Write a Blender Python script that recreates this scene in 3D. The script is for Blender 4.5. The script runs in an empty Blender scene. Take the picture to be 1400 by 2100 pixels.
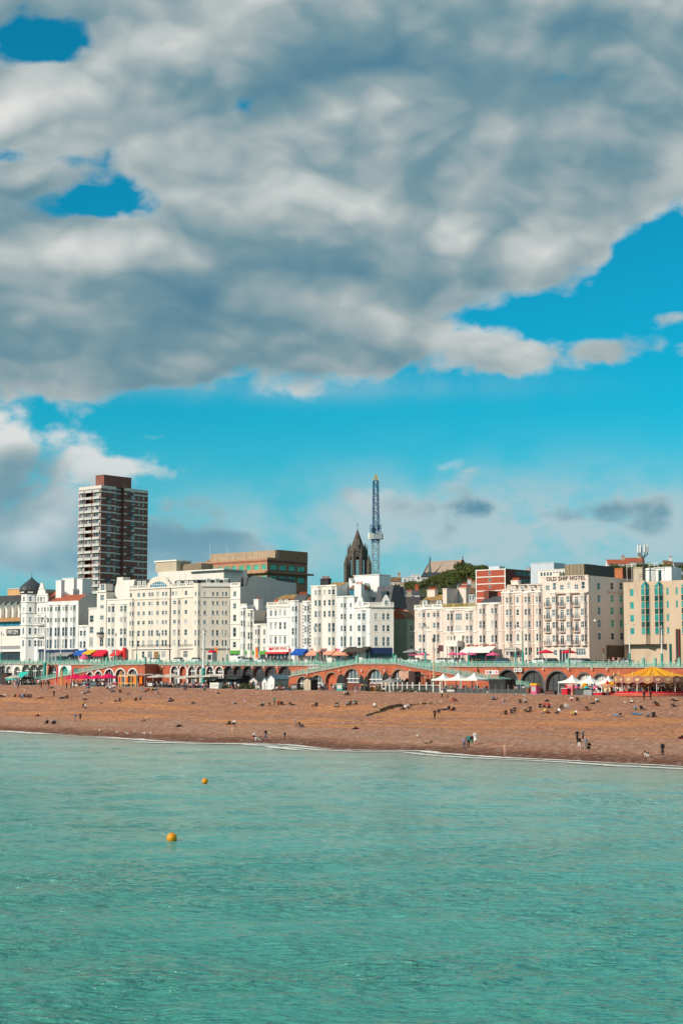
import bpy, bmesh, math, random
import numpy as np
from mathutils import Vector, Matrix, Quaternion
random.seed(7); rng = np.random.default_rng(7)
scene = bpy.context.scene
C = scene.collection
R = math.radians

# ------------------------------------------------------------------ camera
FPX, IMW, IMH, HOR = 3500.0, 1400.0, 2100.0, 1390.0
PITCH = math.atan((HOR - IMH / 2) / FPX)
CAMZ = 10.0
cam_d = bpy.data.cameras.new('camera')
cam = bpy.data.objects.new('camera', cam_d); C.objects.link(cam)
cam.location = (0, 0, CAMZ)
cam.rotation_euler = (math.pi / 2 + PITCH, 0, 0)
cam_d.sensor_fit = 'VERTICAL'; cam_d.sensor_height = 36.0
cam_d.lens = 36.0 * FPX / IMH
cam_d.clip_start = 1.0; cam_d.clip_end = 20000
scene.camera = cam

# ------------------------------------------------------------------ light
SUN_AZ = math.atan2(-0.84, -0.54)          # clockwise from +Y
SUN_EL = R(29)
to_sun = Vector((math.sin(SUN_AZ) * math.cos(SUN_EL), math.cos(SUN_AZ) * math.cos(SUN_EL), math.sin(SUN_EL)))
sun_d = bpy.data.lights.new('sun', 'SUN'); sun_d.energy = 4.3; sun_d.angle = R(0.55)
sun_d.color = (1.0, 0.89, 0.76)
sun = bpy.data.objects.new('sun', sun_d); C.objects.link(sun)
sun.rotation_euler = to_sun.to_track_quat('Z', 'Y').to_euler()
sun.location = to_sun * 300

vs = scene.view_settings
vs.view_transform = 'Standard'; vs.look = 'None'; vs.exposure = 0.0; vs.gamma = 1.0
vs.use_curve_mapping = False

# ------------------------------------------------------------------ node helper
class NB:
    def __init__(s, tree):
        s.t = tree; s.n = tree.nodes; s.l = tree.links
    def put(s, sock, v):
        if v is None: return
        if isinstance(v, bpy.types.NodeSocket): s.l.new(v, sock)
        else: sock.default_value = v
    def node(s, typ, **kw):
        nd = s.n.new(typ)
        for k, v in kw.items(): setattr(nd, k, v)
        return nd
    def m(s, op, a, b=None, c=None, clamp=False):
        nd = s.n.new('ShaderNodeMath'); nd.operation = op; nd.use_clamp = clamp
        s.put(nd.inputs[0], a); s.put(nd.inputs[1], b); s.put(nd.inputs[2], c)
        return nd.outputs[0]
    def v(s, op, a, b=None):
        nd = s.n.new('ShaderNodeVectorMath'); nd.operation = op
        s.put(nd.inputs[0], a); s.put(nd.inputs[1], b)
        return nd.outputs['Value'] if op in ('DOT_PRODUCT', 'LENGTH', 'DISTANCE') else nd.outputs[0]
    def xyz(s, x=0.0, y=0.0, z=0.0):
        nd = s.n.new('ShaderNodeCombineXYZ')
        s.put(nd.inputs[0], x); s.put(nd.inputs[1], y); s.put(nd.inputs[2], z); return nd.outputs[0]
    def sep(s, a):
        nd = s.n.new('ShaderNodeSeparateXYZ'); s.put(nd.inputs[0], a); return nd.outputs
    def smooth(s, x, a, b, lo=0.0, hi=1.0):
        nd = s.n.new('ShaderNodeMapRange'); nd.interpolation_type = 'SMOOTHSTEP'
        s.put(nd.inputs[0], x); s.put(nd.inputs[1], a); s.put(nd.inputs[2], b); s.put(nd.inputs[3], lo); s.put(nd.inputs[4], hi)
        return nd.outputs[0]
    def mix(s, f, a, b, mode='MIX'):
        nd = s.n.new('ShaderNodeMix'); nd.data_type = 'RGBA'; nd.blend_type = mode
        s.put(nd.inputs[0], f); s.put(nd.inputs[6], a); s.put(nd.inputs[7], b); return nd.outputs[2]
    def noise(s, vec, scale, detail=4.0, rough=0.5, dist=0.0, col=False):
        nd = s.n.new('ShaderNodeTexNoise'); s.put(nd.inputs['Vector'], vec)
        nd.inputs['Scale'].default_value = scale; nd.inputs['Detail'].default_value = detail
        nd.inputs['Roughness'].default_value = rough; nd.inputs['Distortion'].default_value = dist
        return nd.outputs['Color'] if col else nd.outputs['Fac']
    def ramp(s, f, stops, interp='LINEAR'):
        nd = s.n.new('ShaderNodeValToRGB'); s.put(nd.inputs[0], f); cr = nd.color_ramp; cr.interpolation = interp
        while len(cr.elements) < len(stops): cr.elements.new(0.5)
        for e, (p, c) in zip(cr.elements, stops):
            e.position = p; e.color = (c, c, c, 1) if isinstance(c, (int, float)) else tuple(c) + (1,) * (4 - len(c))
        return nd.outputs[0]

# ------------------------------------------------------------------ sky: Nishita blue with broken cloud
world = bpy.data.worlds.new('World'); scene.world = world; world.use_nodes = True
nt = world.node_tree; nt.nodes.clear(); B = NB(nt)
out = B.node('ShaderNodeOutputWorld'); bg = B.node('ShaderNodeBackground'); bg.inputs[1].default_value = 0.10
nt.links.new(bg.outputs[0], out.inputs[0])
sky = B.node('ShaderNodeTexSky', sky_type='NISHITA'); sky.sun_disc = False
sky.sun_elevation = SUN_EL; sky.sun_rotation = SUN_AZ % (2 * math.pi)
sky.altitude = 10; sky.air_density = 1.0; sky.dust_density = 0.3; sky.ozone_density = 2.5
tc = B.node('ShaderNodeTexCoord'); D = B.v('NORMALIZE', tc.outputs['Generated'])
sx = B.sep(D)
az = B.m('MULTIPLY', B.m('ARCTAN2', sx[0], sx[1]), 57.2958)
el = B.m('MULTIPLY', B.m('ARCSINE', sx[2]), 57.2958)
P = B.xyz(az, el, 0.0)

def aze(px, py):          # photograph position -> direction in degrees
    u, v = (px - 700) / FPX, (1050 - py) / FPX
    y = math.cos(PITCH) - v * math.sin(PITCH); z = math.sin(PITCH) + v * math.cos(PITCH)
    return math.degrees(math.atan2(u, y)), math.degrees(math.atan2(z, math.hypot(u, y)))
def blob(px, py, rx, ry, k=1.0):   # soft elliptical patch, sizes in photograph pixels
    a, e = aze(px, py); q = 57.2958 / FPX
    d = B.v('MULTIPLY', B.v('SUBTRACT', P, (a, e, 0.0)), (1 / (rx * q), 1 / (ry * q), 0.0))
    g = B.m('POWER', 2.7183, B.m('MULTIPLY', B.v('DOT_PRODUCT', d, d), -1.0))
    return B.m('MULTIPLY', g, k)
def total(items):
    t = items[0]
    for i in items[1:]: t = B.m('ADD', t, i)
    return t
# noise fields on the direction sphere
Q = B.v('MULTIPLY', D, (1.0, 1.0, 1.5))
warp = B.v('MULTIPLY', B.v('SUBTRACT', B.noise(Q, 14.0, 3, 0.5, col=True), (0.5, 0.5, 0.5)), (0.022, 0.022, 0.022))
Qw = B.v('ADD', Q, warp)
nA = B.noise(Qw, 6.0, 8.0, 0.52); nB = B.noise(B.v('ADD', Qw, (1.7, 2.9, 0.3)), 19.0, 7.0, 0.56)
def puff(off, octs):                       # rounded lobes with sharp creases, four octaves
    q = B.v('ADD', Qw, off); t = None
    for sc, a, o in ((9.0, 0.60, 0.0), (20.0, 0.30, 3.7), (43.0, 0.13, 8.1), (95.0, 0.06, 5.3))[:octs]:
        b = B.m('MULTIPLY', B.m('ABSOLUTE', B.m('SUBTRACT', B.noise(B.v('ADD', q, (o, o * 0.7, o * 1.3)), sc, 0.0), 0.5)), 2.0 * a)
        t = b if t is None else B.m('ADD', t, b)
    return t
n0 = puff((0.0, 0.0, 0.0), 4); s0 = puff((0.0, 0.0, 0.0), 3); n1 = puff((-0.016, 0.0, 0.028), 3); n2 = puff((-0.004, 0.0, 0.008), 4)
nlow = B.noise(B.v('ADD', Q, (3.1, 0.4, 1.7)), 5.5, 3.0, 0.5)
# big deck of cloud: lower edge as a curve over azimuth
A0, A1 = -14.0, 14.0
def ct(px): return (aze(px, 800)[0] - A0) / (A1 - A0)
def ce(px, py): return aze(px, py)[1] / 30.0
edge_pts = [(-100, 850), (150, 855), (330, 830), (600, 805), (800, 770), (860, 690), (1010, 645), (1200, 600), (1300, 520), (1400, 470), (1480, 450)]
edge = B.ramp(B.m('DIVIDE', B.m('SUBTRACT', az, A0), A1 - A0), [(ct(x), ce(x, y)) for x, y in edge_pts], 'EASE')
edge = B.m('MULTIPLY', edge, 30.0)
deck = B.smooth(B.m('SUBTRACT', el, edge), -0.9, 1.7, -0.9, 1.55)
pos = [blob(1100, 725, 215, 52, 1.7), blob(900, 730, 150, 68, 1.4), blob(1230, 722, 75, 30, 0.8), blob(0, 1020, 190, 120, 1.9), blob(180, 1130, 330, 75, 1.6),
       blob(60, 925, 130, 45, 0.75), blob(400, 1120, 170, 70, 1.2), blob(230, 960, 60, 24, 0.9), blob(680, 1005, 60, 22, 0.8), blob(980, 1130, 260, 45, 0.8), blob(1360, 1060, 120, 60, 1.0), blob(975, 1045, 55, 18, 0.62), blob(1080, 1060, 60, 18, 0.6), blob(1160, 1050, 80, 22, 0.62), blob(1250, 1050, 40, 26, 0.6),
       blob(800, 1030, 110, 36, 0.6), blob(345, 893, 80, 18, 0.95), blob(1370, 650, 100, 22, 1.1), blob(1385, 515, 60, 30, 0.9), blob(640, 1150, 200, 50, 0.5)]
neg = [blob(80, 90, 140, 50, -1.8), blob(30, 318, 160, 30, -1.8), blob(200, 408, 140, 42, -1.7), blob(150, 350, 60, 40, -0.8), blob(1360, 470, 90, 50, -0.5)]
cov = B.m('ADD', deck, total(pos + neg))
dens = B.m('ADD', cov, B.m('ADD', B.m('MULTIPLY', B.m('SUBTRACT', n0, 0.27), 3.0), B.m('ADD', B.m('MULTIPLY', B.m('SUBTRACT', nA, 0.5), 1.0), B.m('MULTIPLY', B.m('SUBTRACT', nB, 0.5), 3.4))))
alpha = B.smooth(dens, -0.10, 0.62)
relief = B.m('ADD', B.m('SUBTRACT', s0, n1), B.m('MULTIPLY', B.m('SUBTRACT', n0, n2), 0.5))
thin = B.smooth(dens, 0.0, 0.8, 0.22, 0.0)
sh_items = [blob(330, 650, 420, 100, -0.26), blob(120, 730, 260, 60, -0.2), blob(980, 190, 420, 150, -0.20), blob(640, 560, 300, 100, -0.16), blob(820, 735, 90, 40, -0.25),
            blob(200, 230, 260, 110, 0.20), blob(980, 470, 300, 110, 0.10), blob(60, 520, 160, 50, 0.14), blob(1080, 700, 240, 45, 0.32),
            blob(150, 1040, 300, 110, -0.08), blob(420, 1080, 160, 60, -0.18), blob(680, 1005, 60, 26, -0.34), blob(975, 1045, 60, 26, -0.5), blob(1150, 1050, 150, 34, -0.5), blob(1380, 1040, 80, 40, -0.3), blob(50, 885, 160, 40, 0.55), blob(230, 950, 60, 24, 0.5), blob(90, 1100, 90, 50, 0.25), blob(450, 1075, 120, 20, 0.25), blob(800, 150, 500, 140, -0.1), blob(300, 20, 300, 60, 0.1)]
shade = B.m('ADD', total(sh_items), B.m('ADD', 0.58, B.m('ADD', B.m('MULTIPLY', relief, 1.2), B.m('MULTIPLY', B.m('SUBTRACT', nlow, 0.5), 0.42))))
shade = B.m('ADD', B.m('ADD', shade, thin), B.m('MULTIPLY', B.m('SUBTRACT', nB, 0.5), 0.3))
shade = B.smooth(shade, -0.22, 1.28)
cloud = B.ramp(shade, [(0.0, (0.080, 0.215, 0.31)), (0.33, (0.185, 0.31, 0.365)), (0.62, (0.36, 0.44, 0.455)), (0.85, (0.54, 0.585, 0.58)), (1.0, (0.74, 0.75, 0.73))])
veil = B.m('MULTIPLY', total([blob(1080, 1085, 500, 105, 1.5), blob(250, 1130, 400, 90, 0.7), blob(600, 790, 420, 30, 0.4)]), B.smooth(nB, 0.30, 0.66, 0.15, 1.0))
cloud10 = B.v('MULTIPLY', cloud, (10.0, 10.0, 10.0))
# low clouds and the sky near the horizon sit in pale bluish air
lowmix = B.smooth(el, 1.0, 9.5, 0.75, 0.0)
blue = B.mix(1.0, sky.outputs[0], (0.03, 0.98, 1.06, 1), 'MULTIPLY')
blue = B.mix(B.smooth(el, 0.0, 10.0, 0.85, 0.0), blue, (1.75, 4.75, 5.9, 1))
veil = B.m('MINIMUM', veil, 0.92)
blue = B.mix(veil, blue, (4.3, 5.7, 6.2, 1))
cloudair = B.mix(lowmix, cloud10, (2.0, 4.5, 5.7, 1))
final = B.mix(alpha, blue, cloudair)
nt.links.new(final, bg.inputs[0])
world.cycles.sampling_method = 'MANUAL'; world.cycles.sample_map_resolution = 512
scene.cycles.max_bounces = 5; scene.cycles.diffuse_bounces = 2; scene.cycles.glossy_bounces = 2; scene.cycles.transparent_max_bounces = 8
scene.cycles.caustics_reflective = False; scene.cycles.caustics_refractive = False
# ------------------------------------------------------------------ the seafront frame
RT = Vector((0.7665, -0.6424)); IN = Vector((0.6424, 0.7665))      # along the front (to the right), inland
P0 = Vector((72.0, 360.0))                                          # railing line at the right edge of view
ROT = math.atan2(RT.y, RT.x)
def ray(px, py):
    u, v = (px - 700) / FPX, (1050 - py) / FPX
    return Vector((u, math.cos(PITCH) - v * math.sin(PITCH), math.sin(PITCH) + v * math.cos(PITCH)))
def W(u, d): return P0 + RT * u + IN * d                            # frame -> world xy
def UD(p):
    q = Vector((p[0], p[1])) - P0; return q.dot(RT), q.dot(IN)
def hit(px, d, py=1340):                                            # world xy where a bearing meets the plane d
    r = ray(px, py); k = (d + P0.dot(IN)) / (r.x * IN.x + r.y * IN.y); return Vector((r.x * k, r.y * k))
def U(px, d, py=1340): return UD(hit(px, d, py))[0]
def Zat(px, py, xy):                                                # height on the bearing above a plan point
    r = ray(px, py); return CAMZ + r.z / r.y * xy[1]
def ZD(px, py, d): return Zat(px, py, hit(px, d, py))
def linf(pa, pb):
    (ua, za), (ub, zb) = pa, pb; k = (zb - za) / (ub - ua); return lambda u: za + k * (u - ua)
zprom = linf((U(1160, 0), ZD(1160, 1366.5, 0)), (U(100, 0), ZD(100, 1361.5, 0)))
ESP = -17.0                                                         # sea edge of the lower esplanade
zlow = linf((U(1300, ESP), ZD(1300, 1428, ESP)), (U(60, ESP), ZD(60, 1406, ESP)))
def zroad(u): return zprom(u) + 0.55

# ------------------------------------------------------------------ mesh helper
class MB:
    def __init__(s): s.v = []; s.f = []; s.m = []; s.mats = []
    def mi(s, m):
        if m not in s.mats: s.mats.append(m)
        return s.mats.index(m)
    def face(s, pts, m):
        b = len(s.v); s.v += [tuple(p) for p in pts]; s.f.append(tuple(range(b, b + len(pts)))); s.m.append(s.mi(m))
    def box(s, x0, y0, z0, x1, y1, z1, m, skip=''):
        P = [(x0, y0, z0), (x1, y0, z0), (x1, y1, z0), (x0, y1, z0), (x0, y0, z1), (x1, y0, z1), (x1, y1, z1), (x0, y1, z1)]
        b = len(s.v); s.v += P; k = s.mi(m)
        for c, q in (('b', (0, 3, 2, 1)), ('t', (4, 5, 6, 7)), ('f', (0, 1, 5, 4)), ('r', (1, 2, 6, 5)), ('k', (2, 3, 7, 6)), ('l', (3, 0, 4, 7))):
            if c in skip: continue
            s.f.append(tuple(b + i for i in q)); s.m.append(k)
    def prism(s, poly, z0, z1, m, top=None, scale=1.0, c=None):      # poly ccw from above
        n = len(poly); b = len(s.v); k = s.mi(m); kt = s.mi(top or m)
        if c is None: c = (sum(p[0] for p in poly) / n, sum(p[1] for p in poly) / n)
        s.v += [(p[0], p[1], z0) for p in poly]
        s.v += [(c[0] + (p[0] - c[0]) * scale, c[1] + (p[1] - c[1]) * scale, z1) for p in poly]
        for i in range(n):
            j = (i + 1) % n; s.f.append((b + i, b + j, b + n + j, b + n + i)); s.m.append(k)
        s.f.append(tuple(b + n + i for i in range(n))); s.m.append(kt)
        s.f.append(tuple(b + n - 1 - i for i in range(n))); s.m.append(k)
    def tube(s, p, q, r0, r1, m, n=6, caps=True):
        p = Vector(p); q = Vector(q); d = (q - p)
        if d.length < 1e-6: return
        d.normalize(); a = d.orthogonal().normalized(); c = d.cross(a); b = len(s.v); k = s.mi(m)
        for (o, r) in ((p, r0), (q, r1)):
            for i in range(n):
                t = 2 * math.pi * i / n; s.v.append(tuple(o + (a * math.cos(t) + c * math.sin(t)) * r))
        for i in range(n):
            j = (i + 1) % n; s.f.append((b + i, b + j, b + n + j, b + n + i)); s.m.append(k)
        if caps:
            s.f.append(tuple(b + n - 1 - i for i in range(n))); s.m.append(k)
            s.f.append(tuple(b + n + i for i in range(n))); s.m.append(k)
    def lathe(s, prof, m, n=12, c=(0, 0, 0), rmod=None, ang0=0.0, mfun=None):
        b = len(s.v); k = s.mi(m)
        for j, (r, z) in enumerate(prof):
            for i in range(n):
                t = ang0 + 2 * math.pi * i / n; rr = r * (rmod(i, j) if rmod else 1)
                s.v.append((c[0] + rr * math.cos(t), c[1] + rr * math.sin(t), c[2] + z))
        for j in range(len(prof) - 1):
            for i in range(n):
                i2 = (i + 1) % n
                s.f.append((b + j * n + i, b + j * n + i2, b + (j + 1) * n + i2, b + (j + 1) * n + i)); s.m.append(s.mi(mfun(i, j)) if mfun else k)
    def sweep(s, pts, r, m, n=6):
        for a, b in zip(pts[:-1], pts[1:]): s.tube(a, b, r, r, m, n)
    def bar(s, p, q, w, h, m):                                       # rectangular bar
        p = Vector(p); q = Vector(q); d = (q - p).normalized(); up = Vector((0, 0, 1))
        if abs(d.dot(up)) > 0.99: up = Vector((0, 1, 0))
        a = d.cross(up).normalized() * (w / 2); c = a.cross(d).normalized() * (h / 2); b = len(s.v); k = s.mi(m)
        for o in (p, q):
            for e in (-a - c, a - c, a + c, -a + c): s.v.append(tuple(o + e))
        for q4 in ((3, 2, 1, 0), (4, 5, 6, 7), (0, 1, 5, 4), (1, 2, 6, 5), (2, 3, 7, 6), (3, 0, 4, 7)):
            s.f.append(tuple(b + i for i in q4)); s.m.append(k)
    def mesh(s, name, smooth=False):
        me = bpy.data.meshes.new(name); me.from_pydata(s.v, [], s.f)
        for m in s.mats: me.materials.append(m)
        me.polygons.foreach_set('material_index', s.m)
        if smooth: me.polygons.foreach_set('use_smooth', [True] * len(s.f))
        me.update(); return me
    def obj(s, name, parent=None, smooth=False, loc=None, rz=0.0):
        return mk(name, s.mesh(name, smooth), parent, loc, rz)

def mk(name, data, parent=None, loc=None, rz=0.0):
    o = bpy.data.objects.new(name, data); C.objects.link(o)
    if parent is not None: o.parent = parent
    if loc is not None: o.location = loc
    if rz: o.rotation_euler = (0, 0, rz)
    return o
def tag(o, label, cat, group=None):
    o['label'] = label; o['category'] = cat
    if group: o['group'] = group
    return o
def empty(name, loc, rz, label, cat, group=None):
    o = mk(name, None, None, loc, rz); o.empty_display_size = 0.3
    return tag(o, label, cat, group)
def struct(o): o['kind'] = 'structure'; return o
def stuff(o, label, cat):
    o['kind'] = 'stuff'; o['label'] = label; o['category'] = cat; return o
def copy_tree(o, parent=None):
    c = o.copy(); C.objects.link(c); c.parent = parent
    for ch in o.children: copy_tree(ch, c)
    return c
def frame(name, u, d, z, label, cat, group=None, rz=0.0):           # a thing placed in the seafront frame
    p = W(u, d); return empty(name, (p.x, p.y, z), ROT + rz, label, cat, group)

# ------------------------------------------------------------------ materials
_mc = {}
def mat(name, col, rough=0.75, var=0.14, sc=0.6, streak=False, bump=0.0, bsc=6.0, metal=0.0, spec=0.35, dirt=0.0, emit=0.0, obj=False):
    if name in _mc: return _mc[name]
    m = bpy.data.materials.new(name); m.use_nodes = True; n = NB(m.node_tree); p = m.node_tree.nodes['Principled BSDF']
    p.inputs['Roughness'].default_value = rough; p.inputs['Metallic'].default_value = metal
    p.inputs['Specular IOR Level'].default_value = spec
    g = n.node('ShaderNodeNewGeometry').outputs['Position']
    if obj: g = n.node('ShaderNodeTexCoord').outputs['Object']
    vec = n.v('MULTIPLY', g, (1.0, 1.0, 0.16)) if streak else g
    f = n.noise(vec, sc, 5.0, 0.62)
    f = n.smooth(f, 0.28, 0.72)
    c = n.mix(f, tuple(x * (1 - var) for x in col) + (1,), tuple(min(1, x * (1 + var * 0.8)) for x in col) + (1,))
    if dirt:
        f2 = n.smooth(n.noise(n.v('MULTIPLY', g, (1.0, 1.0, 0.3)), 0.35, 6.0, 0.7), 0.52, 0.78)
        c = n.mix(n.m('MULTIPLY', f2, dirt), c, (col[0] * 0.42, col[1] * 0.40, col[2] * 0.36, 1))
    m.node_tree.links.new(c, p.inputs['Base Color'])
    if bump:
        b = n.node('ShaderNodeBump'); b.inputs['Strength'].default_value = bump; b.inputs['Distance'].default_value = 0.05
        m.node_tree.links.new(n.noise(g, bsc, 4.0, 0.6), b.inputs['Height']); m.node_tree.links.new(b.outputs[0], p.inputs['Normal'])
    if emit:
        p.inputs['Emission Color'].default_value = tuple(col) + (1,); p.inputs['Emission Strength'].default_value = emit
    _mc[name] = m; return m
def stucco(name, col, dirt=0.35): return mat(name, col, 0.85, 0.07, 0.5, True, 0.15, 4.0, dirt=dirt)
def cloth(name, col): return mat(name, col, 0.85, 0.10, 3.0, spec=0.15)
def glassm(name, col, rough=0.06, spec=0.6): return mat(name, col, rough, 0.35, 0.55, spec=spec)
WHITE = stucco('white_stucco', (0.80, 0.79, 0.77)); CREAM = stucco('cream_stucco', (0.74, 0.675, 0.58)); CREAM2 = stucco('pale_cream_stucco', (0.77, 0.725, 0.66))
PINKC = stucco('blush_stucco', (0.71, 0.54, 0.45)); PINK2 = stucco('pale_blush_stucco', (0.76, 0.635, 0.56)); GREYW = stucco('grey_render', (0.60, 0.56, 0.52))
BLUEW = stucco('pale_blue_render', (0.55, 0.60, 0.66)); TAN = stucco('tan_render', (0.50, 0.42, 0.31)); SAND = stucco('sandstone_panel', (0.58, 0.45, 0.33), 0.5); BROWNP = stucco('brown_plant_cladding', (0.26, 0.21, 0.15))
FRAME = mat('white_window_frame', (0.80, 0.80, 0.78), 0.5, 0.05); TRIM = stucco('white_trim', (0.82, 0.79, 0.72), 0.15)
P_DARK = glassm('dark_window_glass', (0.035, 0.05, 0.06)); P_MID = glassm('grey_reflection_glass', (0.11, 0.15, 0.17)); P_PALE = glassm('curtained_window_glass', (0.42, 0.43, 0.41), 0.15); P_TEAL = glassm('teal_glass', (0.03, 0.32, 0.31)); P_GREEN = glassm('green_tinted_glass', (0.10, 0.42, 0.30))  # P_MID: reflected sky put into the pane colour as grey
P_DKTEAL = glassm('dark_teal_glass', (0.015, 0.10, 0.10)); P_BLUE = glassm('blue_glass', (0.05, 0.22, 0.34))
SLATE = mat('slate_roof', (0.075, 0.08, 0.09), 0.6, 0.3, 1.5, bump=0.3); REDTILE = mat('red_tile_roof', (0.38, 0.10, 0.05), 0.8, 0.25, 1.2, bump=0.4); MOSS = mat('mossy_tile_roof', (0.34, 0.20, 0.07), 0.9, 0.4, 0.9, bump=0.4); BROWNROOF = mat('brown_tile_roof', (0.20, 0.11, 0.06), 0.85, 0.3, 1.0)
LEAD = mat('lead_dome', (0.045, 0.055, 0.065), 0.45, 0.3, 2.0, spec=0.5); BRICK = mat('red_brick', (0.47, 0.125, 0.065), 0.9, 0.24, 0.7, bump=0.25, dirt=0.28); DK_SHADE_BRICK = mat('dark_and_shaded_brick', (0.19, 0.065, 0.045), 0.9, 0.25, 1.0); ORBRICK = mat('orange_brick', (0.50, 0.17, 0.07), 0.9, 0.2, 1.0)
TEAL = mat('teal_painted_iron', (0.24, 0.50, 0.41), 0.45, 0.2, 1.2, dirt=0.3); DKTEAL = mat('sea_green_iron', (0.05, 0.33, 0.28), 0.4, 0.2, 1.0); BLACK = mat('black_paint', (0.02, 0.02, 0.022), 0.55, 0.2); CHAR = mat('charcoal_metal', (0.06, 0.065, 0.07), 0.55, 0.25); GREYM = mat('grey_metal', (0.30, 0.31, 0.31), 0.5, 0.2); WHITEM = mat('white_metal', (0.78, 0.77, 0.73), 0.45, 0.08)
CONC = mat('concrete', (0.36, 0.33, 0.29), 0.9, 0.18, 0.8, dirt=0.4, bump=0.2); ASPH = mat('asphalt', (0.055, 0.055, 0.06), 0.9, 0.25, 0.5); PAVE = mat('promenade_paving', (0.30, 0.25, 0.21), 0.9, 0.2, 0.6); TERRA = mat('terracotta_pot', (0.45, 0.10, 0.05), 0.8, 0.2); WOOD = mat('weathered_timber', (0.17, 0.115, 0.07), 0.9, 0.35, 2.0, bump=0.4); YWOOD = mat('yellow_timber', (0.70, 0.38, 0.09), 0.7, 0.2)
RED = cloth('red_cloth', (0.62, 0.02, 0.05)); CRIM = cloth('crimson_cloth', (0.66, 0.015, 0.10)); PINK = cloth('pink_cloth', (0.70, 0.12, 0.25)); PEACH = cloth('peach_cloth', (0.72, 0.32, 0.22)); WCLOTH = cloth('white_cloth', (0.80, 0.79, 0.76)); BEIGE = cloth('beige_cloth', (0.58, 0.52, 0.44)); BLUEC = cloth('blue_cloth', (0.02, 0.10, 0.42)); NAVY = mat('navy_fascia', (0.015, 0.03, 0.10), 0.5); YEL = cloth('yellow_cloth', (0.78, 0.42, 0.03)); GREENF = mat('green_fascia', (0.10, 0.36, 0.05), 0.5); TURQ = cloth('turquoise_cloth', (0.03, 0.48, 0.42)); GREYC = cloth('grey_cloth', (0.30, 0.30, 0.30)); ORANGE = cloth('orange_cloth', (0.75, 0.17, 0.02)); SIGNRED = mat('sign_red', (0.62, 0.02, 0.03), 0.5, 0.05); SIGNY = mat('sign_yellow', (0.80, 0.70, 0.20), 0.5, 0.05)
# ------------------------------------------------------------------ beach shape
shore_px = [(-200, 1489), (0, 1500), (150, 1508), (250, 1515), (350, 1521), (450, 1524), (530, 1525), (600, 1529), (680, 1537), (760, 1540), (860, 1541), (900, 1546), (1000, 1553), (1100, 1557), (1200, 1562), (1300, 1568), (1400, 1573), (1600, 1584)]
_su, _sd = [], []
for a, b in shore_px:
    r = ray(a, b); k = -CAMZ / r.z; u, d = UD((r.x * k, r.y * k)); _su.append(u); _sd.append(d)
_o = np.argsort(_su); _su = np.array(_su)[_o]; _sd = np.array(_sd)[_o]
_su = np.concatenate([[_su[0] - 300], _su, [_su[-1] + 300]]); _sd = np.concatenate([[_sd[0] + 20], _sd, [_sd[-1] - 40]])
def dshore(u): return np.interp(u, _su, _sd)
_pf = [-0.6, 0, .02, .06, .12, .36, .58, .66, .72, .80, 1.0, 1.2]; _pz = [-.9, 0, .03, .085, .15, .36, .535, .68, .745, .80, 1.0, 1.0]
_tab = rng.random((64, 64))
def vnoise(x, y):
    x = np.asarray(x, float); y = np.asarray(y, float); xi = np.floor(x).astype(int); yi = np.floor(y).astype(int); fx = x - xi; fy = y - yi
    fx = fx * fx * (3 - 2 * fx); fy = fy * fy * (3 - 2 * fy); g = lambda i, j: _tab[i % 64, j % 64]
    return (g(xi, yi) * (1 - fx) + g(xi + 1, yi) * fx) * (1 - fy) + (g(xi, yi + 1) * (1 - fx) + g(xi + 1, yi + 1) * fx) * fy
def fbm(x, y, o=4):
    t = 0; a = 0.5
    for i in range(o): t = t + a * (vnoise(x, y) - .5); x = x * 2.03 + 7.3; y = y * 2.03 + 3.1; a *= 0.5
    return t
def beach_f(u, d):
    s = dshore(u); return (d - s) / (ESP - s)
def beach_z(u, d):
    u = np.asarray(u, float); d = np.asarray(d, float)
    f = beach_f(u, d); w = np.clip(f * 12, 0, 1) * np.clip((1 - f) * 14, 0, 1)
    ff = f + w * 0.035 * (fbm(u * .06, d * .03, 3)) * 2
    z = np.interp(ff, _pf, _pz) * zlow(u)
    z = z + w * (0.55 * fbm(u * .05, d * .30, 4) + 0.34 * fbm(u * .35 + 9, d * .55, 4)) + 0.10 * np.clip(1 - abs(f - .05) * 18, 0, 1) * np.sin(u * .35 + 2 * fbm(u * .1, d * 0, 2) * 6)
    return z
def on_beach(px, py):                                               # where a bearing meets the beach
    r = ray(px, py); t = np.linspace(150, 520, 2600); x = r.x * t; y = r.y * t; z = CAMZ + r.z * t
    u = (x - P0.x) * RT.x + (y - P0.y) * RT.y; d = (x - P0.x) * IN.x + (y - P0.y) * IN.y
    k = np.nonzero((z <= beach_z(u, d)) & (d < ESP + 1))[0]
    if len(k) == 0: k = [np.argmin(abs(d - ESP))]
    i = k[0]; return Vector((x[i], y[i], float(beach_z(u[i], d[i]))))

def grid_mesh(name, X, Y, Z, material, attr=None, smooth=True):
    h, w = X.shape; co = np.stack([X, Y, Z], -1).reshape(-1, 3)
    i = np.arange(h * w).reshape(h, w); q = np.stack([i[:-1, :-1], i[:-1, 1:], i[1:, 1:], i[1:, :-1]], -1).reshape(-1, 4)
    me = bpy.data.meshes.new(name); me.vertices.add(len(co)); me.vertices.foreach_set('co', co.ravel().astype(np.float32))
    me.loops.add(q.size); me.loops.foreach_set('vertex_index', q.ravel().astype(np.int32))
    me.polygons.add(len(q)); me.polygons.foreach_set('loop_start', np.arange(0, q.size, 4, dtype=np.int32)); me.polygons.foreach_set('loop_total', np.full(len(q), 4, np.int32))
    if smooth: me.polygons.foreach_set('use_smooth', np.ones(len(q), bool))
    for k, v in (attr or {}).items():
        a = me.attributes.new(k, 'FLOAT', 'POINT'); a.data.foreach_set('value', v.ravel().astype(np.float32))
    me.materials.append(material); me.update(); me.validate(); return me

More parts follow.
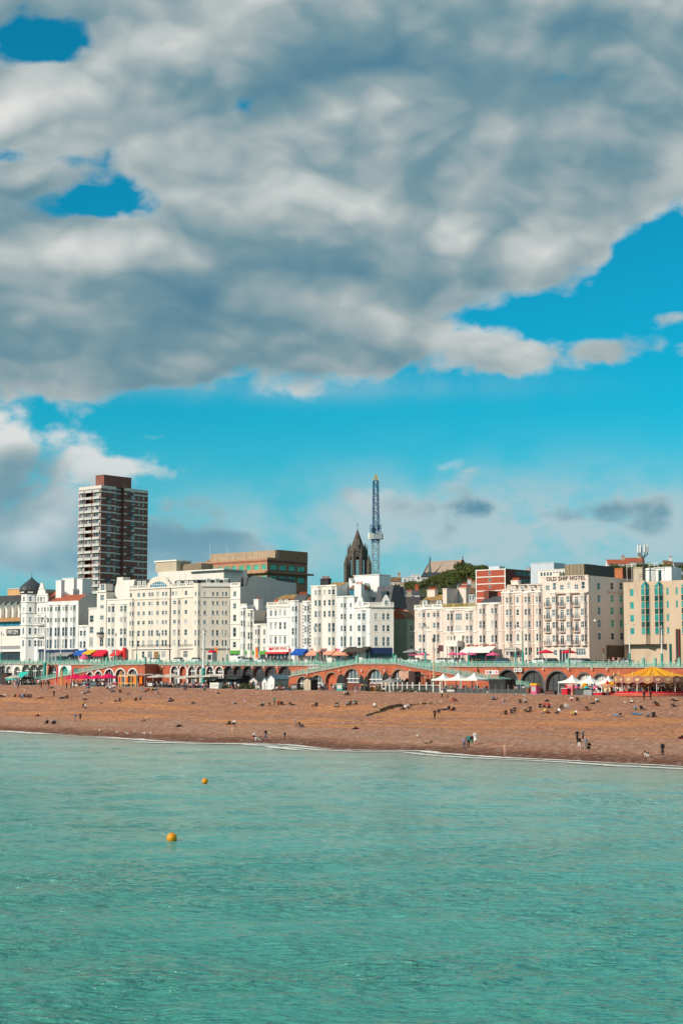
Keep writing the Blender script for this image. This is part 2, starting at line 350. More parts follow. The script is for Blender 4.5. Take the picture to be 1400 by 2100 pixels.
# shingle
ms = bpy.data.materials.new('beach_shingle'); ms.use_nodes = True; n = NB(ms.node_tree); p = ms.node_tree.nodes['Principled BSDF']
p.inputs['Roughness'].default_value = 0.9; p.inputs['Specular IOR Level'].default_value = 0.2
tcb = n.node('ShaderNodeTexCoord').outputs['Object']
fat = n.node('ShaderNodeAttribute', attribute_name='across').outputs['Fac']
long = n.v('MULTIPLY', tcb, (0.03, 0.16, 0.0))
bands = n.noise(long, 1.0, 5.0, 0.6, 0.6)
peb = n.noise(tcb, 1.6, 6.0, 0.75)
peb2 = n.noise(n.v('MULTIPLY', tcb, (0.9, 0.30, 1.0)), 2.2, 6.0, 0.85)
mask = n.smooth(n.m('ADD', bands, n.m('MULTIPLY', n.m('SUBTRACT', peb, 0.5), 0.25)), 0.42, 0.60)
midz = n.m('MULTIPLY', n.smooth(fat, 0.14, 0.32), n.smooth(fat, 0.60, 0.74, 1.0, 0.0))
sandy = n.m('MULTIPLY', mask, n.m('ADD', n.m('MULTIPLY', midz, 0.8), 0.2))
c = n.mix(sandy, (0.45, 0.205, 0.125, 1), (0.68, 0.28, 0.11, 1))
c = n.mix(n.m('MULTIPLY', n.smooth(peb2, 0.52, 0.62), 0.42), c, (0.60, 0.40, 0.30, 1))
c = n.mix(n.m('MULTIPLY', n.smooth(peb2, 0.37, 0.46, 1.0, 0.0), 0.6), c, (0.15, 0.06, 0.035, 1))
greyb = n.m('MULTIPLY', n.smooth(n.m('ADD', fat, n.m('MULTIPLY', n.m('SUBTRACT', bands, 0.5), 0.3)), 0.06, 0.16), n.smooth(n.m('ADD', fat, n.m('MULTIPLY', n.m('SUBTRACT', bands, 0.5), 0.3)), 0.16, 0.34, 1.0, 0.0))
c = n.mix(n.m('MULTIPLY', greyb, 0.45), c, (0.46, 0.30, 0.22, 1))
wet = n.smooth(n.m('ADD', fat, n.m('MULTIPLY', n.m('SUBTRACT', n.noise(n.v('MULTIPLY', tcb, (0.10, 0.4, 0.0)), 1.0, 4.0, 0.6), 0.5), 0.06)), 0.03, 0.10, 1.0, 0.0)
c = n.mix(n.m('MULTIPLY', wet, 0.88), c, (0.15, 0.055, 0.03, 1))
c = n.mix(n.m('MULTIPLY', n.m('MULTIPLY', wet, n.smooth(peb2, 0.55, 0.64)), 0.8), c, (0.48, 0.34, 0.27, 1))
wn = n.node('ShaderNodeTexWhiteNoise', noise_dimensions='2D'); n.put(wn.inputs['Vector'], n.v('FLOOR', n.v('MULTIPLY', tcb, (2.6, 1.4, 0.0))))
gr = n.m('POWER', wn.outputs['Value'], 1.6); pa = n.smooth(peb, 0.35, 0.6, 0.35, 1.0)
c = n.mix(n.m('MULTIPLY', n.m('MULTIPLY', n.smooth(gr, 0.62, 0.98), pa), n.smooth(sandy, 0.1, 0.8, 0.6, 0.2)), c, (0.60, 0.46, 0.38, 1))
c = n.mix(n.m('MULTIPLY', n.m('MULTIPLY', n.smooth(gr, 0.0, 0.16, 1.0, 0.0), pa), 0.6), c, (0.12, 0.055, 0.035, 1))
ms.node_tree.links.new(c, p.inputs['Base Color'])
bb = n.node('ShaderNodeBump'); bb.inputs['Strength'].default_value = 0.8; bb.inputs['Distance'].default_value = 0.3
ms.node_tree.links.new(n.m('ADD', peb2, n.m('MULTIPLY', peb, 1.5)), bb.inputs['Height']); ms.node_tree.links.new(bb.outputs[0], p.inputs['Normal'])
us = np.arange(-330, 190, 0.9); ds = np.arange(-185, ESP + 0.6, 0.6)
GU, GD = np.meshgrid(us, ds); Zb = beach_z(GU, GD)
me = grid_mesh('beach', GU, GD, Zb, ms, {'across': beach_f(GU, GD)})
o = struct(mk('beach', me, None, (P0.x, P0.y, 0), ROT))

# ------------------------------------------------------------------ sea
mw = bpy.data.materials.new('sea_water'); mw.use_nodes = True; n = NB(mw.node_tree); p = mw.node_tree.nodes['Principled BSDF']
p.inputs['Roughness'].default_value = 0.15; p.inputs['IOR'].default_value = 1.33; p.inputs['Specular IOR Level'].default_value = 0.5
g = n.node('ShaderNodeNewGeometry').outputs['Position']
sh = n.node('ShaderNodeAttribute', attribute_name='offshore').outputs['Fac']
big = n.noise(n.v('MULTIPLY', g, (0.02, 0.05, 0.0)), 1.0, 4.0, 0.6, 0.5)
shn = n.m('ADD', sh, n.m('MULTIPLY', n.m('SUBTRACT', big, 0.5), 28.0))
c = n.ramp(n.m('DIVIDE', shn, 160.0), [(0.0, (0.36, 0.38, 0.31)), (0.06, (0.30, 0.42, 0.36)), (0.30, (0.21, 0.44, 0.385)), (0.62, (0.085, 0.355, 0.295)), (1.0, (0.016, 0.24, 0.185))])
mw.node_tree.links.new(c, p.inputs['Base Color'])
wob = n.noise(n.v('MULTIPLY', g, (0.05, 0.08, 0.0)), 1.0, 3.0, 0.5)
wv = n.noise(n.v('MULTIPLY', g, (0.75, 2.1, 1.0)), 1.0, 4.0, 0.55, 0.25)
wv2 = n.noise(n.v('MULTIPLY', g, (0.9, 2.2, 1.0)), 3.2, 3.0, 0.55)
hgt = n.m('ADD', n.m('MULTIPLY', n.smooth(wv, 0.36, 0.72), n.smooth(wob, 0.32, 0.66, 0.4, 1.6)), n.m('MULTIPLY', n.smooth(wv2, 0.45, 0.8), 0.22))
bb = n.node('ShaderNodeBump'); bb.inputs['Strength'].default_value = 1.0; bb.inputs['Distance'].default_value = 0.21
mw.node_tree.links.new(hgt, bb.inputs['Height']); mw.node_tree.links.new(bb.outputs[0], p.inputs['Normal'])
ys = [30.0]
while ys[-1] < 345: ys.append(ys[-1] + max(0.16, min(0.9, ys[-1] ** 2 / 17000 * 0.42)))
ys = np.array(ys); tt = np.linspace(-1, 1, 560)
Y, T = np.meshgrid(ys, tt, indexing='ij'); X = T * (0.235 * Y + 8)
dx = (0.235 * Y + 8) * 2 / 560; dy = np.gradient(ys)[:, None] * np.ones_like(T)
Z = np.zeros_like(X)
for i in range(90):
    lam = 0.45 * (14 / 0.45) ** (rng.random() ** 1.25); th = rng.normal(-1.75, 0.6); amp = 0.0030 * lam ** 0.85 * rng.uniform(.5, 1.2)
    kx, ky = 2 * math.pi / lam * math.cos(th), 2 * math.pi / lam * math.sin(th)
    spac = np.maximum(dx * abs(math.cos(th)), dy * abs(math.sin(th))); att = np.clip(lam / spac / 3.5 - 0.4, 0, 1)
    ph = kx * X + ky * Y + rng.uniform(0, 6.28); s = np.sin(ph)
    Z += att * amp * (s + 0.30 * np.cos(2 * ph))
Z *= 0.75 + 1.1 * (fbm(X * .035, Y * .03, 3) + .35)
uu = (X - P0.x) * RT.x + (Y - P0.y) * RT.y; dd = (X - P0.x) * IN.x + (Y - P0.y) * IN.y
off = dshore(uu) - dd
calm = np.clip(off / 25, 0.12, 1); Z = Z * calm
me = grid_mesh('sea', X, Y, Z, mw, {'offshore': off})
struct(mk('sea', me))
# wider sheet of sea round the wave field
gx = np.linspace(-3000, 3000, 61); gy = np.linspace(-3000, 420, 41); X2, Y2 = np.meshgrid(gx, gy)
off2 = dshore((X2 - P0.x) * RT.x + (Y2 - P0.y) * RT.y) - ((X2 - P0.x) * IN.x + (Y2 - P0.y) * IN.y)
struct(mk('outer_sea', grid_mesh('outer_sea', X2, Y2, np.full_like(X2, -0.6), mw, {'offshore': np.maximum(off2, 0)})))

# foam along the water's edge: broken thin sheets
mf = bpy.data.materials.new('sea_foam'); mf.use_nodes = True; n = NB(mf.node_tree); p = mf.node_tree.nodes['Principled BSDF']
g = n.node('ShaderNodeNewGeometry').outputs['Position']; p.inputs['Base Color'].default_value = (0.80, 0.78, 0.72, 1); p.inputs['Roughness'].default_value = 0.8
av = n.node('ShaderNodeAttribute', attribute_name='edge').outputs['Fac']
nz = n.noise(n.v('MULTIPLY', g, (1.0, 1.0, 0.0)), 0.75, 6.0, 0.72, 0.5)
mf.node_tree.links.new(n.smooth(n.m('SUBTRACT', nz, av), -0.05, 0.10), p.inputs['Alpha'])
def foam(u0, u1, doff, width, wob, seed):
    u = np.arange(u0, u1, 0.5); v = np.linspace(0, 1, 9); UU, VV = np.meshgrid(u, v)
    wid = width * np.clip(0.30 + 3.0 * (fbm(UU * .05 + seed, UU * 0 + seed, 5) + .13), 0.10, 2.8)
    DD = dshore(UU) - doff + 1.6 * wob * fbm(UU * .05 + seed * 3, UU * 0 + 2, 4) - wid * (VV - .3)
    tap = np.clip(np.minimum(UU - u0, u1 - UU) / 6, 0, 1)
    ed = 0.30 + 0.5 * np.abs(VV * 2 - 0.75) ** 2.2 - 0.16 * tap + .16
    ZZ = np.maximum(beach_z(UU, DD) + 0.012, 0.03) + 0.05
    return stuff(mk('foam', grid_mesh('foam', UU, DD, ZZ, mf, {'edge': ed}), None, (P0.x, P0.y, 0), ROT), 'white foam line of a small wave breaking on the shingle', 'foam')
foam(-150, 150, 0.3, 2.6, 1.5, 1.3); foam(-5, 120, 3.5, 2.2, 3.0, 5.1); foam(-22, 24, 4.6, 3.6, 4.0, 9.7); foam(-110, -30, 2.4, 1.6, 2.4, 3.3)

# ------------------------------------------------------------------ esplanade, promenade, road, town ground
def slab(name, u0, u1, d0, d1, zf, mt, thick=0.5, seg=1):
    b = MB(); us = [u0 + (u1 - u0) * i / seg for i in range(seg + 1)]
    for a, c in zip(us[:-1], us[1:]):
        za, zc = zf(a), zf(c)
        b.face([(a, d0, za), (c, d0, zc), (c, d1, zc), (a, d1, za)], mt)
        b.face([(a, d0, za - thick), (c, d0, zc - thick), (c, d0, zc), (a, d0, za)], mt)
    return struct(b.obj(name, None, False, (P0.x, P0.y, 0), ROT))
UL, UR = -420.0, 260.0
slab('lower_esplanade', UL, UR, ESP, 2.0, lambda u: zlow(u) + 0.05, PAVE, 0.6)
slab('promenade', UL, UR, 0.2, 10.0, zprom, PAVE, 0.4)
slab('kerb', UL, UR, 10.0, 10.35, lambda u: zroad(u) + .06, CONC, 0.7)
slab('road', UL, UR, 10.35, 25.0, lambda u: zroad(u) - .06, ASPH, 0.2)
slab('pavement', UL, UR, 25.0, 60.0, lambda u: zroad(u) + .06, PAVE, 0.2)
b = MB()
for u in range(int(UL), int(UR), 6): b.face([(u, 17.6, zroad(u) - .056), (u + 3, 17.6, zroad(u + 3) - .056), (u + 3, 17.75, zroad(u + 3) - .056), (u, 17.75, zroad(u) - .056)], WHITEM)
struct(b.obj('road_marking', None, False, (P0.x, P0.y, 0), ROT))
# hill behind the town
_hx = np.array([(p - 700) / FPX * 850 for p in (-400, 300, 500, 640, 760, 850, 900, 950, 1000, 1150, 1300, 1400, 1700, 2300)]); _hz = np.array([20, 26, 34, 42, 49, 54, 57, 59.5, 60, 60, 61, 60, 52, 30.])
def hill_z(x, y):
    t = np.clip((np.asarray(y, float) - 520) / 330, 0, 1); t = t * t * (3 - 2 * t); back = np.clip(1 - (np.asarray(y, float) - 880) / 1500, .35, 1)
    return 12.2 + (np.interp(x, _hx, _hz) - 12.2) * t * back + 3.0 * fbm(np.asarray(x) * .03, np.asarray(y) * .02, 3) * t
x = np.linspace(-1200, 1200, 201); y = np.concatenate([np.linspace(360, 1300, 130), np.linspace(1400, 9000, 20)]); X, Y = np.meshgrid(x, y)
dd = (X - P0.x) * IN.x + (Y - P0.y) * IN.y
Zh = hill_z(X, Y); Zh = np.where(dd < 58, -3.0, Zh)
TOWN = mat('town_ground', (0.055, 0.07, 0.03), 0.95, 0.5, 0.03)
struct(mk('town_hill', grid_mesh('town_hill', X, Y, Zh, TOWN)))
# ------------------------------------------------------------------ building kit
_win = {}; _pane = {}
def window_mesh(w, h, style, fm):
    key = (round(w, 2), round(h, 2), style, fm.name)
    if key not in _win:
        b = MB(); t = min(0.075, w * .11); y0, y1 = 0.05, 0.15
        b.box(0, y0, 0, t, y1, h, fm); b.box(w - t, y0, 0, w, y1, h, fm); b.box(t, y0, 0, w - t, y1, t, fm); b.box(t, y0, h - t, w - t, y1, h, fm)
        if style in ('sash', 'cross'): b.box(t, y0 + .01, h * .5 - .035, w - t, y1 - .01, h * .5 + .035, fm)
        if style in ('case', 'cross', 'door'): b.box(w * .5 - .035, y0 + .005, t, w * .5 + .035, y1 - .005, h - t, fm)
        if style == 'door': b.box(t, y0 + .015, h * .76, w - t, y1 - .015, h * .76 + .09, fm)
        if style == 'grid':
            for i in range(1, 4): b.box(w * i / 4 - .04, y0 + .005, t, w * i / 4 + .04, y1 - .005, h - t, fm)
            b.box(t, y0 + .01, h * .6, w - t, y1 - .01, h * .6 + .08, fm)
        if style != 'plain' and style != 'strip': b.box(-.07, -.10, -.12, w + .07, y0, 0, fm)
        _win[key] = b.mesh('window')
    return _win[key]
def pane_mesh(w, h, gm):
    key = (round(w, 2), round(h, 2), gm.name)
    if key not in _pane:
        b = MB(); b.face([(0.02, .11, .02), (w - .02, .11, .02), (w - .02, .11, h - .02), (0.02, .11, h - .02)], gm); _pane[key] = b.mesh('pane')
    return _pane[key]
MIXP = [P_DARK] * 3 + [P_MID] * 5 + [P_PALE] * 2
def strip(mb, a, b, z0, z1, holes, m, rev=0.2):
    a = Vector(a); b = Vector(b); L = (b - a).length; e = (b - a) / L; o = Vector((-e.y, e.x))
    ss = sorted({0.0, L, *[round(x, 3) for h in holes for x in h[:2]]}); zs = sorted({z0, z1, *[round(x, 3) for h in holes for x in h[2:4]]})
    pt = lambda s, z, y=0: (a.x + e.x * s + o.x * y, a.y + e.y * s + o.y * y, z)
    for s0, s1 in zip(ss[:-1], ss[1:]):
        run = None
        for q0, q1 in zip(zs[:-1], zs[1:]):
            cs, cz = (s0 + s1) / 2, (q0 + q1) / 2
            inside = any(h[0] < cs < h[1] and h[2] < cz < h[3] for h in holes)
            if inside:
                if run is not None: mb.face([pt(s0, run), pt(s1, run), pt(s1, q0), pt(s0, q0)], m); run = None
            elif run is None: run = q0
        if run is not None: mb.face([pt(s0, run), pt(s1, run), pt(s1, z1), pt(s0, z1)], m)
    for h in holes:
        s0, s1, q0, q1 = h[:4]
        mb.face([pt(s0, q0), pt(s0, q1), pt(s0, q1, rev), pt(s0, q0, rev)], m); mb.face([pt(s1, q1), pt(s1, q0), pt(s1, q0, rev), pt(s1, q1, rev)], m)
        mb.face([pt(s0, q1), pt(s1, q1), pt(s1, q1, rev), pt(s0, q1, rev)], m); mb.face([pt(s1, q0), pt(s0, q0), pt(s0, q0, rev), pt(s1, q0, rev)], m)

class Bld:
    def __init__(s, name, label, x0, x1, d=32.0, d1=None, cat='building', zb=None, group=None, ab=None):
        s.d = d
        s.A = hit(x0, d); s.Bp = hit(x1, d if d1 is None else d1)
        if ab: s.A, s.Bp = Vector(ab[0]), Vector(ab[1])
        s.zb = zroad(UD(s.A)[0]) - 0.8 if zb is None else zb
        e = s.Bp - s.A; s.w = e.length; s.th = math.atan2(e.y, e.x)
        s.root = empty(name, (s.A.x, s.A.y, s.zb), s.th, label, cat, group)
        s.xm = (x0 + x1) / 2; s.wall = MB(); s.extra = {}
    def l(s, p):                                    # world xy -> local
        q = Vector((p[0], p[1])) - s.A; c, n = math.cos(-s.th), math.sin(-s.th); return Vector((q.x * c - q.y * n, q.x * n + q.y * c))
    def wd(s, x, y=0):                              # local -> world
        c, n = math.cos(s.th), math.sin(s.th); return Vector((s.A.x + x * c - y * n, s.A.y + x * n + y * c))
    def sx(s, px, a=None, b=None, y=0.0, py=1290):  # distance along line a-b (local) where a bearing crosses it
        a = Vector(a) if a is not None else Vector((0, y)); b = Vector(b) if b is not None else Vector((s.w, y))
        wa, wb = s.wd(*a), s.wd(*b); r = ray(px, py); e = (wb - wa).normalized()
        den = r.x * -e.y - r.y * -e.x
        # solve wa + e*t = r*k
        det = e.x * -r.y + e.y * r.x
        t = (-wa.x * -r.y - wa.y * r.x) / det
        return t
    def z(s, py, px=None, y=0.0, x=None):
        px = s.xm if px is None else px
        if x is None: x = s.sx(px, y=y)
        return Zat(px, py, s.wd(x, y)) - s.zb
    def window(s, a, b, s0, z0, w, h, style='sash', gm=None, fm=None, parent=None):
        a = Vector(a); b = Vector(b); e = (b - a).normalized()
        w = max(0.35, round(w / .05) * .05); h = round(h / .05) * .05
        o = mk('window', window_mesh(w, h, style, fm or FRAME), parent or s.root, (a.x + e.x * s0, a.y + e.y * s0, z0), math.atan2(e.y, e.x))
        g = gm or random.choice(MIXP)
        mk('pane', pane_mesh(w, h, g), o)
        return (s0, s0 + w, z0, z0 + h)
    def facade(s, a, b, z0, z1, m, rows=(), cols=(), wins=(), style='sash', gm=None, fm=None, xr=None, mb=None):
        """rows: (top, bottom) photo rows read at column xr; cols: (centre, width[, rows used])"""
        mb = mb or s.wall; a = Vector(a); b = Vector(b); L = (b - a).length; holes = []
        xr = s.xm if xr is None else xr
        pr = s.wd(*(a + (b - a) * (s.sx(xr, a, b) / L)))
        for c in cols:
            cx, cw = c[0], c[1]; use = c[2] if len(c) > 2 and c[2] is not None else range(len(rows)); st = c[3] if len(c) > 3 else style
            s0, s1 = s.sx(cx - cw / 2, a, b), s.sx(cx + cw / 2, a, b)
            if s0 < .05 or s1 > L - .05: continue
            for i in use:
                zt, zl_ = Zat(xr, rows[i][0], pr) - s.zb, Zat(xr, rows[i][1], pr) - s.zb
                if zt > z1 - .05: continue
                holes.append(s.window(a, b, s0, zl_, s1 - s0, zt - zl_, st, gm, fm))
        for (s0, zq, w, h, st, g2) in wins: holes.append(s.window(a, b, s0, zq, w, h, st, g2, fm))
        strip(mb, a, b, z0, z1, holes, m)
        return holes
    def bay(s, x0, x1, top, rows, use=None, bot=None, p=0.75, m=None, frac=0.5, gm=None, style='sash', y=0.0, xr=None, capm=None, ww=0.66, cant=True):
        m = m or CREAM; xm = x0 + (x1 - x0) * frac; xr = s.xm if xr is None else xr
        f0, f1, sb = s.sx(x0, y=y - p), s.sx(xm, y=y - p), s.sx(x1, y=y); c = max(.25, sb - f1); sa = f0 - c
        z1 = s.z(top, x0, y); z0 = 0.0 if bot is None else s.z(bot, x0, y)
        pts = [Vector((sa, y)), Vector((f0, y - p)), Vector((f1, y - p)), Vector((sb, y))]; b = MB()
        for k, (q0, q1) in enumerate(zip(pts[:-1], pts[1:])):
            L = (q1 - q0).length; holes = []
            for i in (range(len(rows)) if use is None else use):
                zt, zl_ = s.z(rows[i][0], xr, y), s.z(rows[i][1], xr, y)
                if zt > z1 - .1 or zl_ < z0 + .1: continue
                w = L * ww
                if k == 0: w = min(w, 0.8)
                if w > .3: holes.append(s.window(q0, q1, (L - round(w / .05) * .05) / 2, zl_, w, zt - zl_, style, gm))
            strip(b, q0, q1, z0, z1, holes, m)
        b.face([(q.x, q.y, z1) for q in pts], capm or TRIM); b.face([(q.x, q.y, z0) for q in reversed(pts)], m)
        bp = [Vector((sa - .12, y)), Vector((f0 - .08, y - p - .15)), Vector((f1 + .08, y - p - .15)), Vector((sb + .12, y))]
        b.prism([(q.x, q.y) for q in bp], z1 + .002, z1 + .28, capm or TRIM)
        return b.obj('bay', s.root)
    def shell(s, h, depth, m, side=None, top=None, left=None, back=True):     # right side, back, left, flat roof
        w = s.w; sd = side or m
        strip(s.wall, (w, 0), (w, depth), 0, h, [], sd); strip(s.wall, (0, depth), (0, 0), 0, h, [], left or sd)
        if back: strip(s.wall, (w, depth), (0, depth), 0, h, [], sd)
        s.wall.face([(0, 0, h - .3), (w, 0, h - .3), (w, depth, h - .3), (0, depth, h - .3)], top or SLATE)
    def band(s, z, h=.25, p=.16, m=None, x0=None, x1=None, name='cornice', y=0.0):
        b = MB(); b.box(-.06 if x0 is None else x0, y - p, z, (s.w + .06) if x1 is None else x1, y - .001, z + h, m or TRIM); return b.obj(name, s.root)
    def balustrade(s, z, h=.9, x0=None, x1=None, m=None, y=0.0, blank=False):
        b = MB(); m = m or TRIM; x0 = 0 if x0 is None else x0; x1 = s.w if x1 is None else x1
        b.box(x0, y - .12, z, x1, y + .12, z + .16, m); b.box(x0, y - .14, z + h - .15, x1, y + .14, z + h, m)
        n = max(1, int((x1 - x0) / 3)); 
        for i in range(n + 1):
            c = x0 + (x1 - x0) * i / n; c = min(max(c, x0 + .25), x1 - .25); b.box(c - .25, y - .13, z + .16, c + .25, y + .13, z + h - .15, m)
        k = int((x1 - x0) / .32)
        for i in range(k):
            c = x0 + (i + .5) * (x1 - x0) / k; b.box(c - .07, y - .06, z + .16, c + .07, y + .06, z + h - .15, m, 'tb')
        return b.obj('balustrade', s.root)
    def mansard(s, z, h, x0, x1, y0, y1, m, inset=.9, top=None, endin=0.0):
        b = MB(); P_ = [(x0, y0, z), (x1, y0, z), (x1, y1, z), (x0, y1, z)]; Q_ = [(x0 + endin, y0 + inset, z + h), (x1 - endin, y0 + inset, z + h), (x1 - endin, y1 - inset, z + h), (x0 + endin, y1 - inset, z + h)]
        for i in range(4): j = (i + 1) % 4; b.face([P_[i], P_[j], Q_[j], Q_[i]], m)
        b.face(Q_, top or m); return b.obj('roof', s.root)
    def dormer(s, x, z, w, h, y0, depth=1.6, m=None, roof=None):
        b = MB(); m = m or TRIM; strip(b, (x, y0), (x + w, y0), z, z + h, [(w * .18, w * .82, z + .18, z + h - .18)], m, .1)
        b.box(x, y0 + .12, z, x + w, y0 + depth, z + h, m, 'f'); b.box(x - .1, y0 - .12, z + h, x + w + .1, y0 + depth, z + h + .14, roof or SLATE)
        s.window((x, y0), (x + w, y0), w * .18, z + .18, w * .64, h - .36, 'cross')
        return b.obj('dormer', s.root)
    def chimney(s, x0, x1, y0, y1, z0, z1, m, pots=5, pm=None, cap=True):
        b = MB(); b.box(x0, y0, z0, x1, y1, z1, m)
        if cap: b.box(x0 - .1, y0 - .1, z1 + .002, x1 + .1, y1 + .1, z1 + .25, m)
        o = b.obj('chimney', s.root)
        if pots:
            pb = MB(); pb.lathe([(.15, 0), (.17, .1), (.13, .2), (.12, .62), (.15, .7), (.0, .7)], pm or TERRA, 8); me = pb.mesh('chimney_pot')
            for i in range(pots):
                t = (i + .5) / pots; lw, ld = x1 - x0, y1 - y0
                xx, yy = (x0 + lw * t, (y0 + y1) / 2) if lw > ld else ((x0 + x1) / 2, y0 + ld * t)
                mk('chimney_pot', me, o, (xx, yy, z1 + .25))
        return o
    def gable(s, z, rise, x0, x1, y0, y1, m, wallm, ridge='x', over=.3):
        b = MB()
        if ridge == 'x':
            ym = (y0 + y1) / 2
            b.face([(x0, y0 - over, z - over * rise / (ym - y0)), (x1, y0 - over, z - over * rise / (ym - y0)), (x1, ym, z + rise), (x0, ym, z + rise)], m); b.face([(x1, y1 + over, z), (x0, y1 + over, z), (x0, ym, z + rise), (x1, ym, z + rise)], m)
            for xx, sg in ((x0 + .05, 0), (x1 - .05, 1)): b.face([(xx, y0, z), (xx, y1, z), (xx, ym, z + rise - .05)] if sg else [(xx, y1, z), (xx, y0, z), (xx, ym, z + rise - .05)], wallm)
        else:
            xm = (x0 + x1) / 2
            b.face([(x0, y0, z), (xm, y0, z + rise), (xm, y1, z + rise), (x0, y1, z)][::-1], m); b.face([(x1, y0, z), (x1, y1, z), (xm, y1, z + rise), (xm, y0, z + rise)], m)
            b.face([(x0, y0 + .05, z), (x1, y0 + .05, z), (xm, y0 + .05, z + rise - .05)], wallm)
        return b.obj('roof', s.root)
    def shopfront(s, x0, x1, zt, fascia=None, fh=.9, glass=None, y=0.0, pil=None, n=None, zb=.9):
        """recessed-looking glazed front: stall riser, mullions, panes and a fascia board"""
        b = MB(); w = x1 - x0; n = n or max(2, int(w / 1.6)); f = fascia or WHITEM
        b.box(x0, y - .22, zt - fh, x1, y - .002, zt, f); o = b.obj('shop_fascia', s.root)
        g = MB(); g.box(x0 + .1, y - .06, zb, x1 - .1, y - .003, zt - fh, glass or P_DARK); g.obj('shop_glazing', s.root)
        k = MB()
        for i in range(n + 1):
            c = x0 + .1 + (w - .2) * i / n; k.box(c - .07, y - .14, zb, c + .07, y - .061, zt - fh, pil or FRAME)
        k.box(x0, y - .16, 0, x1, y - .004, zb, pil or FRAME)
        k.obj('shop_frame', s.root); return o
    def awning(s, x0, x1, z, drop, out, m, y=0.0, m2=None, stripes=0, valance=.35):
        b = MB(); n = max(1, stripes)
        for i in range(n):
            a0, a1 = x0 + (x1 - x0) * i / n, x0 + (x1 - x0) * (i + 1) / n; mm = m if (i % 2 == 0 or not m2) else m2
            b.face([(a0, y - out, z - drop), (a1, y - out, z - drop), (a1, y - .03, z), (a0, y - .03, z)], mm); b.face([(a0, y - out, z - drop - valance), (a1, y - out, z - drop - valance), (a1, y - out, z - drop), (a0, y - out, z - drop)], mm)
        b.face([(x0, y - .03, z), (x0, y - .03, z - drop), (x0, y - out, z - drop)], m); b.face([(x1, y - .03, z), (x1, y - out, z - drop), (x1, y - .03, z - drop)], m)
        return b.obj('awning', s.root)
    def text(s, body, x, z, size, m, y=-.26, spread=1.0, ext=.04, align='CENTER', sx=1.0):
        return lettering(body, s.root, (x, y, z), size, m, spread, ext, align, sx)
    def done(s, name='wall'): return s.wall.obj(name, s.root)
_fonts = None
def lettering(body, parent, loc, size, m, spread=1.0, ext=.04, align='CENTER', sx=1.0, rot=(math.pi / 2, 0, 0), off=0.0):
    cu = bpy.data.curves.new('lettering', 'FONT'); cu.body = body; cu.size = size; cu.extrude = ext; cu.align_x = align; cu.align_y = 'BOTTOM_BASELINE' if False else 'BOTTOM'
    cu.space_character = spread; cu.offset = off; cu.resolution_u = 2
    tmp = bpy.data.objects.new('tmp', cu); C.objects.link(tmp); dg = bpy.context.evaluated_depsgraph_get()
    me = bpy.data.meshes.new_from_object(tmp.evaluated_get(dg)); bpy.data.objects.remove(tmp); me.materials.clear(); me.materials.append(m)
    o = mk('lettering', me, parent, loc); o.rotation_euler = rot; o.scale = (sx, 1, 1); return o
# ------------------------------------------------------------------ buildings along the front, left to right
# nightclub with folded panels
b = Bld('nightclub', 'cream windowless nightclub with a sawtooth folded front and dark flat roof', -60, 47); zt = b.z(1236); w = b.w
X = lambda px: b.sx(px)
zg = b.z(1337); z1 = b.z(1286); z2 = b.z(1276); z3 = b.z(1268); z4 = b.z(1238); z5 = b.z(1221, 20)
strip(b.wall, (0, 0), (w, 0), zg, z1, [], CREAM2); strip(b.wall, (w, 0), (w, 20), 0, z5, [], GREYW); strip(b.wall, (0, 20), (0, 0), 0, z5, [], GREYW); strip(b.wall, (0, .6), (w, .6), z1, z5, [], CHAR)
b.wall.face([(0, .6, z5), (w, .6, z5), (w, 20, z5), (0, 20, z5)], CHAR); b.wall.box(0, .4, 0, w, .7, zg, CHAR)
b.wall.box(0, -.1, z1, w, .6, z1 + .15, WHITEM)
b.done()
k = MB(); k.box(0, -.35, b.z(1332), w - .1, -.003, b.z(1325), GREYC); k.obj('shop_canopy', b.root)
k = MB(); k.box(0, -.45, zg, w - .1, -.002, b.z(1332) - .01, WHITEM); k.obj('shop_fascia', b.root)
for i in range(6):
    x0 = w * i / 6; g = MB(); g.box(x0 + .08, .1, z1 + .15, x0 + w / 6 - .08, .3, z2, P_BLUE); g.obj('pane', b.root)
k = MB(); k.box(0, -1.3, z2 + .02, w, .6, z3, mat('timber_soffit', (.45, .25, .11), .8)); k.obj('soffit', b.root)
for i in range(8):                                               # folded fins
    xa, xb = X(-54 + i * 12.6), X(-54 + i * 12.6 + 12.4); k = MB()
    p = [(xa, .3, z3), (xb, -1.3, z3), (xb, .3, z4 + .6), (xa, .3, z4 - .6)]
    k.face([p[0], p[1], (xb, -1.25, z3 + (z4 - z3) * .55), p[3]], CREAM2); k.face([p[3], (xb, -1.25, z3 + (z4 - z3) * .55), p[2]], mat('grey_green_panel', (.16, .20, .18), .7)); k.face([p[1], (xb, .3, z3), p[2], (xb, -1.25, z3 + (z4 - z3) * .55)], CREAM2)
    k.obj('folded_panel', b.root)
k = MB(); k.box(X(15), -.2, b.z(1304), X(42), -.004, b.z(1291), CHAR); k.obj('sign_board', b.root)
b.text('PRYZM', (X(15) + X(42)) / 2 - .1, b.z(1303.2), 1.75, WHITEM, -.22, .92)
b.shopfront(X(3), X(46), zg - .05, CHAR, .5, P_DARK, .42, CHAR, 6)
# tan roof block behind
b = Bld('office_block', 'orange tan flat office block showing behind the nightclub roof', 14, 60, 60); h = b.z(1208); strip(b.wall, (0, 0), (b.w, 0), 0, h, [], mat('orange_tan_render', (.62, .36, .17), .8)); b.shell(h, 12, TAN)
b.band(h, .3, .2, GREYW); b.wall.box(b.sx(40), 2, h, b.sx(52), 6, b.z(1200), WHITE); b.done()

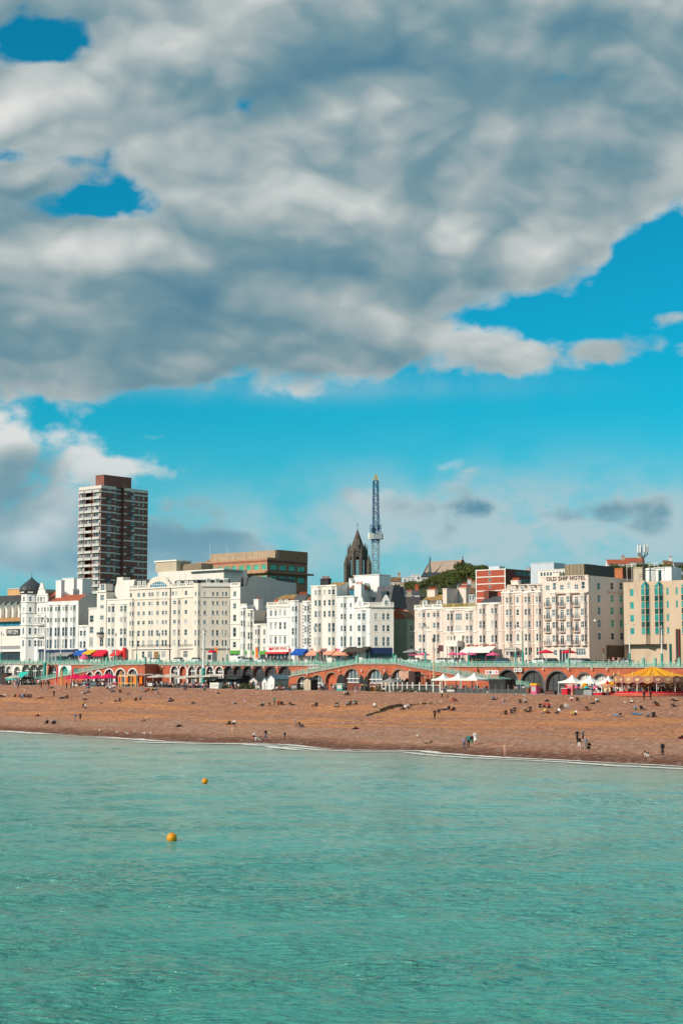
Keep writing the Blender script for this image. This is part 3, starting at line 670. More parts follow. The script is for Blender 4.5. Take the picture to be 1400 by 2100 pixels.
# white corner house with onion dome
b = Bld('corner_house', 'ornate white corner house with a black onion dome and curly gable', 50, 96); X = lambda px: b.sx(px); zc = b.z(1235); w = b.w
rows = [(1246, 1255), (1266, 1278), (1288, 1301), (1313, 1326)]
b.facade((0, 0), (w, 0), 0, zc, WHITE, rows, [(72, 4.6), (79, 3.2), (86, 4), (92, 3.6)]); b.shell(zc, 14, WHITE); b.done()
for y in (1258, 1283, 1308.5, 1331): b.band(b.z(y), .22, .18)
b.band(zc - .1, .4, .3)
# octagonal turret
tx = X(61); tr = (X(78) - X(50)) * .5; ta = math.pi / 8; tp = [(tx + tr * math.cos(ta + i * math.pi / 4), .6 + tr * math.sin(ta + i * math.pi / 4)) for i in range(8)]; tz = b.z(1216, 60)
k = MB(); trow = [(1224, 1234)] + rows
for i in range(8):
    q0, q1 = Vector(tp[i]), Vector(tp[(i + 1) % 8]); L = (q1 - q0).length; hs = []
    if i in (3, 4, 5, 6):
        for r_ in trow:
            zl_, zu = b.z(r_[1], 60), b.z(r_[0], 60); hs.append(b.window(q0, q1, (L - .8) / 2, zl_, .8, zu - zl_))
    strip(k, q0, q1, 0, tz, hs, WHITE)
k.obj('turret', b.root)
for y in (1236, 1258, 1283, 1308): 
    k = MB(); zz = b.z(y, 60); k.prism([(tx + (q[0] - tx) * 1.08, .6 + (q[1] - .6) * 1.08) for q in tp], zz, zz + .25, TRIM); k.obj('turret_band', b.root)
k = MB(); H = b.z(1183, 66) - tz; k.lathe([(tr * 1.02, -.4), (tr * 1.12, .0), (tr * 1.18, H * .16), (tr * 1.08, H * .36), (tr * .80, H * .55), (tr * .46, H * .72), (tr * .18, H * .88), (.10, H), (.06, H * 1.1), (0, H * 1.32)], LEAD, 16, (tx, .6, tz), lambda i, j: 1.0 + (.035 if i % 2 else 0)); dome = k.obj('dome', b.root)
k = MB(); k.tube((tx, .6, tz + H), (tx, .6, tz + H + 1.5), .06, .03, BLACK); k.box(tx - .3, .57, tz + H + 1.0, tx + .3, .63, tz + H + 1.08, BLACK); k.obj('finial', dome)
gb = MB(); gb.prism([(-.9, 0), (.9, 0), (0, 1.5)], 0, .5, TRIM); gme = gb.mesh('gablet')
for i in range(8):
    a = ta + math.pi / 8 + i * math.pi / 4; r_ = tr * .98
    o = mk('gablet', gme, b.root, (tx + r_ * math.cos(a), .6 + r_ * math.sin(a), tz - .1)); o.rotation_euler = (math.pi / 2, 0, a + math.pi / 2)
# dutch gable
g0, g1, gz = X(72), X(98), zc; gm_, gw = (X(72) + X(98)) / 2, X(98) - X(72); gh = b.z(1193.5, 85) - zc; prof = [(-.5, 0), (-.5, .22), (-.44, .34), (-.34, .38), (-.30, .46), (-.26, .58), (-.17, .66), (-.15, .76), (-.12, .86), (0, 1.0)]
pl = [(gm_ + x * gw, z * gh) for x, z in prof] + [(gm_ - x * gw, z * gh) for x, z in prof[-2::-1]]
k = MB(); hs = (gw * .5 - .5, gw * .5 + .5)
for y in (-.15, .35): k.face([(x, y, gz + z) for x, z in (pl[::-1] if y < 0 else pl)], WHITE)
for i in range(len(pl) - 1): k.face([(pl[i][0], -.15, gz + pl[i][1]), (pl[i + 1][0], -.15, gz + pl[i + 1][1]), (pl[i + 1][0], .35, gz + pl[i + 1][1]), (pl[i][0], .35, gz + pl[i][1])], TRIM)
k.obj('gable', b.root)
for px in (79, 85, 91): b.window((0, -.35), (w, -.35), X(px) - .4, b.z(1234), .8, b.z(1224) - b.z(1234))
k = MB(); k.box(g0 - .2, -.32, gz + gh * .34, g1 + .2, -.1, gz + gh * .40, TRIM); k.box(gm_ - gw * .2, -.3, gz + gh * .66, gm_ + gw * .2, -.1, gz + gh * .71, TRIM); k.obj('gable_moulding', b.root)
b.gable(zc, gh * .55, X(66), w, .4, 14, REDTILE, WHITE, 'x')
b.bay(70, 84, 1262, rows, [1, 2, 3], m=WHITE, p=.6)
# loggia balconies
for yb in (1307, 1283): 
    k = MB(); zz = b.z(yb, 66); k.box(X(63), -1.1, zz, X(94), -.2, zz + .2, TRIM); 
    for i in range(12): c = X(63) + (X(94) - X(63)) * (i + .5) / 12; k.box(c - .05, -1.08, zz + .2, c + .05, -.98, zz + .9, TRIM)
    k.box(X(63), -1.1, zz + .9, X(94), -.96, zz + 1.02, TRIM); k.obj('balcony', b.root)
b.shopfront(X(51), w, b.z(1332), NAVY, .75, P_MID, -.2)
b.chimney(X(82), X(106), 9, 12, zc, b.z(1190, 94, 10), WHITE, 0); b.chimney(w + .4, w + 3.0, 3, 4.4, zc - 2, b.z(1192, 112, 3), WHITE, 0); b.chimney(w + 3.6, w + 6.2, 9, 13, zc - 2, b.z(1190, 132, 9), WHITE, 0)

# white block with red roof and four bays
b = Bld('terrace_block', 'white block with red tiled roof and four full height bays', 96, 160); X = lambda px: b.sx(px); zc = b.z(1233); w = b.w
rows = [(1244, 1253), (1267, 1276), (1286.5, 1305), (1311, 1330)]
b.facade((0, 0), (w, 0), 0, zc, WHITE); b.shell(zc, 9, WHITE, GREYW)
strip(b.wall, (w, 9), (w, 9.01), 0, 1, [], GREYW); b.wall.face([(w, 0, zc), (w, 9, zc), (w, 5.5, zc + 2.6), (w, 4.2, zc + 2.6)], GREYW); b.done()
b.band(zc - 1.2, 1.2, .14, WHITE, name='parapet')
for a in (95.5, 111.5, 127, 143): b.bay(a, a + 13, 1242, rows, m=WHITE, p=.8, frac=.48, ww=.72)
b.gable(zc - .2, 2.4, .4, w - .02, .1, 9, REDTILE, GREYW, 'x')
b.shopfront(.2, w - .2, b.z(1333), NAVY, .75, P_MID, -.95, n=8); k = MB(); k.box(.2, -1.0, b.z(1332), w, -.01, b.z(1332) + .15, TRIM); k.obj('shop_roof', b.root)
b.awning(X(122), w - .1, b.z(1338), .9, 2.6, GREYC, -1.15)
# low white link
b = Bld('link_house', 'small low white two bay house beside the red roofed block', 161, 181); X = lambda px: b.sx(px); zc = b.z(1284)
rows = [(1293.5, 1304), (1315, 1329)]
b.facade((0, 0), (b.w, 0), 0, zc, WHITE); b.shell(zc, 8, WHITE); b.done(); b.band(zc, .3, .2); b.bay(163, 178, 1287, rows, m=WHITE, p=.6)
b.awning(.3, b.w - .2, b.z(1332), 1.5, 2.2, BLUEC, -.2); b.shopfront(.1, b.w - .1, b.z(1331), NAVY, .5, P_DARK)
# cream stepped house with gable tower
b = Bld('stepped_house', 'pale cream stepped house with a slim dormered tower and blank gable', 181, 264); X = lambda px: b.sx(px); zc = b.z(1231); w = b.w; zl2 = b.z(1247); zt = b.z(1214)
rA = [(1262, 1276), (1285, 1298.5), (1307, 1327)]; rB = [(1220, 1231), (1241, 1248), (1262, 1271), (1286, 1300), (1311, 1326)]; rC = [(1243, 1255), (1266, 1276), (1289, 1302), (1308, 1326)]
xa, xb = X(200), X(219)
b.facade((0, 0), (xa, 0), 0, zl2, CREAM2, rA, [(188, 8)], xr=190); b.facade((xa, -.3), (xb, -.3), 0, zt, CREAM2, rB, [(209, 7.5)], xr=209, style='cross'); b.facade((xb, 0), (w, 0), 0, zc, CREAM2)
strip(b.wall, (xb, -.3), (xb, 12), 0, zt, [], CREAM2); strip(b.wall, (xa, 12), (xa, -.3), 0, zt, [], CREAM2); strip(b.wall, (0, 12), (0, 0), 0, zl2, [], CREAM2); strip(b.wall, (w, 0), (w, 12), 0, zc, [], CREAM2)
b.wall.face([(0, 0, zl2 - .1), (xa, 0, zl2 - .1), (xa, 12, zl2 - .1), (0, 12, zl2 - .1)], SLATE); b.wall.face([(xa, 0, zt - .1), (xb, 0, zt - .1), (xb, 12, zt - .1), (xa, 12, zt - .1)], SLATE); b.wall.face([(xb, 0, zc - .1), (w, 0, zc - .1), (w, 12, zc - .1), (xb, 12, zc - .1)], SLATE)
b.done()
b.band(zt, .4, .35, x0=xa - .2, x1=xb + .2, y=-.3); b.band(zc, .35, .25, x0=xb); b.band(zl2, .3, .25, x1=xa)
zg_ = b.z(1186, 235, 6); k = MB(); k.prism([(xb - .2, 0), (xb + 1.0, 0), (w - 2.4, 0), (w - 2.4, 0.01)], 0, .01, CREAM2)
k = MB(); y0 = 3.0; pf = [(xb - .2, zc - 1), (xb - .2, zt), (xb + 1.1, zg_ - 1.2), (xb + 1.1, zg_), (xb + 3.8, zg_), (xb + 3.8, zg_ - 1.0), (w - .3, zg_ - 1.0), (w - .3, zc - 1)]
k.face([(x, y0, z) for x, z in pf[::-1]], CREAM2); k.face([(x, y0 + 3, z) for x, z in pf], CREAM2)
for (x0_, z0_), (x1_, z1_) in zip(pf, pf[1:] + pf[:1]): k.face([(x0_, y0, z0_), (x0_, y0 + 3, z0_), (x1_, y0 + 3, z1_), (x1_, y0, z1_)][::-1], CREAM2)
k.obj('gable_wall', b.root)
b.dormer(X(203), zt + .4, X(216) - X(203), b.z(1197, 209) - zt - .4, 0, 3, CREAM2)
b.bay(220, 236, 1240, rC, m=CREAM2, p=.7, xr=240); b.bay(245, 261, 1240, rC, m=CREAM2, p=.7, xr=240)
k = MB(); zz = b.z(1303, 209); k.lathe([(.9, -.7), (1.3, 0), (1.3, .15)], CREAM2, 12, ((xa + xb) / 2, -.5, zz)); k.lathe([(1.25, .15), (1.25, .9), (1.18, .9)], CHAR, 12, ((xa + xb) / 2, -.5, zz)); k.obj('balcony', b.root)
for x0_, x1_, m_, m2_ in ((183, 201, YEL, None), (203, 226, RED, None), (240, 258, SIGNRED, None)):
    b.awning(X(x0_), X(x1_), b.z(1333), 1.6 if m_ is not YEL else 1.0, 2.4, m_, -.35)
b.shopfront(.1, w - .1, b.z(1329), WHITEM, .5, P_DARK, -.32, n=12); k = MB(); k.box(X(258), -1.2, 0, X(263), -.36, b.z(1329), SIGNRED); k.obj('shop_pier', b.root)

# the big cream hotel: front, corner bay, return facade
b = Bld('grand_hotel', 'large cream six storey hotel with arched pediment and a rounded corner bay', 264, 398); X = lambda px: b.sx(px); w = b.w; zc = b.z(1206); zk = b.z(1228)
rows = [(1214, 1222.5), (1233, 1241), (1252.5, 1261), (1272, 1280), (1292, 1304), (1312.5, 1325), (1335, 1349)]
ww_ = 5.2
cols = [(284, ww_, range(6)), (294.5, ww_), (306.3, 4.6, range(6)), (312, 4.6, range(6)), (323, 5.6, range(6)), (334, 4.6, range(6)), (340.5, 4.6, range(6)), (354, 4.6, [0]), (361, 4.6, [0]), (381, 5.4, range(6)), (268, 4.6, [0]), (308, 9, [6], 'grid'), (336, 9, [6], 'grid'), (362, 9, [6], 'grid'), (381, 9, [6], 'grid'), (271, 9, [6], 'grid')]
b.facade((0, 0), (w, 0), 0, zc, CREAM, rows, cols, xr=330)
R0 = b.l(hit(411, 32.0)); R1 = b.l(hit(471, 37.8)); zr2 = zc - .1
b.facade(R0, R1, 0, zr2, CREAM, rows, [(420, 5.2, range(6)), (437, 5, range(6)), (446, 5, range(6)), (457, 3.6, range(6)), (464, 5, range(6)), (420, 6, [6]), (440, 8, [6])], xr=437)
e2 = (R1 - R0).normalized(); o2 = Vector((-e2.y, e2.x)); K1 = R1 + o2 * 16
strip(b.wall, R1, K1, 0, zr2, [], CREAM); strip(b.wall, (0, 18), (0, 0), 0, zc, [], CREAM); b.wall.face([(0, .3, zc - .3), (w, .3, zc - .3), (R0.x, R0.y + .3, zc - .3), (R1.x, R1.y + .2, zc - .3), (K1.x, K1.y, zc - .3), (0, 18, zc - .3)], SLATE)
b.done()
k = MB(); cp = [Vector((w, 0)), Vector((w + .35, -.75)), Vector((R0.x - .45, R0.y - .75)), R0]
for i in range(3):
    q0, q1 = cp[i], cp[i + 1]; L = (q1 - q0).length; hs = []
    for r_ in rows[:6]:
        zl_, zu = b.z(r_[1], 398), b.z(r_[0], 398); wd_ = .75 if i == 1 else .5
        hs.append(b.window(q0, q1, (L - wd_) / 2, zl_, wd_, zu - zl_))
    strip(k, q0, q1, 0, zc + .9, hs, CREAM)
k.face([(q.x, q.y, zc + .9) for q in cp], TRIM); k.obj('corner_bay', b.root)
b.band(zk, .28, .22, CREAM); b.band(zc - .1, .3, .35, CREAM2); b.band(b.z(1331), .35, .5, CREAM2)
def off_band(z, h, p, m, nm='cornice'):
    k = MB(); q = [R0 - o2 * p, R1 - o2 * p, R1 - o2 * .002, R0 - o2 * .002]; k.prism([(v.x, v.y) for v in q], z, z + h, m); return k.obj(nm, b.root)
off_band(zk, .28, .22, CREAM); off_band(zc - .1, .3, .35, CREAM2); off_band(b.z(1331), .35, .5, CREAM2)
b.bay(264.5, 276, 1229, rows, range(1, 6), m=CREAM, p=.6, xr=330); b.bay(352, 371, 1228.5, rows, range(1, 6), m=CREAM, p=.7, xr=330, frac=.62, ww=.5)
b.balustrade(zc + .2, .9, 0, X(301), CREAM2); b.balustrade(zc + .2, .9, X(349), w, CREAM2)
# arched pediment with lunette
ax, ar = (X(302) + X(348)) / 2, (X(348) - X(302)) / 2; ah = b.z(1182, 325) - zc; lr = (X(341) - X(306)) / 2; lz = zc + .35; lh = b.z(1193, 325) - lz
k = MB(); N_ = 16; outer = [(-ar, 0), (-ar, ah * .45)] + [(-ar * .86 * math.cos(math.pi * i / N_), ah * .5 + ah * .5 * math.sin(math.pi * i / N_)) for i in range(N_ + 1)] + [(ar, ah * .45), (ar, 0)]
for i in range(len(outer) - 1):
    x0_, z0_ = outer[i]; x1_, z1_ = outer[i + 1]; k.face([(ax + x0_, -.1, zc + z0_), (ax + x0_, .8, zc + z0_), (ax + x1_, .8, zc + z1_), (ax + x1_, -.1, zc + z1_)][::-1], TRIM)
inner = [(-lr * math.cos(math.pi * i / N_), lh * math.sin(math.pi * i / N_)) for i in range(N_ + 1)]
on = [(-ar * .86 * math.cos(math.pi * i / N_), ah * .5 + ah * .5 * math.sin(math.pi * i / N_)) for i in range(N_ + 1)]
for i in range(N_):
    k.face([(ax + inner[i][0], -.1, lz + inner[i][1]), (ax + inner[i + 1][0], -.1, lz + inner[i + 1][1]), (ax + on[i + 1][0], -.1, zc + on[i + 1][1]), (ax + on[i][0], -.1, zc + on[i][1])], CREAM)
for sg in (-1, 1):
    q = [(ax + sg * ar, -.1, zc), (ax + sg * ar, -.1, zc + ah * .45), (ax + sg * ar * .86, -.1, zc + ah * .5), (ax + sg * lr, -.1, lz), (ax + sg * lr, -.1, zc)]; k.face(q if sg < 0 else q[::-1], CREAM)
k.face([(ax - lr, -.1, zc), (ax + lr, -.1, zc), (ax + lr, -.1, lz), (ax - lr, -.1, lz)], CREAM); k.obj('pediment', b.root)
k = MB(); k.face([(ax + x, .05, lz + z) for x, z in inner[::-1]], P_BLUE); lun = k.obj('lunette_window', b.root)
k = MB()
for i in range(1, 8):
    c = -lr + 2 * lr * i / 8; k.box(ax + c - .06, -.05, lz, ax + c + .06, .04, lz + lh * math.sqrt(max(0, 1 - (c / lr) ** 2)) - .02, FRAME)
k.box(ax - lr, -.045, lz + lh * .45, ax + lr, .035, lz + lh * .45 + .1, FRAME); k.obj('glazing_bar', lun)
b.mansard(zc, b.z(1188, 285) - zc, .5, X(300), .9, 9, SLATE, .8); b.mansard(zc, b.z(1189, 380) - zc, X(350), w - .3, .9, 9, SLATE, .8)
for px in (281, 291, 362, 378, 388): b.dormer(X(px) - .7, zc + .9, 1.4, b.z(1191, px) - zc - .9, .75, 2)
k = MB(); q = [R0 + o2 * .9, R1 + o2 * .9, R1 + o2 * 8, R0 + o2 * 8]; hz = b.z(1187, 437) - zc; k.prism([(v.x, v.y) for v in q], zc, zc + hz, SLATE); k.obj('return_roof', b.root)
for px in (427, 445, 463):
    t = b.sx(px, R0, R1); p_ = R0 + e2 * t + o2 * .6; k = MB(); c = p_; k.prism([(c.x - e2.x * .7, c.y - e2.y * .7), (c.x + e2.x * .7, c.y + e2.y * .7), (c.x + e2.x * .7 + o2.x, c.y + e2.y * .7 + o2.y), (c.x - e2.x * .7 + o2.x, c.y - e2.y * .7 + o2.y)], zc + .8, zc + 2.4, TRIM); k.obj('dormer', b.root)
    b.window(p_ - e2 * .5 - o2 * .18, p_ + e2 * .5 - o2 * .18, 0, zc + 1.05, 1.0, 1.1, 'cross')
k = MB(); q = [R0 - o2 * .12, R1 - o2 * .12, R1 + o2 * .12, R0 + o2 * .12]; k.prism([(v.x, v.y) for v in q], zc + .2, zc + 1.0, CREAM2); k.obj('parapet', b.root)
# penthouse
hp = b.z(1173, 330, 6); k = MB(); k.box(X(293), 6, zc, w + 6, 16, hp, CREAM2); k.obj('penthouse', b.root)
k = MB(); k.box(b.sx(318, y=7), 7, hp, b.sx(361, y=7), 13, b.z(1152, 340, 7), TAN); k.box(b.sx(316.5, y=7) - .1, 6.7, b.z(1152, 340, 7) + .003, b.sx(362.5, y=7), 13.3, b.z(1149, 340, 7), TRIM); k.obj('penthouse_tower', b.root)
k = MB(); k.box(b.sx(361, y=9) + .1, 9, hp, b.sx(412, y=9), 14, b.z(1156, 390, 9), mat('brown_render', (.22, .17, .12), .85)); k.obj('plant_room', b.root)
k = MB(); hx0, hx1 = b.sx(386, y=5), b.sx(462, y=5); k.prism([(hx0, 5), (hx1, 5), (hx1, 14), (hx0, 14)], hp - .6, b.z(1171, 420, 6) + .3, SLATE, None, .55); k.obj('hipped_roof', b.root)
for px in (349.5, 409.5):
    k = MB(); k.tube((X(px), -.15, .3), (X(px), -.15, zc), .13, .13, BLACK, 6); k.obj('drainpipe', b.root)
k = MB(); k.box(X(317), -.1, .6, X(326), -.003, b.z(1336), mat('brown_door', (.28, .15, .06), .6)); k.obj('door', b.root)
k = MB()
for i in range(70): c = X(280) + (w - X(280)) * i / 70; k.box(c, -.52, b.z(1331) + .35, c + .04, -.48, b.z(1331) + 1.2, BLACK)
k.box(X(280), -.53, b.z(1331) + 1.2, w, -.47, b.z(1331) + 1.27, BLACK); k.obj('balcony_rail', b.root)
def simple(name, label, x0, x1, top, m, rows, cols=(), bays=(), depth=12, d=32.0, side=None, roof=None, cornices=(), bal=0.0, xr=None, style='sash', p=.7, btop=None, topm=None, d1=None):
    b = Bld(name, label, x0, x1, d, d1); zc = b.z(top)
    b.facade((0, 0), (b.w, 0), 0, zc, m, rows, cols, xr=xr, style=style); b.shell(zc, depth, m, side, topm); b.done()
    for c in cornices: b.band(b.z(c), .25, .2)
    b.band(zc - .05, .3, .25)
    if bal: b.balustrade(zc + .25, bal)
    for q in bays:
        b.bay(q[0], q[1], (btop or top + 6) if len(q) < 3 or q[2] is None else q[2], rows, q[3] if len(q) > 3 else None, m=m, p=p, xr=xr)
    b.zc = zc; return b
# narrow cream house with the tall blank party wall
rows = [(1212.5, 1223), (1237, 1248.5), (1260.5, 1274), (1287, 1306), (1316, 1328)]
b = simple('party_wall_house', 'narrow cream house with a huge blank grey party wall behind', 472, 492, 1203, CREAM2, rows, [(481, 6.5)], depth=24, side=GREYW, cornices=(1229, 1280, 1311), bal=.9); X = lambda px: b.sx(px)
b.mansard(b.zc, b.z(1184, 500, 8) - b.zc, .3, b.w - .05, 2.5, 24, SLATE, .8); k = MB(); zt_ = b.z(1183, 500, 6); k.face([(b.w + .02, 2, b.zc - 1), (b.w + .02, 24, b.zc - 1), (b.w + .02, 24, zt_ - 1.2), (b.w + .02, 16, zt_ - .8), (b.w + .02, 13, zt_), (b.w + .02, 5, zt_), (b.w + .02, 3.6, zt_ - .6)], GREYW); k.face([(b.w - .3, 2, b.zc - 1), (b.w - .3, 3.6, zt_ - .6), (b.w - .3, 5, zt_), (b.w - .3, 13, zt_), (b.w - .3, 24, zt_ - 1.2), (b.w - .3, 24, b.zc - 1)], GREYW)
for (y0, z0), (y1, z1) in zip([(2, b.zc - 1), (3.6, zt_ - .6), (5, zt_), (13, zt_), (16, zt_ - .8)], [(3.6, zt_ - .6), (5, zt_), (13, zt_), (16, zt_ - .8), (24, zt_ - 1.2)]): k.face([(b.w + .02, y0, z0), (b.w + .02, y1, z1), (b.w - .3, y1, z1), (b.w - .3, y0, z0)], GREYW)
k.obj('party_wall', b.root); b.shopfront(.1, b.w - .1, b.z(1334), GREENF, 1.0, P_DARK)
k = MB(); k.tube((b.w - .4, 1.2, b.zc), (b.w - .4, 1.2, b.zc + 2.6), .35, .3, BLACK, 8); k.obj('flue', b.root)
GW = simple('bay_house', 'slim white bay house directly right of the blank grey party wall', 492.5, 506, 1240, WHITE, [(1253.5, 1263), (1272.5, 1284), (1295.5, 1306), (1320, 1331)], bays=[(493, 504, 1248)]); b = GW
b.shopfront(.1, b.w - .1, b.z(1335), GREENF, 1.0, P_DARK); b.chimney(b.w - .2, b.w + 1.6, 3, 5, b.zc - 3, b.z(1231, 516, 3), WHITE, 2)
b = simple('bay_house', 'slim cream bay house with stepped parapet left of the low flat one', 506.5, 520, 1251, CREAM2, [(1257, 1265), (1275, 1287), (1296.5, 1311), (1319, 1333)], bays=[(507, 519, 1253)]); b.shopfront(.1, b.w - .1, b.z(1335), GREENF, 1.0, P_DARK)
b = simple('flat_house', 'low pale house with a green fascia beside the white arcaded building', 520.5, 546.5, 1281, CREAM2, [(1290.5, 1302), (1309.5, 1320), (1326, 1336)], [(542, 4.5)], [(522, 534, 1284)]); X = lambda px: b.sx(px)
k = MB(); k.box(.2, 5, b.zc - 1, b.w - .2, 11, b.z(1250, 533, 5), TAN); k.obj('rear_block', b.root); b.shopfront(.1, b.w - .1, b.z(1335), GREENF, 1.0, P_DARK); b.balustrade(b.zc + .3, .8, .2, b.w - .2, CHAR)
# white burger restaurant building
rows = [(1252, 1263), (1277, 1290.5), (1305, 1320.5)]
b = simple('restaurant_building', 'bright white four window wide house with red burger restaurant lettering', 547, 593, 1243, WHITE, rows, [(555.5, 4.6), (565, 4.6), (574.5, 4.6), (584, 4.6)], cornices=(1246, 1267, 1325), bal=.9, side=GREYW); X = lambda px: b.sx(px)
for px in (555.5, 565, 574.5, 584):
    for r_, ar_ in ((1252, True), (1277, False), (1305, False)):
        k = MB(); z_ = b.z(r_); c = X(px)
        if r_ == 1252: pts = [(c + .55 * math.cos(a), z_ + .1 + .45 * math.sin(a)) for a in [math.pi * i / 8 for i in range(9)]]; k.face([(x, -.05, z) for x, z in pts], GREYW); k.obj('window_arch', b.root)
        elif r_ == 1305: k.prism([(c - .75, -.02), (c + .75, -.02), (c, .5)], 0, .25, TRIM); o = k.obj('window_pediment', b.root); o.rotation_euler = (math.pi / 2, 0, 0); o.location = (0, 0, z_ + .3)
        else: k.box(c - .6, -.2, z_ + .1, c + .6, -.004, z_ + .28, TRIM); k.obj('window_hood', b.root)
b.mansard(b.zc, b.z(1227, 575) - b.zc, 1.2, b.w, 1.2, 10, REDTILE, .7, MOSS); b.gable(b.z(1228, 580, 2), 1.3, 1.6, b.w + 1.4, 1.9, 9, MOSS, DK_SHADE_BRICK, 'x')
for px in (571, 582): b.dormer(X(px) - .75, b.zc + .9, 1.5, b.z(1229, px) - b.zc - .9, .9, 2)
b.chimney(b.w - .2, b.w + 2.6, 4, 5.2, b.zc, b.z(1221, 604, 4), DK_SHADE_BRICK, 6)
b.shopfront(.05, b.w - .05, b.z(1326), WHITEM, 1.5, P_DARK, n=6); b.awning(.05, b.w - .05, b.z(1336.5), .35, 1.0, SIGNRED, -.1, None, 0, .25)
b.text('BURGER KING', X(571), b.z(1334), 1.05, SIGNRED, -.28, 1.0, .04, 'CENTER', 1.0); k = MB(); k.lathe([(.42, 0), (.42, .06), (0, .06)], SIGNRED, 16); o = k.obj('logo_disc', b.root); o.location = (X(556), -.23, b.z(1331)); o.rotation_euler = (math.pi / 2, 0, 0)
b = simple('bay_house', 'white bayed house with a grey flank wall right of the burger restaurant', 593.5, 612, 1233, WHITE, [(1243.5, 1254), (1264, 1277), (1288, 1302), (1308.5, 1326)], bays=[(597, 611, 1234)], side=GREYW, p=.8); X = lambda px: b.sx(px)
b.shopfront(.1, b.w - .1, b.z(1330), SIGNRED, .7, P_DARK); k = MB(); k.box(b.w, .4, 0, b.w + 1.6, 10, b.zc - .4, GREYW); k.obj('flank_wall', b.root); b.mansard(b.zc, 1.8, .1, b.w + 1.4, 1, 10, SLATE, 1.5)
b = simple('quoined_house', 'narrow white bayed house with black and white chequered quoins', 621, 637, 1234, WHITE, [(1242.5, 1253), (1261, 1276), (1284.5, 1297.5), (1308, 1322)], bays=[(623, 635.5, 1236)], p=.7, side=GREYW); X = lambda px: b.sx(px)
for xx in (.08, b.w - .35):
    n_ = 26
    for i in range(n_):
        z_ = b.zc * .3 + (b.zc * .68) * i / n_
        if i % 2 == 0: k = MB(); k.box(xx, -.09, z_, xx + .3, -.003, z_ + b.zc * .68 / n_ - .02, CHAR); k.obj('quoin', b.root)
b.mansard(b.zc, 1.6, .1, b.w, .8, 10, BROWNROOF, 1.5); b.awning(-2.2, b.w - .6, b.z(1330), 1.3, 2.0, BLUEC, -.5, None, 0, .6); b.shopfront(.1, b.w - .1, b.z(1329), WHITEM, .5, P_DARK)
# tall pale terrace with black chimney
rows = [(1210, 1220), (1230.5, 1242.5), (1253, 1266), (1278, 1296.5), (1307, 1324)]
b = simple('tall_terrace', 'tall pale cream twin bay terrace house with black chimney stack', 637.5, 690, 1202, CREAM2, rows, [(665.5, 5, [0, 1, 2])], [(643, 660, 1204), (671, 688, 1204)], side=WHITE, p=.8); X = lambda px: b.sx(px)
b.chimney(X(642), X(642) + 2.9, 3, 4.2, b.zc - .5, b.z(1189, 655, 3), BLACK, 6); b.gable(b.zc - .1, 1.3, X(659), b.w, 1.5, 8, MOSS, CREAM2); b.shopfront(.1, b.w - .1, b.z(1330), mat('mauve_fascia', (.25, .12, .12)), .7, P_DARK, n=8); b.awning(.2, X(660), b.z(1333), 1.2, 2.2, PEACH, -.3); b.awning(X(672), b.w, b.z(1333), 1.0, 1.8, PEACH, -.3)
# white house with stair block
rows = [(1237, 1246), (1259, 1270), (1283, 1295), (1305, 1326)]
b = simple('stair_tower_house', 'white house with a stepped white stair block on its roof', 690.5, 726, 1224, WHITE, rows, [(719, 4.6)], [(697, 711, 1226)], p=.8); X = lambda px: b.sx(px)
k = MB(); za, zb_ = b.z(1186, 700, 5), b.z(1183, 720, 9); k.prism([(.1, 5), (b.w - .5, 5), (b.w - .5, 9), (.1, 9)], b.zc - 1, za - 1.5, WHITE); k.box(X(692), 7, b.zc, b.w + 3, 12, zb_, WHITE); k.box(X(692) - .2, 6.8, zb_ + .002, b.w + 3.2, 12.2, zb_ + .2, TRIM); k.obj('stair_block', b.root)
k = MB(); k.face([(.15, 5, b.zc - 1), (.15, 5, za), (.15, 9, za), (.15, 9, b.zc - 1)], WHITE); k.face([(.15, 4.9, b.zc - 1), (2.0, 4.9, b.zc - 1), (1.2, 4.9, za - 1), (.15, 4.9, za)], WHITE); k.obj('raking_wall', b.root)
k = MB(); k.box(X(705), 2.5, b.zc - .2, b.w, 3, b.z(1209, 715, 2.5), P_BLUE); k.obj('dormer_glazing', b.root); b.mansard(b.z(1209, 715, 2.5), 1.2, X(703), b.w + .2, 2.2, 7, BROWNROOF, 2.0)
b.chimney(b.w - 1.6, b.w + .8, 2, 3.4, b.zc - .5, b.z(1199, 742, 2), WHITE, 5); b.shopfront(.1, b.w - .1, b.z(1330), PINK, .7, P_DARK); b.awning(.2, b.w - .2, b.z(1334), 1.0, 2.0, PEACH, -.3)
# white corner hotel with balustrade
b = Bld('corner_hotel', 'ornate white corner hotel with balustrade and scrolled gables beside the side street', 726.5, 758); X = lambda px: b.sx(px); w = b.w; zc = b.z(1246)
rows = [(1258, 1271), (1282, 1295), (1306, 1325)]
b.facade((0, 0), (w, 0), 0, zc, WHITE); R0, R1 = Vector((w, 0)), b.l(hit(807, 36.2)); e2 = (R1 - R0).normalized(); o2 = Vector((-e2.y, e2.x)); K1 = R1 + o2 * 14
b.facade(R0, R1, 0, zc, CREAM2, rows, [(771, 6.4), (786.5, 5.5), (795.5, 6)], xr=780); strip(b.wall, R1, K1, 0, zc, [], GREYW); strip(b.wall, (0, 14), (0, 0), 0, zc, [], WHITE)
b.wall.face([(0, 0, zc - .1), (w, 0, zc - .1), (R1.x, R1.y, zc - .1), (K1.x, K1.y, zc - .1), (0, 14, zc - .1)], SLATE); b.done()
b.bay(731, 751, 1253, rows, m=WHITE, p=.9, frac=.5)
b.band(zc, .4, .45); b.band(b.z(1276), .2, .15); b.band(b.z(1300), .2, .15); b.balustrade(zc + .4, .95, .2, w)
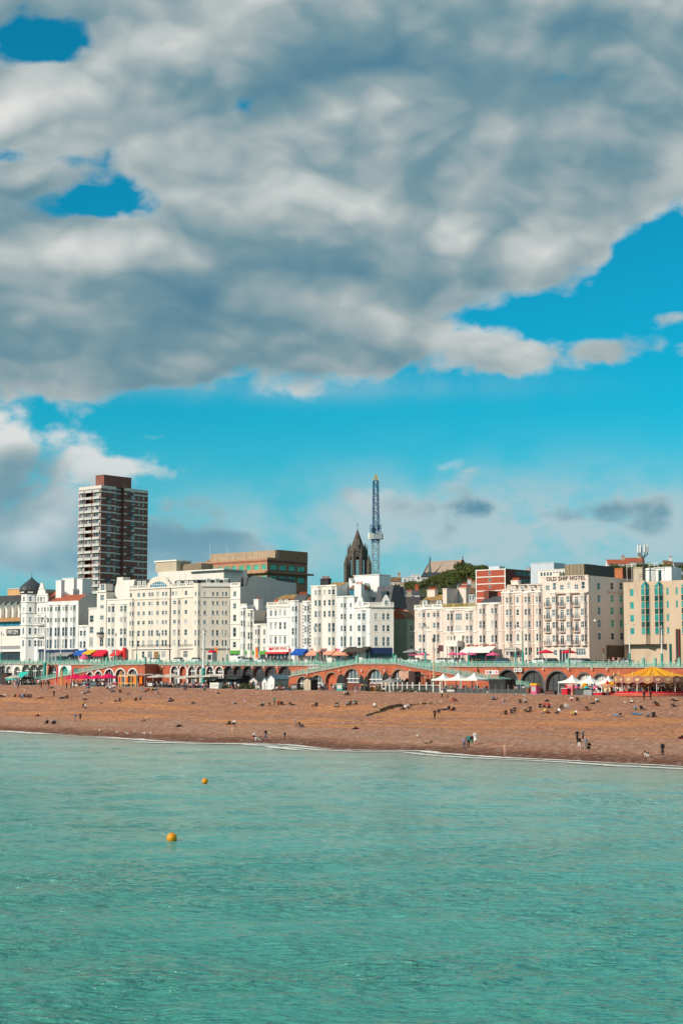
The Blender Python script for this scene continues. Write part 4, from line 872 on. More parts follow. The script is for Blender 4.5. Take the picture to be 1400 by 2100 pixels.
k = MB(); q = [R0 - o2 * .45, R1 - o2 * .45, R1, R0]; k.prism([(v.x, v.y) for v in q], zc, zc + .4, TRIM); k.obj('cornice', b.root)
k = MB(); n_ = 22
for i in range(n_ + 1): c = R0 + (R1 - R0) * (i / n_); k.box(c.x - .08, c.y - .08, zc + .4, c.x + .08, c.y + .08, zc + 1.2, TRIM)
k.bar((R0.x, R0.y, zc + 1.28), (R1.x, R1.y, zc + 1.28), .25, .16, TRIM); k.obj('balustrade', b.root)
for (P_, e_, o_, wd_, ht) in ((Vector((X(739), -.1)), Vector((1, 0)), Vector((0, 1)), 2.6, 3.0), (R0 + (R1 - R0) * .68, e2, o2, 2.6, 3.0)):
    k = MB(); pf = [(-.5, 0), (-.5, .35), (-.36, .42), (-.34, .66), (-.22, .74), (-.16, .92), (0, 1.0), (.16, .92), (.22, .74), (.34, .66), (.36, .42), (.5, .35), (.5, 0)]
    for y in (-.2, .5): f = [(P_.x + e_.x * x * wd_ + o_.x * y, P_.y + e_.y * x * wd_ + o_.y * y, zc + .4 + z * ht) for x, z in pf]; k.face(f[::-1] if y < 0 else f, WHITE)
    for (x0, z0), (x1, z1) in zip(pf[:-1], pf[1:]): k.face([(P_.x + e_.x * x0 * wd_ - o_.x * .2, P_.y + e_.y * x0 * wd_ - o_.y * .2, zc + .4 + z0 * ht), (P_.x + e_.x * x1 * wd_ - o_.x * .2, P_.y + e_.y * x1 * wd_ - o_.y * .2, zc + .4 + z1 * ht), (P_.x + e_.x * x1 * wd_ + o_.x * .5, P_.y + e_.y * x1 * wd_ + o_.y * .5, zc + .4 + z1 * ht), (P_.x + e_.x * x0 * wd_ + o_.x * .5, P_.y + e_.y * x0 * wd_ + o_.y * .5, zc + .4 + z0 * ht)], TRIM)
    k.obj('gable', b.root); a_ = P_ - e_ * .4 - o_ * .36; b.window(a_, a_ + e_ * .8, 0, zc + .7, .8, 1.2)
b.mansard(zc, b.z(1203, 770, 5) - zc, X(745), R1.x - 1.5, 4.5, 12, SLATE, 1.6, LEAD); k = MB(); k.box(X(760), 4.6, zc + .3, X(770), 5.6, b.z(1213, 768, 4), P_DARK); k.obj('attic_window', b.root)
b.shopfront(.1, w - .1, b.z(1327), BLACK, .7, P_DARK); b.awning(X(716), w + .6, b.z(1326), 1.2, 3.0, mat('dark_canopy', (.05, .045, .035)), -.2)
k = MB(); q = [R0 - o2 * .7, R1 - o2 * .7, R1 - o2 * .01, R0 - o2 * .01]; k.prism([(v.x, v.y) for v in q], b.z(1341, 780), b.z(1328, 780), NAVY); k.obj('shop_fascia', b.root)
k = MB(); q = [R0 - o2 * .1, R1 - o2 * .1, R1 - o2 * .01, R0 - o2 * .01]; k.prism([(v.x, v.y) for v in q], .6, b.z(1341, 780) - .02, P_DARK); k.obj('shop_glazing', b.root)
# side street houses
b = Bld('street_house', 'pale blue grey house with dark roof set back in the side street', 806, 834, 52, 55); zc = b.z(1273); b.facade((0, 0), (b.w, 0), 0, zc, BLUEW, [(1281, 1290), (1300, 1313), (1318, 1333)], [(811, 6), (828, 5.5), (818, 4, [1, 2])]); b.shell(zc, 9, BLUEW); b.done(); b.gable(zc, 2.6, -.2, b.w + .2, 0, 9, BROWNROOF, BLUEW); b.dormer(b.sx(816) - .7, zc + .5, 1.4, 1.4, .8, 2); b.chimney(b.w - 1.5, b.w, 4, 5, zc, zc + 3.6, DK_SHADE_BRICK, 3)
b = Bld('street_house', 'narrow green rendered house beside the pale blush mansard terrace', 834.5, 856, 50, 54); zc = b.z(1268); b.facade((0, 0), (b.w, 0), 0, zc, mat('green_render', (.30, .38, .29), .85), [(1283, 1294), (1303, 1318), (1324, 1336)], [(843, 6)]); b.shell(zc, 9, mat('green_render', (.22, .33, .24))); b.done(); b.gable(zc, 2.2, -.2, b.w + .2, 0, 9, BROWNROOF, BRICK); b.chimney(.3, 2.0, 4, 5, zc, zc + 3.4, BRICK, 4)
b = Bld('shed_block', 'long black clad block behind the side street houses', 798, 862, 70); zc = b.z(1225); strip(b.wall, (0, 0), (b.w, 0), 0, zc, [], CHAR); b.shell(zc, 10, CHAR); b.done()
for i in range(16): k = MB(); x_ = b.w * (i + .5) / 16; k.box(x_ - .06, -.08, b.z(1250), x_ + .06, -.003, zc, BLACK); k.obj('cladding_rib', b.root)
k = MB(); k.box(b.sx(834), -6, 0, b.w, -.5, b.z(1251, 850, -6), PEACH); k.obj('terrace_front', b.root)
# blush mansard terrace
rows = [(1256.5, 1266), (1277, 1288.5), (1301, 1317), (1329, 1341)]
b = simple('mansard_terrace', 'blush cream terrace with mossy mansard, two dormers and pots', 850, 907, 1249, PINK2, rows, [(878, 6, [0])], [(857, 873, 1253), (886, 902, 1253)], cornices=(1295,), bal=.9, p=.7); X = lambda px: b.sx(px)
b.mansard(b.zc, b.z(1230, 880) - b.zc, .6, b.w - .6, .9, 10, mat('weathered_slate', (.20, .17, .14), .85, .3), .7); b.gable(b.z(1231, 880), 1.7, .8, b.w - .8, 1.6, 9, MOSS, PINKC)
for px in (867, 896): b.dormer(X(px) - .75, b.zc + .9, 1.5, b.z(1231, px) - b.zc - .9, .8, 2)
b.chimney(X(858) - .2, X(858) + 2.3, 4, 5.4, b.zc - .5, b.z(1212, 866, 4), PINK2, 6); b.chimney(b.w - .6, b.w + .7, 1.0, 6, b.zc - 2, b.z(1209, 915, 2), PINK2, 0); b.chimney(b.w + .9, b.w + 3.2, 6, 7.2, b.zc - 2, b.z(1208, 925, 6), PINK2, 8)
k = MB(); k.face([(b.w + .72, 1, b.zc - 2), (b.w + .72, 12, b.zc - 2), (b.w + .72, 6, b.z(1209, 915, 2))], GREYW); k.obj('chimney_breast', b.root)
# portico terrace
rows = [(1258, 1272), (1283, 1294), (1304, 1320)]
b = simple('portico_terrace', 'blush cream terrace with yellow stained balustrade and white porch', 907.5, 977, 1247, PINK2, rows, [(940, 13, [0, 1], 'grid')], [(915, 930, 1254), (953, 970, 1254)], cornices=(1251, 1297), p=.8); X = lambda px: b.sx(px)
b.balustrade(b.zc + .25, .95, 0, b.w, mat('lichen_stone', (.45, .33, .12), .9, .3)); k = MB(); zq = b.z(1326, 937)
k.box(X(925), -2.6, zq, X(949), -.002, zq + 1.1, TRIM); k.prism([(X(924), -2.7), (X(950), -2.7), (X(950), -.003), (X(924), -.003)], zq + 1.1, zq + 1.5, TRIM)
for px in (926, 931, 943, 948): k.tube((X(px), -2.3, .5), (X(px), -2.3, zq), .22, .18, TRIM, 8)
k.obj('porch', b.root); k = MB(); k.box(X(932), -.08, .5, X(943), -.003, zq - .2, P_DARK); k.obj('door', b.root)
for px in (930, 948): k = MB(); z_ = b.z(1305, px); k.tube((X(px), -.4, zq + 1.5), (X(px), -.4, z_), .25, .25, TRIM, 8); k.box(X(px) - .35, -.75, z_, X(px) + .35, -.05, z_ + .3, TRIM); k.obj('column', b.root)
b.facade((.5, -.06), (.51, -.06), 0, .1, PINK2)
# twin bay with grey roof
rows = [(1247.5, 1259), (1273, 1288.5), (1302.5, 1318)]
b = simple('slate_roof_terrace', 'blush terrace with grey slate roof and white awning', 977.5, 1028, 1238, PINK2, rows, [], [(981, 996, 1241), (1005, 1021, 1241)], cornices=(1294,), p=.9); X = lambda px: b.sx(px)
b.gable(b.zc, 2.0, .3, b.w, .4, 8, SLATE, PINK2); b.chimney(.2, 1.6, 3, 7, b.zc - .5, b.z(1214, 990, 3), DK_SHADE_BRICK, 5); k = MB(); k.box(X(963), -2.4, b.z(1327) - .3, b.w - .4, -.95, b.z(1327), TRIM); k.obj('terrace_roof', b.root); b.awning(X(964), b.w - .4, b.z(1329), .9, 2.2, WCLOTH, -2.5); k = MB(); k.box(X(968), -2.2, .6, b.w - .5, -2.1, b.z(1331), P_DARK); k.obj('shop_glazing', b.root)
fl = MB()
for i in range(60): x_, = (random.uniform(X(966), b.w - .6),); z_ = b.z(1326) + random.uniform(0, .35); fl.box(x_, -2.35, z_, x_ + .22, -2.1, z_ + .2, RED if random.random() < .6 else mat('planter_leaf', (.05, .1, .02)))
fl.obj('flower_box', b.root)
# hotel annexe, four bays and dormers
rows = [(1224, 1236), (1249, 1262), (1274, 1287), (1300, 1315), (1328, 1344)]
b = simple('hotel_annexe', 'blush five storey hotel annexe with pilasters and pale mansard dormers', 1028.5, 1111.5, 1215, PINK2, rows, [(1061, 5.6)], [(1035.5, 1051, 1218), (1073.5, 1089, 1218), (1097, 1111, 1218)], cornices=(1221, 1242, 1293, 1321), p=.8); X = lambda px: b.sx(px)
b.mansard(b.zc, b.z(1197, 1070) - b.zc, .5, b.w - .1, .9, 11, mat('pale_roof_render', (.55, .47, .38), .85), .9)
for px in (1049, 1067, 1087, 1106): b.dormer(X(px) - .75, b.zc + .55, 1.5, b.z(1201, px) - b.zc - .55, .75, 2, PINK2)
for a_, c_ in ((1030, 1046), (1053, 1070), (1076, 1090), (1096, 1108)): b.balustrade(b.zc + .2, .75, X(a_), X(c_), PINK2)
for px in (1053.5, 1070, 1092, 1031): k = MB(); k.box(X(px) - .22, -.22, .2, X(px) + .22, -.003, b.zc - .1, PINKC); k.obj('pilaster', b.root)
b.chimney(.2, 2.4, 4, 5.2, b.zc, b.z(1193, 1036, 4), PINK2, 6); k = MB(); k.box(X(1045), -2.6, b.z(1336), X(1069), -.9, b.z(1332), GREYW); k.prism([(X(1044), -2.8), (X(1070), -2.8), (X(1070), -.8), (X(1044), -.8)], b.z(1332), b.z(1328), CONC, None, .7)
for px in (1047, 1055, 1067): k.tube((X(px), -2.3, .4), (X(px), -2.3, b.z(1336)), .16, .14, GREYW)
k.obj('porch', b.root)
# Old Ship Hotel
b = Bld('seafront_hotel', 'blush pink hotel with OLD SHIP HOTEL lettering and curved balconies', 1112.5, 1207.5); X = lambda px: b.sx(px); w = b.w; zc = b.z(1182)
rt = [(1199, 1209.5), (1194, 1209)]; rows = [(1223, 1236), (1249, 1263), (1275, 1288), (1302, 1317)]; rd = [(1224, 1243), (1249.5, 1269), (1275.5, 1295), (1303, 1322)]
cols = [(x_, 7.6, [0, 1, 2, 3], 'door') for x_ in (1123, 1152, 1182)]
wins = []
for i, px in enumerate((1123, 1137, 1152, 1167, 1182, 1196)):
    r_ = rt[0] if i % 2 == 0 else rt[1]; wpx = 8 if i % 2 == 0 else 7; wins.append((X(px - wpx / 2), b.z(r_[1]), X(px + wpx / 2) - X(px - wpx / 2), b.z(r_[0]) - b.z(r_[1]), 'cross' if i % 2 == 0 else 'sash', None))
wins += [(X(1134), b.z(1344), X(1141) - X(1134), b.z(1332) - b.z(1344), 'sash', None)]
wins += [(X(1179.5), b.z(1344), X(1199.5) - X(1179.5), b.z(1330) - b.z(1344), 'grid', None)]
b.facade((0, 0), (w, 0), 0, zc, PINK2, rd, cols, wins, xr=1160)
SD = 26.0; sxp = lambda px: b.sx(px, (w, 0), (w, SD)); hs = []
SR = [(1195, 1209), (1220, 1235), (1245, 1260), (1271, 1286), (1298, 1312)]
for i, r_ in enumerate(SR):
    for px, wp, g_ in ((1228, 6, P_MID), (1255, 6.5, P_GREEN), (1274, 6.5, P_GREEN)):
        s0, s1 = sxp(px - wp / 2), sxp(px + wp / 2); p_ = b.wd(w, s0); zl_, zu = Zat(px, r_[1], p_) - b.zb, Zat(px, r_[0], p_) - b.zb; hs.append(b.window((w, 0), (w, SD), s0, zl_, s1 - s0, zu - zl_, 'sash', g_ if 0 < i < 4 else P_DARK))
strip(b.wall, (w, 0), (w, SD), 0, zc, hs, PINK2); strip(b.wall, (0, SD), (0, 0), 0, zc, [], PINK2); b.wall.face([(0, 0, zc - .3), (w, 0, zc - .3), (w, SD, zc - .3), (0, SD, zc - .3)], CONC); b.done()
b.text('OLD SHIP HOTEL', w * .52, b.z(1192.4), 1.42, mat('dark_bronze_letter', (.05, .03, .02)), -.12, 1.06, .05, 'CENTER', .98)
for px in (1130.5, 1160, 1189.5): b.bay(px, px + 14.5, 1217.5, rows, m=PINK2, bot=1324, p=.8, frac=.56, xr=1160, ww=.8, style='cross')
b.band(b.z(1217.5), .3, .7, PINKC, X(1129), w, 'canopy_band'); b.band(b.z(1325), .3, .15, PINKC)
for px in (1123, 1152, 1182):
    for r_ in (1243, 1269, 1295, 1322):
        k = MB(); z_ = b.z(r_); c = X(px); wv = 1.05; pts = [(c + wv * math.cos(math.pi * i / 8), -.02 - .75 * math.sin(math.pi * i / 8)) for i in range(9)]
        k.prism(pts[::-1], z_ - .25, z_, PINKC); o = k.obj('balcony', b.root); r2 = MB()
        for i in range(9): x_, y_ = pts[i]; r2.tube((x_, y_, z_), (x_, y_, z_ + 1.0), .03, .03, CHAR, 4)
        for zz in (z_ + .98, z_ + .5):
            for i in range(8): r2.bar((*pts[i], zz), (*pts[i + 1], zz), .05, .05, CHAR)
        r2.obj('balcony_rail', o)
k = MB(); k.box(b.sx(1160, y=6), 6, zc - .3, b.sx(1198, y=6), 12, b.z(1157, 1180, 6), BROWNP); o = k.obj('plant_room', b.root); zz1 = b.z(1157, 1180, 6)
xp0, xp1 = b.sx(1160, y=6), b.sx(1198, y=6)
for i in range(6): k = MB(); x_ = xp0 + (xp1 - xp0) * i / 5; k.box(x_ - .08, 5.85, zc - .2, x_ + .08, 5.99, zz1, mat('plant_rib', (.36, .29, .17))); k.obj('cladding_rib', o)
k = MB(); k.box(xp1 + .02, 6.3, zc - .3, xp1 + .3, 20, zz1 - .1, mat('dark_louvre', (.07, .065, .06))); k.box(xp0, 12.1, zc - .3, xp1, 20, zz1 - .15, BROWNP); k.obj('plant_screen', b.root)
k = MB(); k.box(.3, 4, zc - .3, 2.4, 9, b.z(1176, 1118, 4), CREAM); k.obj('stair_head', b.root)
b.band(zc - .05, .2, .08, PINK2, name='parapet'); k = MB(); k.box(w + .02, 8, .3, w + .5, 22, b.z(1322, 1240), mat('brown_shopfront', (.14, .09, .06))); k.obj('side_shopfront', b.root); k = MB(); k.box(w + .01, 8.5, b.z(1214, 1245, 8), w + .35, SD, b.z(1214, 1245, 8) + .25, PINKC); k.obj('side_cornice', b.root)
k = MB(); k.tube((w, 1.2, b.z(1273, 1212)), (w + .9, 1.2, b.z(1271, 1212)), .05, .05, WHITEM); k.box(w + .8, 1.05, b.z(1274, 1212), w + 1.2, 1.35, b.z(1270, 1212), WHITEM); k.obj('wall_light', b.root)
b.shopfront(X(1145), X(1165), b.z(1328), GREYW, .5, P_DARK, n=3)
k = MB(); k.box(.0, 0, 0, .01, .01, .01, PINK2)
# sandstone modern hotel
b = Bld('modern_hotel', 'sandstone clad modern hotel with angular teal glass oriel windows', 1279.5, 1460, 25.0); X = lambda px: b.sx(px); w = b.w; zc = b.z(1192, 1340); zo = b.z(1321, 1320); xo = X(1366)
rows = [(1207, 1222), (1234, 1248.5), (1260.5, 1275), (1287, 1301)]
b.facade((0, 0), (xo, 0), zo, zc, SAND, rows, [(1295.5, 8)], xr=1320, style='plain', gm=P_TEAL, fm=SAND)
b.facade((xo, 0), (w, 0), 0, zc, SAND, rows, [(1369, 4.6), (1388, 4.6, [0, 1])], xr=1320, style='plain', gm=P_TEAL, fm=SAND)
strip(b.wall, (0, 1.8), (xo, 1.8), 0, zo, [], SAND); b.wall.face([(0, 0, zo), (0, 1.8, zo), (xo, 1.8, zo), (xo, 0, zo)], SAND); strip(b.wall, (xo, 1.8), (xo, 0), 0, zo, [], SAND)
strip(b.wall, (0, 18), (0, 0), 0, zc, [], SAND); strip(b.wall, (w, 0), (w, 18), 0, zc, [], SAND); b.wall.face([(0, 0, zc - .4), (w, 0, zc - .4), (w, 18, zc - .4), (0, 18, zc - .4)], CONC); b.done()
for x0_, x1_, yb_ in ((1313.5, 1332.5, 1321), (1341, 1360.5, 1321), (1396, 1416, 1340)):
    f0, fm_, f1 = b.sx(x0_ + 1), b.sx((x0_ + x1_) / 2, y=-1.0), b.sx(x1_); pts = [Vector((f0, 0)), Vector((fm_, -1.0)), Vector((f1, 0))]; z0, z1 = b.z(yb_, x0_), b.z(1202, x0_)
    k = MB(); zg0 = b.z(1302, x0_)
    for q0, q1 in zip(pts[:-1], pts[1:]): strip(k, q0, q1, z0, zg0, [], SAND)
    k.face([(q.x, q.y, z0) for q in reversed(pts)], SAND); k.obj('oriel_base', b.root)
    for q0, q1 in zip(pts[:-1], pts[1:]):
        e_ = (q1 - q0).normalized(); L = (q1 - q0).length
        for i, r_ in enumerate(rows):
            za, zb2 = b.z(r_[1], 1320), b.z(r_[0], 1320); k = MB(); k.face([(q0.x, q0.y, za), (q1.x, q1.y, za), (q1.x, q1.y, zb2), (q0.x, q0.y, zb2)], P_TEAL); k.obj('pane', b.root)
            zn = b.z(rows[i - 1][1], 1320) if i else z1 + .1
            k = MB(); k.face([(q0.x, q0.y, zb2), (q1.x, q1.y, zb2), (q1.x, q1.y, zn), (q0.x, q0.y, zn)], P_DKTEAL if i else P_TEAL); k.obj('spandrel', b.root)
    k = MB()
    for q in pts:
        k.box(q.x - .09, q.y - .09, zg0, q.x + .09, q.y + .09, z1 + .1, SAND)
    for r_ in rows:
        for y_ in r_:
            for q0, q1 in zip(pts[:-1], pts[1:]): k.bar((q0.x, q0.y - .03, b.z(y_, 1320)), (q1.x, q1.y - .03, b.z(y_, 1320)), .12, .12, SAND)
    k.obj('oriel_frame', b.root)
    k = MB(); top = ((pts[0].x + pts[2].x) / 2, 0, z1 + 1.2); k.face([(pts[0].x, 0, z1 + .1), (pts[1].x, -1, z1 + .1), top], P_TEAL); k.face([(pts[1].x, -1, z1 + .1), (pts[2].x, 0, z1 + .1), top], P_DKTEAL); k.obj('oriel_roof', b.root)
for i in range(1, 7): k = MB(); x_ = w * i / 7; k.box(x_ - .02, -.012, b.z(1200), x_ + .02, -.002, zc, mat('panel_joint', (.30, .23, .15))); k.obj('panel_joint', b.root)
k = MB(); k.box(X(1366.5) + .6, -.2, .4, X(1372) + .4, -.004, zo, P_DKTEAL); k.obj('stair_glazing', b.root)
k = MB(); k.box(X(1386), -.5, .4, X(1393), -.004, b.z(1290, 1390), mat('red_brown_steel', (.2, .05, .03))); k.obj('entrance_surround', b.root); k = MB(); k.box(X(1388), -.6, .5, X(1391), -.51, b.z(1293, 1390), P_DARK); k.obj('entrance_glazing', b.root)
# ------------------------------------------------------------------ buildings behind the front
def at(px, y, py=1200): r = ray(px, py); return Vector((r.x / r.y * y, y))
def zpx(px, py, y): r = ray(px, py); return CAMZ + r.z / r.y * y
# tower block
cn = at(207, 730, 1100); LW, RWD = 14.2, 27.5
b = Bld('tower_block', 'tall brick tower block banded in white beside the cloud bank', 160, 207, ab=(cn - RT * LW, cn), zb=14.0, cat='tower'); w = b.w; zt = zpx(207, 995, 730) - b.zb; FH = 14.0 * 730 / 3500
TBR = mat('tower_brick', (0.27, 0.105, 0.085), .9, .2, .8); nfl = int(zt / FH)
hl, hr1, hr2, hr3 = [], [], [], []
SEG = [((w, 0), (w, 8.6)), ((w - 1.8, 8.6), (w - 1.8, 13.2)), ((w, 13.2), (w, RWD))]; HS = [[], [], []]
WALLS = MB()
for f in range(nfl - 17, nfl):
    z0 = zt - (nfl - f) * FH + .35; wz, wh = z0 + .95, 1.45
    open_ = random.random() < .45
    for (a, c, n_) in ((.03, .27, 3), (.30, .62, 4), (.66, .98, 3)):
        if a == .30 and open_:
            hl.append((LW * a, LW * c, z0 + .25, z0 + 2.45)); continue
        for i in range(n_):
            s0 = LW * (a + (c - a) * i / n_) + .05; ww = LW * (c - a) / n_ - .1; ww = round(ww / .05) * .05
            hl.append(b.window((0, 0), (w, 0), s0, wz, ww, wh, 'plain', random.choice([P_MID, P_PALE, P_DARK])))
    for (t, ww, sg, off) in ((.17, 2.0, 0, 0), (.29, 1.1, 0, 0), (.42, 1.3, 1, 8.6), (.49, 1.1, 1, 8.6), (.68, 2.2, 2, 13.2), (.81, 1.1, 2, 13.2), (.90, .9, 2, 13.2)):
        if random.random() < .08: continue
        q0, q1 = SEG[sg]; st = 'case' if ww > 1.5 else 'plain'; hh = wh if random.random() < .75 else 1.0
        HS[sg].append(b.window(q0, q1, t * RWD - off - ww / 2, wz + (wh - hh), ww, hh, st, random.choice([P_MID, P_DARK, P_MID, P_PALE])))
strip(b.wall, (0, 0), (w, 0), 0, zt, hl, TBR)
for (q0, q1), h_ in zip(SEG, HS): strip(b.wall, q0, q1, 0, zt, h_, TBR)
strip(b.wall, (w - 1.8, 8.6), (w, 8.6), 0, zt, [], TBR); strip(b.wall, (w, 8.6), (w - 1.8, 8.6), 0, zt, [], TBR); strip(b.wall, (w - 1.8, 13.2), (w, 13.2), 0, zt, [], TBR)
strip(b.wall, (0, RWD), (0, 0), 0, zt, [], TBR); b.wall.face([(0, 0, zt - .2), (w, 0, zt - .2), (w, RWD, zt - .2), (0, RWD, zt - .2)], CONC); strip(b.wall, (0, 1.6), (w, 1.6), 0, zt - 1, [], DK_SHADE_BRICK)
b.done(); PB = mat('pale_slab_band', (.74, .68, .62), .8, .1)
for f in range(nfl - 17, nfl + 1):
    z0 = zt - (nfl - f) * FH; k = MB(); hh = .62 if f < nfl else 1.3; z0 -= 0 if f < nfl else 1.3
    k.box(-.12, -.16, z0, w + .12, -.003, z0 + hh, PB); k.box(w + .003, -.003, z0, w + .12, 8.6, z0 + hh, PB); k.box(w - 1.797, 8.6, z0, w - 1.68, 13.2, z0 + hh, PB); k.box(w + .003, 13.2, z0, w + .12, RWD, z0 + hh, PB); k.obj('slab_band', b.root)
    if f < nfl:
        for (a, c) in ((.03, .27), (.66, .98), (.30, .62)):
            k = MB(); k.box(LW * a, -.75, z0 + .1, LW * c, -.17, z0 + .28, PB); k.box(LW * a, -.75, z0 + .28, LW * c, -.70, z0 + 1.1, mat('balcony_panel', (.55, .57, .56), .4)); k.obj('balcony', b.root)
        k = MB(); k.box(w + .121, 15.2 if f % 3 else 2.6, z0 + .1, w + .7, 18.4 if f % 3 else 5.4, z0 + .95, mat('balcony_panel_dark', (.13, .10, .10), .5)); k.obj('balcony', b.root)
k = MB(); zq = zpx(240, 976, 735) - b.zb; k.box(w - 6, 2, zt - .2, w - .6, 18, zq, TBR); k.box(w - 6.1, 1.9, zq + .002, w - .5, 18.1, zq + .2, DK_SHADE_BRICK); k.obj('lift_house', b.root)
k = MB()
for i in range(12): k.tube((w * i / 11, .1, zt), (w * i / 11, .1, zt + .9), .03, .03, GREYM, 4)
k.bar((0, .1, zt + .9), (w, .1, zt + .9), .05, .05, GREYM); k.bar((w - .1, .1, zt + .9), (w - .1, RWD, zt + .9), .05, .05, GREYM); k.tube((w - 6, 3, zt), (w - 6, 3, zq + 2), .08, .05, WHITEM); k.obj('roof_rail', b.root)

# brick conference hotel with green glass
cn = at(548, 600, 1150); LW, RWD = 36.0, 21.5; CB = mat('tan_brick', (.46, .26, .15), .9, .15); CB_SHADE = mat('shade_toned_tan_brick', (.30, .17, .11), .9, .15)  # second brick is the tan one darkened, shade put into its colour
b = Bld('brick_hotel', 'broad tan brick hotel with green tinted windows behind the white terrace', 395, 548, ab=(cn - RT * LW, cn), zb=14.0); w = b.w; Zq = lambda py: zpx(548, py, 600) - b.zb; zt = Zq(1145)
hs = []; n_ = 10
for r_, x0_ in (((1157, 1168), .2), ((1180, 1196), .2)):
    for i in range(n_): hs.append(b.window((0, 0), (w, 0), w * (i + x0_) / n_, Zq(r_[1]), w / n_ * .68, Zq(r_[0]) - Zq(r_[1]), 'plain', P_GREEN, CB))
strip(b.wall, (0, 0), (w, 0), 0, zt, hs, CB); hs = []
for r_ in ((1157, 1168), (1180, 1192)):
    for i in range(4): hs.append(b.window((w, 0), (w, RWD), 1.6 + i * 4.9, Zq(r_[1]), 3.6, Zq(r_[0]) - Zq(r_[1]), 'case', P_GREEN, CHAR))
strip(b.wall, (w, 0), (w, RWD), 0, Zq(1143), hs, CB_SHADE); strip(b.wall, (0, RWD), (0, 0), 0, zt, [], CB); b.wall.face([(0, 0, zt - .2), (w, 0, zt - .2), (w, RWD, zt - .2), (0, RWD, zt - .2)], CONC); b.done()
k = MB(); k.box(4, 4.5, zt - .2, w - .4, RWD, Zq(1130) + .6, mat('timber_screen', (.42, .30, .20), .85)); o = k.obj('plant_screen', b.root)
for i in range(12): k = MB(); x_ = 4 + (w - 4.4) * i / 11; k.box(x_ - .1, 4.38, zt, x_ + .1, 4.498, Zq(1131), mat('screen_post', (.6, .5, .38))); k.obj('screen_post', o)
k = MB(); k.box(w - .38, 5, zt - .2, w + .02, RWD + .1, Zq(1129) + .6, CB_SHADE); k.obj('dark_screen', b.root)
k = MB(); k.box(-.5, -1.4, Zq(1175), w + 1.4, -.003, Zq(1171.5), CB); k.box(w + .003, -1.4, Zq(1175), w + 1.4, RWD + 2, Zq(1171.5), CB_SHADE); k.obj('overhang', b.root)
for py, hh in ((1152, .5), (1150, .3)): k = MB(); k.box(0, -.06, Zq(py), w, -.003, Zq(py) + hh, mat('red_band_brick', (.36, .12, .08))); k.box(w + .003, 0, Zq(py), w + .06, RWD, Zq(py) + hh, mat('shade_toned_red_band', (.2, .07, .05))); k.obj('brick_band', b.root)  # side band repeats the red darkened, with the shade in its colour
for x_, h_ in ((2, 6), (w * .3, 3.5), (w + 0, 3)): k = MB(); k.tube((x_, 6, zt), (x_, 6, zt + h_ + 2), .07, .04, WHITEM, 5); k.obj('aerial', b.root)
for i in range(2): k = MB(); x_ = .5 + i * 1.2; k.box(x_, 6, zt, x_ + 4, 12, Zq(1137 - i * 2), CB_SHADE); k.obj('stair_head', b.root)

# church with dark stone spire
STN = mat('dark_flint_stone', (.12, .10, .085), .95, .35, 1.2, bump=.4, dirt=.4); c = at(733, 620); b = Bld('church_tower', 'dark stone octagonal church spire with corner pinnacles', 714, 752, ab=(c - Vector((3.4, 0)), c + Vector((3.4, 0))), zb=14, cat='church'); Zq = lambda py: zpx(733, py, 620) - b.zb
cx, cy = 3.4, 3.4; oct_ = lambda r, a0=math.pi / 8: [(cx + r * math.cos(a0 + i * math.pi / 4), cy + r * math.sin(a0 + i * math.pi / 4)) for i in range(8)]
k = MB(); k.box(-.6, -.2, 0, 7.4, 7.2, Zq(1183), STN); k.obj('tower_base', b.root)
pts = oct_(3.75); k = MB()
for i in range(8):
    q0, q1 = Vector(pts[i]), Vector(pts[(i + 1) % 8]); L = (q1 - q0).length; strip(k, q0, q1, Zq(1183), Zq(1131), [(L * .3, L * .7, Zq(1180), Zq(1146))], STN, .5)
k.prism(oct_(3.95), Zq(1131), Zq(1127), STN); k.obj('lantern', b.root)
for i in range(8):
    q0, q1 = Vector(pts[i]), Vector(pts[(i + 1) % 8]); e_ = (q1 - q0).normalized(); L = (q1 - q0).length; o_ = Vector((-e_.y, e_.x)); k = MB()
    for j in range(10):
        z_ = Zq(1180) + (Zq(1146) - Zq(1180)) * (j + .5) / 10; m0 = q0 + e_ * L * .3 + o_ * .3; m1 = q0 + e_ * L * .7 + o_ * .3; k.bar((m0.x, m0.y, z_), (m1.x, m1.y, z_ + .0), .35, .14, mat('louvre_stone', (.24, .18, .13)))
    a0 = q0 + e_ * L * .3; a1 = q0 + e_ * L * .7; am = (a0 + a1) / 2 ; k.face([(a0.x, a0.y, Zq(1146)), (a1.x, a1.y, Zq(1146)), (am.x, am.y, Zq(1138))], BLACK); k.obj('belfry_louvre', b.root)
    k = MB(); k.tube((q0.x, q0.y, Zq(1183)), (q0.x, q0.y, Zq(1129)), .38, .32, STN, 6); k.tube((q0.x, q0.y, Zq(1129)), (q0.x, q0.y, Zq(1116)), .30, .04, STN, 6); k.obj('pinnacle', b.root)
k = MB(); k.prism(oct_(3.0), Zq(1127), Zq(1084), STN, None, .04); sp = k.obj('spire', b.root); k = MB(); k.tube((cx, cy, Zq(1086)), (cx, cy, Zq(1070)), .10, .05, BLACK); k.box(cx - .5, cy - .05, Zq(1075), cx + .5, cy + .05, Zq(1074.2), BLACK); k.obj('cross', sp)
for i in range(4):
    a = i * math.pi / 2; k = MB(); x_, y_ = cx + 2.7 * math.cos(a), cy + 2.7 * math.sin(a); k.prism([(x_ - .6, y_ - .6), (x_ + .6, y_ - .6), (x_ + .6, y_ + .6), (x_ - .6, y_ + .6)], Zq(1127), Zq(1112), STN, None, .1); k.obj('spire_light', sp)
